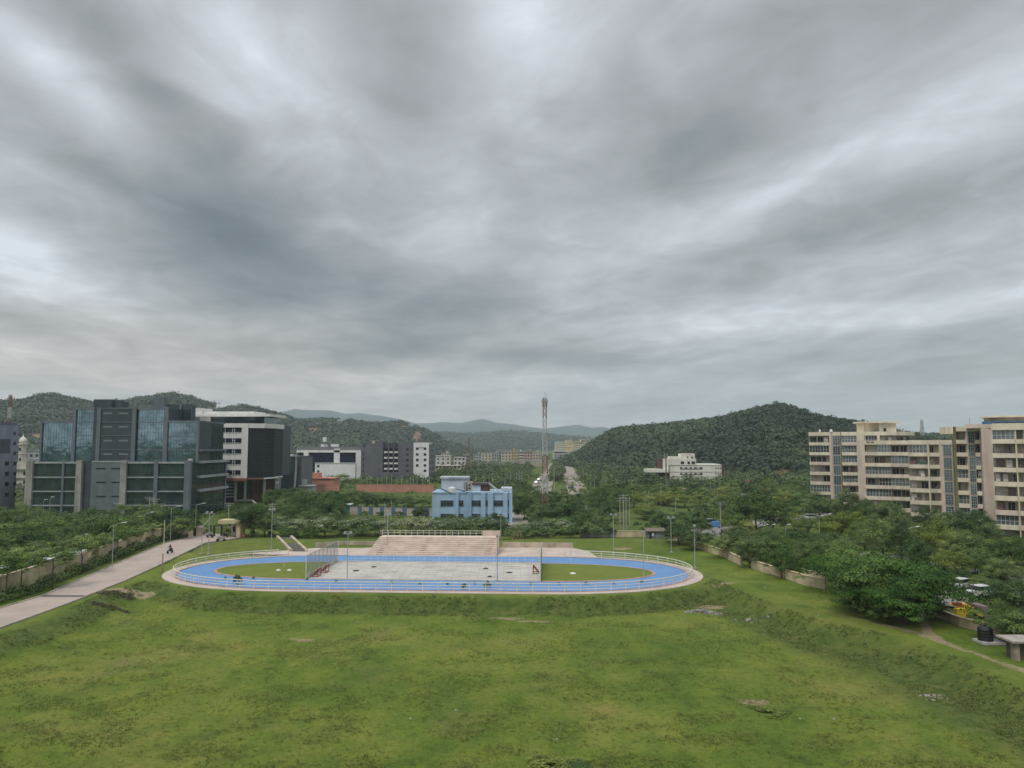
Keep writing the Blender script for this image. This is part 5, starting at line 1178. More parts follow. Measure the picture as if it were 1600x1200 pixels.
# --- along the sloping boundary wall on the right
row('green', [(1155, 872, 826, 46, 'dense'), (1172, 886, 838, 44, 'dense'), (1198, 886, 836, 50), (1222, 902, 852, 44), (1235, 888, 836, 50), (1262, 898, 842, 46, 'dense'), (1290, 900, 846, 52), (1315, 905, 842, 56)], 'leafy tree', 'of the row behind the sloping boundary wall', 'trees behind the sloping wall')
row('umbrella', [(1300, 922, 858, 80), (1345, 938, 850, 110), (1385, 962, 860, 120), (1435, 972, 868, 124), (1340, 956, 882, 80), (1410, 975, 905, 100), (1456, 950, 880, 70)], 'flat-topped bright green tree', 'of the clump at the field\'s right edge', 'large umbrella trees at the right')
row('bush', [(1355, 962, 930, 44), (1385, 972, 935, 50), (1418, 974, 936, 46), (1330, 950, 918, 44), (1460, 966, 940, 40)], 'low leafy bush', 'of those under the umbrella trees', 'bushes under the umbrella trees')
# --- right: trees before the apartments
row('dense', [(1260, 800, 762, 50, 'green'), (1280, 812, 772, 50), (1305, 812, 776, 44), (1330, 818, 764, 52), (1352, 822, 776, 44), (1385, 838, 778, 60), (1405, 846, 786, 40), (1450, 838, 790, 40), (1480, 842, 796, 44), (1500, 838, 798, 40), (1525, 852, 792, 52), (1545, 860, 812, 40)], 'tall dark tree', 'of the line against the apartment blocks', 'tall trees against the apartments')
row('yellow', [(1305, 846, 800, 56), (1330, 850, 798, 60), (1352, 858, 812, 44, 'green'), (1380, 872, 802, 54, 'green'), (1410, 876, 818, 46, 'dense'), (1455, 868, 812, 64), (1480, 876, 824, 50), (1505, 884, 826, 52, 'green'), (1535, 888, 836, 52, 'green'), (1562, 894, 846, 48, 'dense'), (1590, 898, 832, 56, 'green'), (1440, 886, 840, 44, 'dense'), (1585, 880, 850, 50, 'dense')], 'rounded tree', 'of the belt beyond the right-hand lane', 'tree belt beyond the right lane')
row('green', [(1225, 856, 826, 40), (1250, 860, 828, 44), (1285, 862, 830, 44, 'dense'), (1265, 876, 838, 40, 'dense'), (1320, 872, 840, 44), (1200, 862, 836, 30)], 'mid green tree', 'of those inside the road bend', 'trees inside the road bend')
row('dense', [(1584, 950, 905, 64), (1592, 962, 900, 80), (1575, 1000, 945, 80, 'green'), (1605, 1010, 950, 70, 'green'), (1500, 912, 888, 34), (1530, 925, 898, 30, 'green'), (1552, 912, 888, 34, 'green'), (1578, 988, 955, 50)], 'leafy tree', 'of those round the yellow slide and tank', 'trees round the yellow slide')
# --- further trees filled in by area; each is a tree of its own
def fill(n, poly, hr_, kinds, look, where, group, mind=5.0, seed=1, taken=[]):
    rg = random.Random(seed); xs = [p[0] for p in poly]; ys = [p[1] for p in poly]; obs = []; tries = 0
    W_ = [tuple(G(*p))[:2] for p in poly]; wx = [p[0] for p in W_]; wy = [p[1] for p in W_]
    while len(obs) < n and tries < 6000:
        tries += 1; x = rg.uniform(min(wx), max(wx)); y = rg.uniform(min(wy), max(wy))
        if math.hypot(x-G(1507, 968).x, y-G(1507, 968).y) < 8: continue
        if sdist(np.array([x]), np.array([y]), W_)[0] < 0: continue
        if any((x-a)**2+(y-b)**2 < mind**2 for a, b in taken): continue
        taken.append((x, y)); h = rg.uniform(*hr_); obs.append(tree(rg.choice(kinds), (x, y, 0), h, h*rg.uniform(.9, 1.25)))
    ordinals(obs, look, where, group); return obs
fill(18, [(905, 778), (1000, 770), (1110, 772), (1110, 786), (905, 800)], (4, 6.5), ['dense', 'green', 'green'], 'rounded tree', 'of the mixed wood between tower and shed', 'mixed wood right of the tower', 6, 3)
fill(16, [(1120, 775), (1265, 775), (1265, 800), (1120, 800)], (4.5, 7.5), ['dense', 'green', 'yellow'], 'mixed green tree', 'of the wood left of the apartments', 'wood left of the apartments', 6, 4)
fill(12, [(790, 772), (828, 772), (838, 784), (800, 788)], (3.5, 5), ['dense', 'green'], 'small dark tree', 'of those between blue building and avenue', 'trees before the avenue', 6, 5)
fill(14, [(430, 790), (545, 800), (545, 812), (430, 806)], (5, 8), ['dense'], 'dark tree', 'of the back of the wood behind the gatehouse', 'back of the gatehouse wood', 5, 6)
fill(16, [(-30, 835), (240, 826), (240, 838), (-30, 850)], (4.5, 7), ['dense', 'green', 'green'], 'bushy tree', 'of the strip at the foot of the glass offices', 'strip before the glass offices', 4.5, 7)
fill(14, [(-40, 905), (90, 872), (120, 866), (-40, 860)], (3.5, 5.5), ['dense', 'green'], 'bushy green tree', 'of those behind the cream wall\'s left end', 'trees behind the wall end', 4.2, 8)
fill(18, [(1120, 868), (1320, 905), (1320, 870), (1150, 850)], (3.2, 5), ['green', 'dense', 'green'], 'bushy tree', 'of the thicket behind the sloping wall', 'thicket behind the sloping wall', 3.8, 9)
fill(12, [(1430, 890), (1640, 930), (1640, 915), (1430, 880)], (2.5, 4.5), ['green', 'dense', 'yellow'], 'low tree', 'of those beside the far right lane', 'low trees by the right lane', 4, 10)
# --- hedge along the left road, one clipped length after another
def hedge():
    rng = np.random.default_rng(4); hp = xy([(0, 946), (68, 924), (174, 879), (256, 846), (290, 838)]); hp = [(-62.5, 60)]+hp; i = 0
    segs = [(a, b) for a, b in zip(hp[:-1], hp[1:])]; obs = []
    n = 9000; Ls = [math.dist(a, b) for a, b in segs]; pr = np.array(Ls)/sum(Ls); k = rng.choice(len(segs), n, p=pr); f = rng.random(n)
    A = np.array([s[0] for s in segs])[k]; B = np.array([s[1] for s in segs])[k]; P = A+(B-A)*f[:, None]
    lat = rng.uniform(-1, 1, n); hh = rng.random(n)**.5; und = 1+.35*np.sin(P[:, 1]*.7)+.2*np.sin(P[:, 1]*2.1)
    X = P[:, 0]-1.4+lat*.9; Z = hh*1.25*und*(1-.3*lat**2)
    V, Fq = leaf_quads(np.stack([X, P[:, 1], Z], 1), np.stack([lat*.8, rng.normal(size=n)*.4, hh+.2], 1)+rng.normal(size=(n, 3))*.3, .34, rng)
    o = link('hedge', np_mesh('hedge', V, Fq, LM['hedge'], False, {'tint': np.repeat(np.clip(rng.normal(.45, .25, n), 0, 1), 4)})); tag(o, 'long clipped dark hedge between the pale road and the cream wall', 'hedge')
hedge()
# --- ground cover on open plots and grass tussocks
def scatter_cover(name, label, cat, n, polyw, size, hgt, m, seed, avoid_field=True, dens=None):
    rng = np.random.default_rng(seed); W_ = polyw; xs = np.array([p[0] for p in W_]); ys = np.array([p[1] for p in W_])
    P = np.stack([rng.uniform(xs.min(), xs.max(), n*2), rng.uniform(ys.min(), ys.max(), n*2)], 1); s = sdist(P[:, 0], P[:, 1], W_) > 0
    f = fbm(P[:, 0]*.12, P[:, 1]*.12, 3, seed) > (.48 if dens is None else dens); sl = G(1507, 968); P = P[s & f & (np.hypot(P[:, 0]-sl.x, P[:, 1]-sl.y) > 7)][:n]; n = len(P); z = gh(P[:, 0], P[:, 1])
    V, Fq, ti = crowns(np.stack([P[:, 0], P[:, 1], z+hgt*.2], 1), rng.uniform(.5, 1.2, n)*size, rng.uniform(.5, 1.2, n)*hgt, 22, size*.38, rng); 
    return tag(link(name, np_mesh(name, V, Fq, m, False, {'tint': ti})), label, cat, kind='stuff')
scatter_cover('undergrowth', 'low scrub covering the open plots behind the rink', 'scrub', 2600, [(-95, 172), (75, 172), (170, 340), (190, 520), (-150, 520), (-120, 300)], 1.5, 1.1, LM['mid'], 21)
scatter_cover('undergrowth', 'rough weeds along the right side between wall, lanes and slide', 'scrub', 1500, [(44, 176), (100, 176), (95, 60), (66, 74), (52, 96), (40, 128)], .9, .7, LM['hedge'], 22, dens=.5)
def bank_weeds():
    rng = np.random.default_rng(33); n = 60000
    X = rng.uniform(-62, 62, n); Yv = rng.uniform(45, 125, n); s = sdist(X, Yv, FIELD); keep = (s > .1) & (s < 3.9+3*np.clip((X-22)/10, 0, 1)) & (fbm(X*.35, Yv*.35, 3, 50) > .45) & (np.abs(X)+0 < Yv*.75)
    X, Yv = X[keep], Yv[keep]; n = len(X); z = gh(X, Yv)
    V, Fq, ti = crowns(np.stack([X, Yv, z+.05], 1), rng.uniform(.15, .38, n), rng.uniform(.04, .14, n), 10, .15, rng, 2)
    tag(link('bank_weeds', np_mesh('bank_weeds', V, Fq, leafmat('bank_growth', (.075, .115, .024), (.13, .18, .038), .4), False, {'tint': ti})), 'weedy tussocks growing on the bank round the lower field', 'weeds', kind='stuff')
bank_weeds()
def grass():
    rng = np.random.default_rng(34); n = 90000
    Yv = 46+ (rng.random(n)**1.5)*62; X = rng.uniform(-1, 1, n)*Yv*.74; s = sdist(X, Yv, FIELD); f = fbm(X*.3, Yv*.45, 4, 70); keep = (s > 2) & (rng.random(n) < np.clip((f-.46)*6, .10, 1)); X, Yv = X[keep], Yv[keep]; n = len(X); z = gh(X, Yv)
    k = 4; idx = np.repeat(np.arange(n), k); m_ = n*k; hgt = rng.uniform(.06, .15, n)[idx]*rng.uniform(.6, 1.3, m_)
    c = np.stack([X[idx]+rng.normal(size=m_)*.07, Yv[idx]+rng.normal(size=m_)*.07, z[idx]-.02], 1); a = rng.uniform(0, 2*np.pi, m_); wv = np.stack([np.cos(a), np.sin(a), a*0], 1)*.035
    tip = c+np.stack([rng.normal(size=m_)*.12, rng.normal(size=m_)*.12, hgt], 1)
    V = np.stack([c-wv, c+wv, tip+wv*.3, tip-wv*.3], 1).reshape(-1, 3); Fq = np.arange(4*m_).reshape(m_, 4)
    tag(link('grass', np_mesh('grass', V, Fq, leafmat('grass_blades', (.11, .155, .03), (.30, .31, .09), .45), False, {'tint': np.repeat(np.clip(rng.normal(.45, .22, n)[idx], 0, 1), 4)})), 'short uneven grass covering the lower field', 'grass', kind='stuff')
grass()
# far wood: beyond the countable trees
def far_wood():
    rng = np.random.default_rng(9); polys = [([(430, 757), (680, 757), (815, 757), (838, 727), (700, 727), (440, 735)], 420), ([(925, 765), (1320, 775), (1300, 748), (940, 730), (908, 742)], 900), ([(862, 752), (878, 752), (876, 724), (870, 724)], 60), ([(910, 745), (960, 748), (930, 722), (898, 722)], 180),
        ([(640, 722), (860, 718), (860, 711), (640, 712)], 260), ([(1230, 770), (1650, 790), (1650, 770), (1230, 748)], 200), ([(-40, 790), (60, 780), (60, 750), (-40, 750)], 80), ([(675, 752), (815, 770), (822, 752), (690, 740)], 170)]
    PP = []; RR = []
    for pl, n in polys:
        W_ = [tuple(G(*p))[:2] for p in pl]; xs = [p[0] for p in W_]; ys = [p[1] for p in W_]; cnt = 0
        X = rng.uniform(min(xs), max(xs), 12000); Yv = rng.uniform(min(ys), max(ys), 12000); s = sdist(X, Yv, W_) > 0; X = X[s][:n]; Yv = Yv[s][:n]
        for x, y in zip(X, Yv): PP.append((x, y, 1.6)); RR.append(rng.uniform(2.6, 4.6)*(1 if y < 900 else 1.3))
    P = np.array(PP); R = np.array(RR); V, Fq, ti = crowns(P, R, R*rng.uniform(.8, 1.1, len(R)), 130, .95, rng)
    tag(link('far_wood', np_mesh('far_wood', V, Fq, leafmat('far_foliage', (.018, .042, .011), (.075, .125, .032), .12), False, {'tint': ti})), 'far belt of merged trees between the town and the hills', 'wood', kind='stuff')
far_wood()
HAZE = 1.2e-4
# ================================================================== WALLS, POLES, SMALL THINGS
M_wallc = mat('cream_boundary', (.62, .51, .34), .9, .14, .5, streak=.22)
def wallrun(label, pts, h, m=M_wallc, wd=.25, coping=None, post_every=None, name='boundary_wall'):
    r = thing(name, label, 'wall', (*pts[0], 0)); mb = MB()
    for a, b in zip(pts[:-1], pts[1:]): mb.beam((*a, h/2-.2), (*b, h/2-.2), wd, h+.4)
    mb.build('wall_body', m, r); mb = MB()
    for a, b in zip(pts[:-1], pts[1:]): mb.beam((*a, h+.06), (*b, h+.06), wd+.14, .12)
    mb.build('coping', coping or m, r)
    if post_every:
        for a, b in zip(pts[:-1], pts[1:]):
            L_ = math.dist(a, b); n = max(1, int(L_/post_every)); 
            for k in range(n):
                x = a[0]+(b[0]-a[0])*k/n; y = a[1]+(b[1]-a[1])*k/n; MB().box(x-.2, x+.2, y-.2, y+.2, -.2, h+.25).build('pier', m, r)
    return r
wallrun('long cream boundary wall behind the hedge beside the pale road', [(-68.0, 70)]+xy([(0, 928), (60, 908), (128, 887), (200, 860), (256, 842), (300, 831)]), 2.3, post_every=14)
ws = [xy([(1006, 838), (1035, 843), (1062, 848), (1090, 855)]), xy([(1090, 855), (1112, 862), (1132, 868)]), xy([(1132, 869), (1158, 882)]), xy([(1172, 885), (1200, 894), (1224, 902)]), xy([(1228, 903), (1256, 912), (1290, 920)]), xy([(1254, 905), (1288, 914), (1292, 918)]), xy([(1300, 921), (1322, 930)])]
wl = ['short cream wall beside the grey shed at the right of the rink', 'cream wall stretch under the dark clump right of the rink', 'cream wall stretch at the start of the sloping row', 'cream wall stretch under the leafy row, middle of the slope', 'long cream wall stretch with higher step on the slope', 'raised pale wall panel standing above the sloping wall', 'last short cream wall stretch before the umbrella trees']
for p, l, h in zip(ws, wl, (1.1, .9, 1.1, 1.1, 1.2, 1.5, 1.1)): wallrun(l, p, h)
wallrun('cream wall below the yellow slide at the right edge', xy([(1465, 962), (1500, 976), (1545, 986), (1562, 993)]), .75)
M_beige = mat('beige_wall', (.48, .43, .37), .9, .1, .3, streak=.1); M_bluep = mat('blue_panel', (.10, .17, .26), .7, .15, .5)
r = wallrun('beige wall with blue piers in front of the scrub plot left of the blue building', xy([(547, 803), (675, 806)]), 1.9, M_beige)
A_, B_ = G(547, 803), G(675, 806)
for k in range(7): p = A_.lerp(B_, (k+.9)/7.3); MB().box(p.x-.6, p.x+.6, p.y-.35, p.y-.14, -.2, 2.3).build('blue_pier', M_bluep, r)
r = wallrun('terracotta hoarding wall in front of the slate grey block', xy([(556, 768), (620, 768.5), (678, 769)]), 3.0, mat('terracotta_wall', (.50, .25, .18), .85, .08, .3, streak=.08), name='hoarding')
wallrun('short terracotta wall left of the gap in the hoarding', xy([(490, 768), (530, 768)]), 3.0, mat('terracotta_wall', (.5, .25, .18)), name='hoarding')
wallrun('grey low wall behind the rink lawn right of the bushes', xy([(905, 838), (941, 838)]), 1.1, HM[3]); wallrun('cream low wall behind the rink lawn left of the grey shed', xy([(962, 838), (1004, 838)]), 1.1)
MBx = MB().box(0, 1, 0, 1, 0, 1)
def boxthing(name, label, cat, px0, px1, base, h, dep, m, roofm=None, over=.3, parts=(), group=None, slope=0):
    Yb = G(0, base).y; x0, x1 = xat(px0, Yb), xat(px1, Yb); r = thing(name, label, cat, ((x0+x1)/2, Yb+dep/2, 0), group)
    MB().box(x0, x1, Yb, Yb+dep, -.2, h).build('wall', m, r)
    MB().hexa([(x0-over, Yb-over, h+.002), (x1+over, Yb-over, h+.002), (x1+over, Yb+dep+over, h+slope), (x0-over, Yb+dep+over, h+slope), (x0-over, Yb-over, h+.15), (x1+over, Yb-over, h+.15), (x1+over, Yb+dep+over, h+slope+.15), (x0-over, Yb+dep+over, h+slope+.15)]).build('roof', roofm or m, r)
    for (nm, a, b, z0, z1, mm_) in parts: MB().box(x0+(x1-x0)*a, x0+(x1-x0)*b, Yb-.08, Yb-.001, z0, z1).build(nm, mm_, r)
    return r
M_corr = mat('corrugated', (.22, .23, .23), .7, .15, 1.5, streak=.3)
boxthing('shed', 'grey corrugated shed at the end of the cream wall right of the rink', 'shed', 1012, 1040, 845, 1.9, 3, M_corr, mat('shed_roof', (.20, .16, .13), .9, .2, 1), parts=(('door', .1, .22, 0, 1.7, M_slot), ('window', .24, .34, 1.0, 1.6, M_white)), slope=.3)
boxthing('panel_stack', 'pale grey panels stacked upright behind the rink lawn', 'panels', 942, 961, 838, 1.3, .4, M_galv, over=.01)
# site cabin left of the beige wall
boxthing('site_cabin', 'teal cabin with pale roof at the left end of the beige wall', 'cabin', 524, 546, 802, 2.4, 4, mat('teal_paint', (.05, .17, .17), .7, .2, 1), HM[1], parts=(('door', .05, .2, 0, 2, M_slot), ('window', .4, .8, .9, 1.8, mat('teal_light', (.12, .33, .32), .6, .1, 1))))
# hut bottom right
p0 = G(1583, 1030); r = thing('hut', 'small plastered hut with flat concrete roof at the right edge', 'hut', (p0.x+1.2, p0.y+1, 0))
Yh = p0.y; xh = xat(1586, Yh); M_pl = mat('hut_plaster', (.38, .32, .25), .9, .2, 1, streak=.25)
MB().box(xh, xh+.5, Yh, Yh+.6, -.4, 1.5).build('wall', M_pl, r); MB().box(xh+.5, xh+2.6, Yh+.5, Yh+2.0, -.4, 1.5).build('wall', mat('hut_dark', (.16, .12, .09), .9, .2, 1), r)
MB().box(xh-.3, xh+3, Yh-.3, Yh+2.3, 1.502, 1.68).build('roof', mat('hut_roof', (.40, .36, .31), .9, .2, 1), r)
# black plastic water tank
p = G(1540, 1002); k = p.y/F_PX
MT = mat('tank_black', (.018, .019, .02), .5, .15, 2)
r = thing('water_tank', 'black ribbed plastic water tank by the field path on a pale slab', 'water tank', p)
MB().lathe(p, [(10.5*k, .1), (10.8*k, .15)]+[(10.8*k if i % 2 else 10.2*k, .2+i*.14) for i in range(8)]+[(9.5*k, 1.35), (6*k, 1.5), (2.2*k, 1.55)], 20).build('tank_body', MT, r, smooth=False)
MB().lathe(p+Vector((0, 0, 1.55)), [(2.4*k, 0), (2.4*k, .1), (1.5*k, .14)], 12).build('lid', MT, r)
MB().box(p.x-.8, p.x+1.5, p.y-1.0, p.y+.9, -.15, .1).build('slab', mat('pale_slab', (.45, .43, .40), .9, .1, 1), r)
# yellow slide structure
M_y = mat('yellow_plastic', (.56, .40, .03), .5, .15, 1.2); p = G(1507, 968); Yp = p.y+.9
r = thing('play_slide', 'yellow play slide with arched opening behind the cream wall', 'play slide', (p.x, Yp, 0)); kx = lambda a: xat(a, Yp, 1.5)
MB().box(kx(1494), kx(1507), Yp, Yp+.6, 0, zat(951, Yp)).build('tower', M_y, r, bevel=.05)
mb = MB(); u0, u1 = kx(1507), kx(1538); arch = [(u0, 0), (u0, zat(951, Yp)), (kx(1514), zat(947, Yp)), (kx(1536), zat(960, Yp)), (u1, zat(963, Yp)), (kx(1534), zat(964.5, Yp)), (kx(1520), zat(956, Yp)), (kx(1514), zat(957, Yp)), (kx(1509.5), zat(961, Yp)), (kx(1508), 0)]
mb.prism([Vector((a, Yp+.1, b)) for a, b in arch], (0, .35, 0)); mb.build('arch', M_y, r)
MB().hexa([(kx(1494), Yp+1.2, zat(948, Yp)), (kx(1518), Yp+1.2, zat(948, Yp)), (kx(1540), Yp+1.2, zat(960, Yp)), (kx(1534), Yp+1.2, zat(962, Yp)), (kx(1494), Yp+1.6, zat(947, Yp)), (kx(1518), Yp+1.6, zat(945, Yp)), (kx(1542), Yp+1.6, zat(958, Yp)), (kx(1536), Yp+1.6, zat(961, Yp))]).build('slide_chute', mat('orange_plastic', (.55, .27, .05), .5, .15, 1.5), r)
MB().box(kx(1498), kx(1512), Yp+1.1, Yp+1.5, zat(948, Yp), zat(945, Yp)).build('deck', mat('red_deck', (.25, .07, .05), .7, .2, 2), r)
MB().box(kx(1535), kx(1548), Yp+.5, Yp+2.5, 0, 1.2).build('side_panel', mat('mauve_panel', (.22, .15, .15), .8, .15, 1), r)
# pale arched frame right of it
# ---- poles
def floodlight(px, base, top, label='', lamps=2, cross=True, r0=.08):
    b = G(px, base); h = zat(top, b.y); o = thing('floodlight_pole', label, 'light pole', b)
    MB().tube(b-Vector((0, 0, .3)), b+Vector((0, 0, h)), r0, r0*.6, 8).build('pole', M_galv if lamps != 3 else M_white, o)
    MB().box(b.x-.22, b.x+.22, b.y-.22, b.y+.22, -.1, .18).build('base_plate', HM[3], o)
    if cross: MB().beam(b+Vector((-.75, 0, h-.12)), b+Vector((.75, 0, h-.12)), .09, .09).build('crossarm', M_galv, o)
    for k in range(lamps):
        xx = b.x+((-.42+k*.84/(lamps-1)) if lamps > 1 else 0); mb = MB(); mb.hexa([(xx-.2, b.y-.25, h-.12), (xx+.2, b.y-.25, h-.12), (xx+.2, b.y+.02, h-.02), (xx-.2, b.y+.02, h-.02), (xx-.2, b.y-.2, h+.18), (xx+.2, b.y-.2, h+.18), (xx+.2, b.y+.1, h+.22), (xx-.2, b.y+.1, h+.22)])
        mb.build('lamp_head', mat('lamp_grey', (.30, .31, .32), .5, .1, 2), o)
    return o
fl_ = [floodlight(*q) for q in [(315, 865, 824, '', 1), (325.5, 866, 801), (424, 857, 796), (542.5, 906, 833), (605, 863, 804), (777, 910, 838, '', 1, False), (782.5, 849, 805), (959, 865, 804), (1006, 903, 832, '', 1, False), (1049, 863, 809), (1086, 888, 822, '', 1, False)]]
ordinals(fl_, 'tall galvanised floodlight pole', 'of those round the rink', 'floodlight poles round the rink', 'light pole')
a = D(316, 823, fl_[0].location.y-.5); b = D(335.5, 803, fl_[0].location.y-.5)
o = MB().tube(a, b, .09).build('leaning_pipe', M_galv, None, a); tag(o, 'loose galvanised pipe leaning on the two leftmost rink poles', 'pipe')
def post(px, base, top, label, name='post', m=None, r_=.07, cat='post'):
    b = G(px, base); h = zat(top, b.y); o = MB().tube(b-Vector((0, 0, .3)), b+Vector((0, 0, h)), r_, r_*.75, 7).build(name, m or M_white, None, b); tag(o, label, cat); return o
post(256, 852, 813, 'plain white pole at the hedge edge of the pale road', 'pole', cat='pole')
o = post(253.5, 896, 864, 'rusty brown and white pole at the left tip of the rink', 'pole', mat('rusty_pole', (.40, .30, .22), .8, .3, 2, col2=(.12, .06, .04)), .11, 'pole')
def streetlamp(px, base, top, arm=1.4, two=False, side=1):
    b = G(px, base); h = zat(top, b.y); o = thing('street_lamp', '', 'street lamp', b)
    MB().tube(b-Vector((0, 0, .3)), b+Vector((0, 0, h)), .06, .04, 7).build('pole', M_galv, o)
    for s in ((side,) if not two else (-1, 1)):
        MB().tube(b+Vector((0, 0, h-.05)), b+Vector((s*arm, 0, h+.35)), .035).build('arm', M_galv, o)
        e_ = b+Vector((s*arm, 0, h+.35)); MB().hexa([e_+Vector((-.1, -.13, -.06)), e_+Vector((s*.55+.1*(s > 0), -.13, .04)), e_+Vector((s*.55+.1*(s > 0), .13, .04)), e_+Vector((-.1, .13, -.06)), e_+Vector((-.1, -.11, .06)), e_+Vector((s*.5, -.11, .12)), e_+Vector((s*.5, .11, .12)), e_+Vector((-.1, .11, .06))]).build('lamp_head', M_white, o)
    return o
ordinals([streetlamp(*q) for q in [(52, 905, 862), (120, 872, 838), (175, 888, 820), (224, 846, 803), (266, 846, 794), (66, 828, 783, .3), (76, 828, 779, .3), (305, 838, 789)]], 'slim white-headed street lamp', 'of those left of the rink', 'street lamps at the left')
ordinals([streetlamp(*q) for q in [(1281, 850, 806, 2.0, True), (1418, 872, 826, 1.8, True), (1205, 836, 822, .5, True), (1228, 840, 822, .5, False), (1256, 800, 782, 1, True)]], 'grey street lamp', 'of those among the right-hand trees', 'street lamps at the right')
def epole(px, base, top, m=None, r_=.13, arms=((0, 1.2), (.5, .8)), tr=False):
    b = G(px, base); h = zat(top, b.y); o = thing('power_pole', '', 'power pole', b); m = m or mat('pole_concrete', (.42, .38, .33), .9, .15, 1)
    MB().tube(b-Vector((0, 0, .4)), b+Vector((0, 0, h)), r_, r_*.7, 7).build('pole', m, o)
    for (dz_, wd_) in arms: MB().beam(b+Vector((-wd_, 0, h-.3-dz_)), b+Vector((wd_, 0, h-.3-dz_)), .09, .09).build('crossarm', M_galv, o)
    for s in (-1, 1): MB().tube(b+Vector((s*arms[0][1]*.9, 0, h-.3)), b+Vector((s*arms[0][1]*.9, 0, h)), .05).build('insulator', mat('insulator', (.3, .2, .15), .4, .1, 2), o)
    return o
ep = [epole(*q) for q in [(184, 812, 785), (232.5, 828, 776), (239.5, 828, 778), (251, 812, 786), (357, 818, 785)]]
ordinals(ep, 'concrete power pole with crossarm', 'of those before the glass offices', 'power poles at the left')
ep2 = [epole(*q) for q in [(969, 830, 777), (974.5, 832, 772), (978.5, 826, 777), (1126, 824, 784), (425, 822, 786)]]
ordinals(ep2, 'pale concrete power pole', 'of those behind and right of the rink', 'power poles behind the rink')
def wire(a, b, sag, label):
    mb = MB(); prev = None
    for k in range(13): f = k/12; p = Vector(a).lerp(Vector(b), f); p.z -= sag*4*f*(1-f); 
    pts = [Vector(a).lerp(Vector(b), k/12)-Vector((0, 0, sag*4*(k/12)*(1-k/12))) for k in range(13)]
    for p, q in zip(pts[:-1], pts[1:]): mb.tube(p, q, .018, n=4, cap=False)
    o = mb.build('cable', M_slotl, None, pts[0]); tag(o, label, 'cable')
wire(D(0, 774, 178), D(232, 779, 178), .8, 'thin overhead cable crossing the left part of the glass offices'); wire(D(239, 779, 178), D(357, 787, 178), .8, 'thin overhead cable from the paired poles to the gate pole'); wire(D(357, 787, 200), D(470, 790, 200), 1.0, 'thin overhead cable right of the gate pole')
wire(D(890, 789, 200), D(970, 789, 200), .6, 'thin overhead cable left of the tall paired poles'); wire(D(425, 790, 190), D(600, 793, 210), 1.2, 'thin overhead cable across the wood behind the rink')
# thin park posts, each its own
pk = []
for k, px in enumerate([539, 545, 564, 572.5, 579.5, 590, 597, 604.5, 612, 620, 627, 636.5, 641, 646, 651, 660.5, 671]): pk.append(post(px+rnd_.uniform(-.6, .6), 762, 744+rnd_.uniform(-1, 2.5), '', 'lamp_post', M_galv, .13, 'post'))
ordinals(pk, 'thin pale post', 'of the row behind the terracotta hoarding', 'thin posts behind the hoarding')
pk = [post(*q, '', 'lamp_post', M_galv, .11) for q in [(743, 766, 742), (756, 768, 740), (769, 766, 741), (793, 760, 738), (797.5, 762, 739), (807, 760, 738), (811.5, 762, 736), (815.5, 758, 734), (866, 770, 728), (905, 752, 736), (912, 752, 735), (916.5, 752, 738), (923.5, 772, 752), (929, 768, 750), (939, 770, 750), (975, 752, 728)]]
ordinals(pk, 'thin pale post', 'of those either side of the avenue', 'thin posts in the middle distance')
pk = [post(*q, '', 'lamp_post', M_galv, .09) for q in [(442, 810, 790), (453, 806, 784), (466, 806, 782), (478, 806, 785), (578, 826, 804), (601, 818, 785), (611, 816, 782), (679, 822, 803), (750, 828, 800), (916, 822, 789), (955, 808, 785), (949.5, 786, 772), (984, 820, 776), (1013, 788, 768), (1033, 790, 760), (1056, 800, 777), (1088, 790, 768), (1108, 806, 780), (1111, 776, 754), (1116.5, 776, 756)]]
ordinals(pk, 'slender pale post', 'of those in the woods behind the rink', 'slender posts in the woods')
# ---- the red and white lattice tower
def lattice(name, label, px, Y, w0, w1, top, bands, z0=0, heavy=1.0, cat='mast', group=None):
    x = xat(px, Y, 10); H = zat(top, Y); r = thing(name, label, cat, (x, Y, 0), group)
    cols = [mat('tower_red', (.20, .11, .09), .8, .2, 1, col2=(.22, .17, .12)), mat('tower_white', (.50, .50, .49), .7, .12, 1)]
    n = 0
    for (a, b, c) in bands:
        za, zb = H*a, H*b; wa_ = w0+(w1-w0)*a; wb_ = w0+(w1-w0)*b; mb = MB(); m = max(1, round((zb-za)/(2.0*heavy)))
        for sx in (-1, 1):
            for sy in (-1, 1): mb.beam((x+sx*wa_/2, Y+sy*wa_/2, za), (x+sx*wb_/2, Y+sy*wb_/2, zb), .17*heavy, .17*heavy)
        for k in range(m):
            f0, f1 = k/m, (k+1)/m; A0 = za+(zb-za)*f0; A1 = za+(zb-za)*f1; W0 = wa_+(wb_-wa_)*f0; W1 = wa_+(wb_-wa_)*f1
            for s in (-1, 1):
                for dd in (-1, 1):
                    mb.beam((x-dd*W0/2, Y+s*W0/2, A0), (x+dd*W1/2, Y+s*W1/2, A1), .09*heavy, .09*heavy); mb.beam((x+s*W0/2, Y-dd*W0/2, A0), (x+s*W1/2, Y+dd*W1/2, A1), .09*heavy, .09*heavy)
                mb.beam((x-W1/2, Y+s*W1/2, A1), (x+W1/2, Y+s*W1/2, A1), .1*heavy, .1*heavy); mb.beam((x+s*W1/2, Y-W1/2, A1), (x+s*W1/2, Y+W1/2, A1), .1*heavy, .1*heavy)
        mb.build('lattice_section', cols[c], r)
    return r, x, H
r, x, H = lattice('telecom_tower', 'tall red and white lattice tower rising in the middle of the photo', 851.5, 218, 1.65, .8, 620, [(0, .18, 0), (.18, .345, 1), (.345, .50, 0), (.50, .66, 1), (.66, .82, 1), (.82, .99, 0)], cat='tower')
M_ant = mat('antenna_grey', (.30, .31, .31), .5, .1, 2)
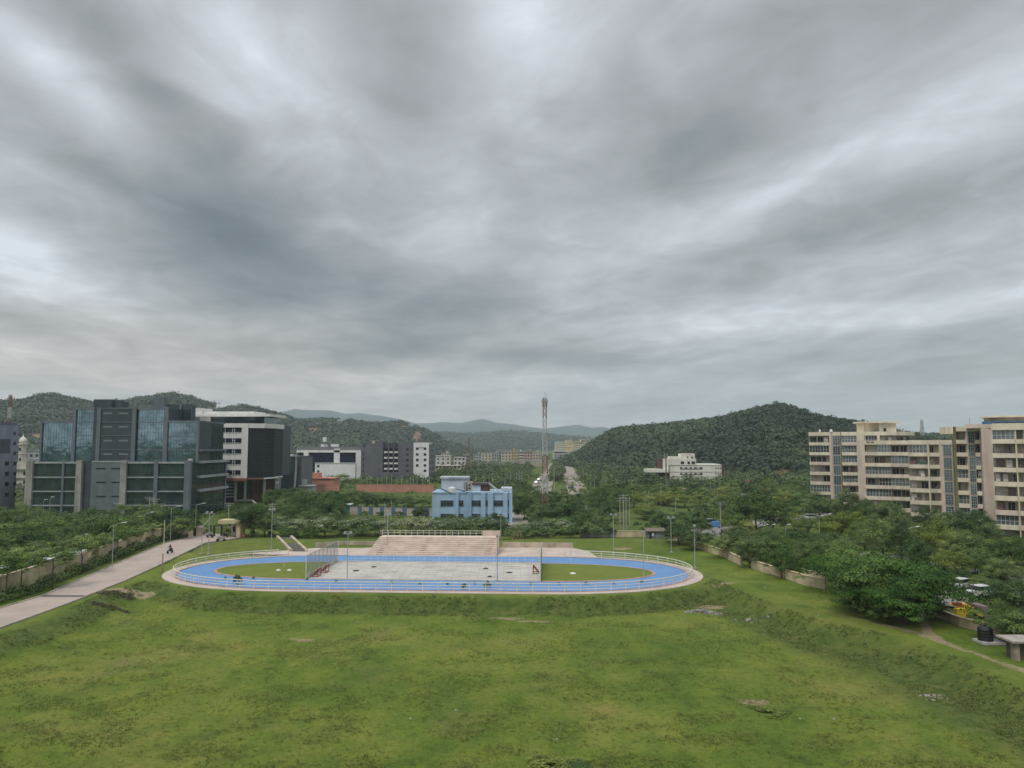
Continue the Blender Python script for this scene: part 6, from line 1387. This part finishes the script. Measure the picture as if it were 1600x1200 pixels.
for f, w_ in ((.965, .95), (.93, .7), (.67, .8), (.48, .9)):
    mb = MB(); z = H*f
    for a in range(3 if f > .9 else 2):
        t_ = 2*math.pi*a/3+.4; ax, ay = x+math.cos(t_)*w_, 218+math.sin(t_)*w_; mb.box(ax-.1, ax+.1, ay-.08, ay+.08, z-.6, z+.6)
    mb2 = mb; q = MB()
    for i in range(0, len(mb.v), 8):
        q = MB(); q.v = mb.v[i:i+8]; q.f = [[j for j in f_] for f_ in mb.f[:6]]; q.build('panel_antenna', M_ant, r)
    MB().lathe((x, 218, z-.08), [(w_*.95, 0), (w_*.95, .1)], 10).build('platform_ring', M_galv, r)
MB().tube((x, 218, H), (x, 218, zat(612, 218)), .05).build('lightning_rod', M_galv, r)
mb = MB(); mb.tube((x+.5, 218, H), (x+.5, 218, H+1.0), .04); mb.build('whip_antenna', M_galv, r)
lattice('radio_mast', 'small red lattice mast in front of the left hills right of the white block', 732.5, 560, 2.2, .7, 684, [(0, .5, 0), (.5, 1, 0)], heavy=1.6)
r, x, H = lattice('radio_mast', 'red and white lattice mast behind the slate block at the left edge', 10.5, 330, 1.8, .9, 617, [(0, .5, 0), (.5, .62, 1), (.62, .75, 0), (.75, .87, 1), (.87, 1, 0)], heavy=1.1)
lattice('radio_mast', 'thin grey mast on the skyline behind the middle apartment block', 1442.5, 700, 6, 1.2, 656, [(0, .5, 1), (.5, 1, 1)], heavy=2.4)
r = thing('radio_mast', 'slim brown mast with antennas in front of the white stepped building', 'mast', (xat(1041, 330), 330, 0)); xm = xat(1041, 330, 5)
MB().tube((xm, 330, 0), (xm, 330, zat(712, 330)), .34, .28, 8).build('pole', mat('mast_brown', (.20, .16, .14), .8, .2, 1), r)
for s in (-1, 1): MB().box(xm+s*.6-.15, xm+s*.6+.15, 329.8, 330.2, zat(715, 330), zat(708, 330)).build('panel_antenna', M_ant, r)
o = MB().tube(D(651, 640+8, 1400), D(651, 640, 1400), .3).build('x', M_galv, None, (0, 0, 0)); bpy.data.objects.remove(o)
# ---- gate house
def gatehouse():
    m = mat('gate_cream', (.58, .49, .30), .85, .1, .5, streak=.15); Yg = G(0, 840).y; X = lambda a: xat(a, Yg)
    r = thing('gatehouse', 'cream gatehouse with flat roof and open porch at the end of the road', 'gatehouse', (X(362), Yg+2, 0))
    MB().box(X(369), X(375), Yg, Yg+3, -.1, 3.0).build('side_wall', m, r); MB().box(X(341), X(375), Yg-.4, Yg+3.2, 3.002, 3.75).build('roof', m, r)
    MB().box(X(355), X(369)-.01, Yg+2.2, Yg+3, 0, 3.0).build('wall', HM[1], r); MB().box(X(365), X(367), Yg+2.05, Yg+2.19, 0, 2.2).build('door', M_slot, r); MB().box(X(358), X(361.5), Yg+2.05, Yg+2.19, 1.0, 2.2).build('window', M_slot, r)
    Y2 = G(0, 838).y; X2 = lambda a: xat(a, Y2); r = thing('gate', 'dark metal gate frame standing across the road end', 'gate', (X2(340), Y2, 0)); md = mat('gate_dark', (.04, .035, .035), .6, .15, 2)
    for a in (334.5, 346): MB().box(X2(a)-.18, X2(a)+.18, Y2-.15, Y2+.15, 0, 2.4).build('post', md, r)
    MB().box(X2(334.5), X2(354), Y2-.08, Y2+.08, 2.2, 2.35).build('top_bar', md, r)
    mb = MB()
    for k in range(12): a = X2(346.5)+.12+k*.16; mb.tube((a, Y2, .1), (a, Y2, 2.2), .03, n=4)
    mb.build('gate_leaf', md, r)
    mp = mat('pier_brown', (.36, .26, .21), .9, .15, 1)
    for k, (a, b, l) in enumerate([(308, 315.5, 'square brown gate pier at the left of the road end')]):
        r = thing('gate_pier', l, 'gate pier', (X2(a), Y2, 0)); MB().box(X2(a), X2(b), Y2-.5, Y2+.5, 0, 2.0).build('pier', mp, r); MB().box(X2(a)-.2, X2(b)+.2, Y2-.7, Y2+.7, 2.0, 2.2).build('cap', mp, r)
        MB().box(X2(303), X2(307), Y2-.45, Y2-.3, 0, 1.9).build('dark_leaf', M_slot, r)
    o = MB().box(X2(296), X2(303), Y2-.6, Y2-.3, 0, 1.1).build('low_wall', m, None, (X2(300), Y2, 0)); tag(o, 'low cream wall at the road end left of the brown pier', 'wall')
    # terracotta figure post on the lawn
    b = G(380.5, 847); o = thing('terracotta_post', 'terracotta red post with a dark top on the lawn by the gatehouse', 'post', b); mt = mat('terra', (.36, .10, .06), .8, .2, 2)
    MB().lathe(b, [(.30, 0), (.26, .3), (.22, 1.0), (.28, 1.3), (.2, 1.5)], 10).build('body', mt, o); MB().lathe(b+Vector((0, 0, 1.5)), [(.16, 0), (.2, .2), (.12, .45)], 10).build('top', mat('terra_dark', (.10, .04, .035), .8, .2, 2), o)
    # trestle frame left on the grass behind the rink
    b = G(809, 846); o = thing('trestle_frame', 'bare wooden trestle standing behind the low wall right of the stand', 'trestle', b); mw = mat('raw_wood', (.40, .32, .22), .9, .2, 2)
    for s in (-.9, 0, .9):
        MB().tube(b+Vector((s-.35, 0, -.1)), b+Vector((s*.7, .2, 1.9)), .05).tube(b+Vector((s+.35, .4, -.1)), b+Vector((s*.7, .2, 1.9)), .05).build('leg', mw, o)
    MB().tube(b+Vector((-.9, .2, 1.9)), b+Vector((.9, .2, 1.9)), .05).build('top_bar', mw, o)
gatehouse()
# pale canopies behind the cream wall
for k, (px, base, l, w_) in enumerate([(62, 905, 'flat pale canopy roof among trees behind the wall, lower one', 4.2), (105, 893, 'flat pale canopy roof among trees behind the wall, upper one', 4.6), (-8, 920, 'flat pale canopy roof at the left edge behind the wall', 4)]):
    b = G(px, base); o = thing('canopy', l, 'canopy', b, 'pale canopies behind the wall')
    MB().hexa([b+Vector((-w_/2, -.6, 2.5)), b+Vector((w_/2, -.6, 3.0)), b+Vector((w_/2, 1.4, 3.2)), b+Vector((-w_/2, 1.4, 2.7)), b+Vector((-w_/2, -.6, 2.6)), b+Vector((w_/2, -.6, 3.1)), b+Vector((w_/2, 1.4, 3.3)), b+Vector((-w_/2, 1.4, 2.8))]).build('roof', mat('canopy_white', (.55, .57, .58), .6, .1, .8), o)
    for s in (-.4, .4): MB().tube(b+Vector((w_*s, .4, -.1)), b+Vector((w_*s, .4, 2.8)), .06).build('post', M_galv, o)
# ---- vehicles
M_tyre = mat('tyre', (.02, .02, .02), .8, .1, 3)
def car(pos, rz, colm, label, tall=0, L_=4.2):
    o = thing('parked_car', label, 'car', pos, None, rz); W_ = 1.7
    prof = [(-L_/2, .35), (-L_/2, .8), (-L_*.44, .95), (L_*.22, .95+.05*tall), (L_*.46, .80), (L_/2, .62), (L_/2, .35)]
    MB().prism([Vector((a, -W_/2, b)) for a, b in prof], (0, W_, 0)).build('body', colm, o, bevel=.04)
    cab = [(-L_*.42, .93), (-L_*.34, 1.45+tall*.3), (L_*.10, 1.47+tall*.3), (L_*.27, .93)]
    MB().prism([Vector((a, -W_/2+.1, b)) for a, b in cab], (0, W_-.2, 0)).build('windows', GL_W, o)
    MB().box(-L_*.335, L_*.10, -W_/2+.12, W_/2-.12, 1.44+tall*.3, 1.5+tall*.3).build('roof', colm, o)
    for a in (-.31, .31):
        for s in (-1, 1): MB().tube((L_*a, s*(W_/2-.18), .32), (L_*a, s*(W_/2+.02), .32), .32, n=12).build('wheel', M_tyre, o)
    for s in (-.55, .55): MB().box(L_/2-.03, L_/2+.02, s-.16, s+.16, .62, .74).build('headlight', M_white, o)
    return o
C_w = mat('car_white', (.62, .62, .61), .3, .04, 1, spec=.6); C_s = mat('car_silver', (.32, .33, .34), .3, .04, 1, spec=.6); C_d = mat('car_dark', (.04, .042, .05), .3, .05, 1, spec=.6); C_b = mat('car_blue', (.05, .14, .36), .4, .1, 1)
for (px, by, rz, m, l, t_) in [(1537, 932, .3, C_w, 'white car parked beyond the yellow slide', 0), (1505, 920, .5, C_w, 'white car half hidden by the umbrella tree edge', 0), (883, 734.5, 1.5, C_w, 'white van on the avenue, farthest of the vehicles', 1), (881, 740.5, 1.5, C_d, 'dark car on the avenue just nearer than the white van', 0), (884, 751, 0, C_d, 'dark car crossing the avenue junction', 0), (893, 752.5, 0, C_s, 'silver car at the avenue junction, right of the dark one', 0),
        (838, 756, 1.4, C_w, 'white car on the left carriageway beside the lattice tower', 0), (842, 751.5, 1.4, C_s, 'silver car farther up the left carriageway', 0), (892, 763.5, 1.2, C_d, 'dark red-brown car near the foot of the avenue', 0), (1270, 812, .2, C_w, 'white car glimpsed between trees left of the apartments', 0), (1047, 824, .1, C_b, 'blue van among trees behind the grey shed', 1), (1112, 822, .1, C_s, 'pale vehicle beside the blue tarpaulin at the road bend', 1)]:
    car(G(px, by, .06), rz, m, l, t_)
def tarp(px, base, w_, h, m, label):
    b = G(px, base); o = MB().hexa([b+Vector((-w_/2, -.8, 0)), b+Vector((w_/2, -.8, 0)), b+Vector((w_/2, 1.2, 0)), b+Vector((-w_/2, 1.2, 0)), b+Vector((-w_*.36, -.4, h)), b+Vector((w_*.30, -.5, h*.85)), b+Vector((w_*.34, .9, h*.95)), b+Vector((-w_*.3, .8, h))]).build('tarpaulin', m, None, b, bevel=.08); tag(o, label, 'tarpaulin')
tarp(1119, 823, 2.8, 1.4, mat('tarp_blue', (.09, .24, .50), .6, .25, 1.5), 'bright blue tarpaulin heap at the road bend'); 
def tent(px, base, w_, h, m, label):
    b = G(px, base); o = thing('tent', label, 'tent', b)
    MB().prism([b+Vector((-w_/2, 0, h*.5)), b+Vector((0, 0, h)), b+Vector((w_/2, 0, h*.5))], (0, 4, 0)).build('canopy_roof', m, o); MB().box(b.x-w_*.42, b.x+w_*.42, b.y+.5, b.y+3.5, 0, h*.5).build('side_cloth', HM[0], o)
tent(1206, 778, 7, 3.8, mat('tent_red', (.50, .09, .08), .8, .1, 1), 'small red roofed tent under the wooded hill'); tent(1172, 762, 8, 3.6, mat('tent_rust', (.22, .06, .05), .8, .1, 1), 'dull red roofed tent farther back under the hill')
# ---- people
def person(pos, rz, pose, cloth, label, skin=(.20, .12, .08), legm=None):
    """pose: joints dict, metres, facing +x"""
    o = thing('person', label, 'person', pos, None, rz); J = pose
    names = ['pel', 'che', 'nec', 'hea', 'top', 'shl', 'ell', 'hal', 'shr', 'elr', 'har', 'hil', 'knl', 'ftl', 'tol', 'hir', 'knr', 'ftr', 'tor']
    R_ = dict(pel=.13, che=.15, nec=.06, hea=.10, top=.085, shl=.07, ell=.045, hal=.035, shr=.07, elr=.045, har=.035, hil=.09, knl=.06, ftl=.045, tol=.035, hir=.09, knr=.06, ftr=.045, tor=.035)
    E_ = [('pel', 'che'), ('che', 'nec'), ('nec', 'hea'), ('hea', 'top'), ('che', 'shl'), ('shl', 'ell'), ('ell', 'hal'), ('che', 'shr'), ('shr', 'elr'), ('elr', 'har'), ('pel', 'hil'), ('hil', 'knl'), ('knl', 'ftl'), ('ftl', 'tol'), ('pel', 'hir'), ('hir', 'knr'), ('knr', 'ftr'), ('ftr', 'tor')]
    me = bpy.data.meshes.new('body'); me.from_pydata([J[n] for n in names], [(names.index(a), names.index(b)) for a, b in E_], []); me.materials.append(cloth); b = link('body', me, o)
    sk = b.modifiers.new('skin', 'SKIN'); me.skin_vertices.new() if not me.skin_vertices else None
    for i, n in enumerate(names): me.skin_vertices[0].data[i].radius = (R_[n], R_[n]); me.skin_vertices[0].data[i].use_root = n == 'pel'
    b.modifiers.new('sub', 'SUBSURF').levels = 1
    h = Vector(J['hea']); mb = MB().lathe(h+Vector((0, 0, -.12)), [(.05, 0), (.085, .05), (.102, .12), (.095, .2), (.05, .26)], 12); mb.build('head', mat('skin', skin, .6, .05, 2), o, smooth=True)
    MB().lathe(h+Vector((-.012, 0, .02)), [(.104, 0), (.108, .05), (.09, .12), (.04, .15)], 12).build('hair', mat('hair', (.012, .01, .01), .7, .05, 2), o, smooth=True)
    return o
STAND = dict(pel=(0, 0, .95), che=(0, 0, 1.3), nec=(0, 0, 1.48), hea=(.01, 0, 1.6), top=(.01, 0, 1.7), shl=(0, .19, 1.4), ell=(0, .25, 1.12), hal=(.06, .26, .86), shr=(0, -.19, 1.4), elr=(-.03, -.25, 1.12), har=(.03, -.26, .86), hil=(0, .09, .88), knl=(.08, .1, .48), ftl=(.0, .1, .07), tol=(.16, .1, .04), hir=(0, -.09, .88), knr=(-.02, -.1, .48), ftr=(-.16, -.1, .09), tor=(0, -.1, .03))
RIDE = dict(pel=(-.2, 0, .85), che=(-.08, 0, 1.2), nec=(-.03, 0, 1.38), hea=(0, 0, 1.5), top=(0, 0, 1.6), shl=(-.06, .19, 1.3), ell=(.14, .27, 1.08), hal=(.38, .25, 1.05), shr=(-.06, -.19, 1.3), elr=(.14, -.27, 1.08), har=(.38, -.25, 1.05), hil=(-.16, .11, .82), knl=(.22, .2, .74), ftl=(.05, .2, .34), tol=(.2, .2, .3), hir=(-.16, -.11, .82), knr=(.22, -.2, .74), ftr=(.05, -.2, .34), tor=(.2, -.2, .3))
def motorbike(pos, rz, label, colm):
    o = thing('motorcycle', label, 'motorcycle', pos, None, rz)
    for a in (-.62, .66):
        MB().tube((a, -.05, .3), (a, .05, .3), .3, n=16).build('wheel', M_tyre, o)
    MB().prism([Vector((-.75, -.12, .78)), Vector((-.2, -.12, .76)), Vector((.05, -.12, .90)), Vector((.42, -.12, .86)), Vector((.35, -.12, .45)), Vector((-.2, -.12, .35)), Vector((-.45, -.12, .55))], (0, .24, 0)).build('body', colm, o, bevel=.03)
    MB().box(-.72, -.05, -.13, .13, .79, .86).build('seat', M_tyre, o, bevel=.02); MB().tube((.45, -.09, .95), (.66, -.09, .3), .03).build('fork', M_galv, o); MB().tube((.45, .09, .95), (.66, .09, .3), .03).build('fork', M_galv, o)
    MB().tube((.4, -.34, 1.04), (.4, .34, 1.04), .022).build('handlebar', M_galv, o); MB().box(.48, .6, -.09, .09, .78, .94).build('headlight', M_white, o); MB().tube((-.4, .16, .32), (.1, .16, .34), .045).build('exhaust', M_galv, o)
    return o
M_dkc = mat('dark_clothes', (.035, .03, .04), .9, .2, 3); M_whc = mat('white_shirt', (.62, .62, .60), .8, .05, 3)
pr = G(265.5, 864.5, .06); motorbike(pr, math.radians(-100), 'dark motorcycle riding along the pale road', C_d); person(pr, math.radians(-100), RIDE, M_dkc, 'rider in dark clothes on the motorcycle on the pale road')
p = G(1441.5, 968.5); person(p, math.radians(-150), STAND, M_whc, 'person in a white top under the umbrella trees by the path')
motorbike(G(345, 846, .06), math.radians(20), 'grey motorcycle parked in front of the gate, right one', C_s); motorbike(G(328, 840, .06), math.radians(160), 'dark motorcycle parked near the white pole by the gate', C_d); motorbike(G(352, 840, .06), math.radians(80), 'dark motorcycle parked beside the gatehouse porch', C_d)
# ---- heaps, stones and scraps
def heap(px, base, rx, ry, h, m, label, n=40, z=None, name='rubble_heap', cat='rubble', s=.3, seed=1):
    rg = random.Random(seed); b = G(px, base, -.6 if z is None else z); o = MB()
    for k in range(n):
        a = rg.uniform(0, 6.28); f = rg.random()**.6; c = Vector((b.x+math.cos(a)*rx*f, b.y+math.sin(a)*ry*f, 0)); c.z = float(gh(c.x, c.y))+h*(1-f)*.8
        q = s*rg.uniform(.4, 1.2); j = lambda: rg.uniform(-q*.3, q*.3)
        o.hexa([c+Vector((-q/2+j(), -q/2+j(), -q/2)), c+Vector((q/2+j(), -q/2+j(), -q/2)), c+Vector((q/2+j(), q/2+j(), -q/2)), c+Vector((-q/2+j(), q/2+j(), -q/2)), c+Vector((-q/3+j(), -q/3+j(), q/3)), c+Vector((q/3+j(), -q/3+j(), q/3)), c+Vector((q/3+j(), q/3+j(), q/3)), c+Vector((-q/3+j(), q/3+j(), q/3))])
    return tag(o.build(name, m, None, (b.x, b.y, 0)), label, cat, kind='stuff')
M_rub = mat('rubble', (.42, .38, .35), .95, .3, 1.5); M_brush = mat('dead_brush', (.10, .075, .06), .95, .3, 2)
heap(1100, 944, 2.6, .9, .4, M_rub, 'heap of pale rubble on the grass right of the rink', 110, s=.28); heap(1172, 955, 2.6, 1.2, .1, M_rub, 'pale stones scattered right of the rubble heap', 16, s=.32, seed=2); heap(1455, 1072, 1.4, .8, .1, M_rub, 'whitish stones on the bank at the right', 24, s=.2, seed=3)
def brush(px, base, rx, ry, n, label, seed):
    rg = random.Random(seed); b = G(px, base, -.8); mb = MB()
    for k in range(n):
        a = rg.uniform(0, 6.28); f = rg.random()**.5; x = b.x+math.cos(a)*rx*f; y = b.y+math.sin(a)*ry*f; z = float(gh(x, y)); d = Vector((rg.uniform(-1, 1), rg.uniform(-1, 1), rg.uniform(0, .3)))*.4
        mb.beam((x, y, z+.05), (x+d.x, y+d.y, z+.08+d.z), .05, .04)
    tag(mb.build('brushwood', M_brush, None, (b.x, b.y, 0)), label, 'brushwood', kind='stuff')
brush(180, 936, 2.6, 1.5, 260, 'dead brushwood heap on the grass beside the pale road', 1); brush(160, 951, 1.6, .6, 90, 'small brushwood scatter nearer than the main heap', 2); brush(186, 948, 1.4, .5, 80, 'small brushwood scatter right below the main heap', 3)
sc_ = []
for k, (px, py) in enumerate([(641, 1124), (870, 1157), (919, 1196), (1250, 1123), (1303, 1125), (527, 1046), (1195, 917), (1262, 911), (1290, 938), (712, 1112), (1279, 985), (1495, 985)]):
    b = G(px, py, -1.7 if py > 980 else 0); b.z = float(gh(b.x, b.y)); o = MB().hexa([b+Vector((-.16, -.1, 0)), b+Vector((.14, -.12, 0)), b+Vector((.17, .1, 0)), b+Vector((-.12, .12, 0)), b+Vector((-.1, -.05, .14)), b+Vector((.08, -.06, .17)), b+Vector((.1, .06, .12)), b+Vector((-.08, .06, .15))]).build('litter_scrap', mat('scrap_pale', (.45, .44, .41), .8, .2, 3), None, b); o.rotation_euler.z = k; o.scale = (.6, .6, .5); tag(o, '', 'litter'); sc_.append(o)
ordinals(sc_, 'small pale scrap lying on the grass', 'of those in the field', 'scraps on the field')

# weeds sprouting through the rink edge
ws_ = []
for k, (px, py, h) in enumerate([(371, 913, 1.0), (352, 905, .3), (396, 905, .3), (525, 910, .3), (612, 912, .3), (656, 914, .35), (699, 915, .35), (742, 913, .3), (725, 920, .6), (761, 920, .8), (829, 914, .3), (873, 914, .3), (916, 913, .3), (959, 913, .3), (1002, 911, .35), (480, 907, .3)]):
    b = G(px, py, .1); o = tree('bush', b, h*1.3, h*1.3, v=k % 3); ws_.append(o)
ordinals(ws_, 'small weed sprouting', 'of those along the near edge of the rink', 'weeds along the rink edge', 'weed')
# clumps on the lawn near the photographer

for k, (px, py, w_, h, kd) in enumerate([(865, 1204, 70, .7, 'bushy'), (1205, 1115, 50, .35, 'bushy'), (905, 1205, 50, .6, 'bush')]):
    b = G(px, py, -1.7); b.z = float(gh(b.x, b.y))-.1; tree(kd, b, h, w_*b.y/F_PX, ['wide dark weed clump at the bottom edge of the field', 'low tussock in the right foreground of the field', 'dark weed clump at the bottom edge, right one'][k])
# ================================================================== AIR
hz = MB().box(-6900, 6900, -2900, 8700, -3.2, 600); hm = bpy.data.materials.new('haze'); hm.use_nodes = True; t = hm.node_tree; t.nodes.clear()
pv = t.nodes.new('ShaderNodeVolumePrincipled'); pv.inputs['Density'].default_value = HAZE; pv.inputs['Color'].default_value = (.80, .92, 1.0, 1); pv.inputs['Anisotropy'].default_value = 0
mo = t.nodes.new('ShaderNodeOutputMaterial'); t.links.new(pv.outputs[0], mo.inputs['Volume'])
o = hz.build('haze', hm); o['kind'] = 'stuff'; tag(o, 'thin grey haze over the whole valley', 'haze')
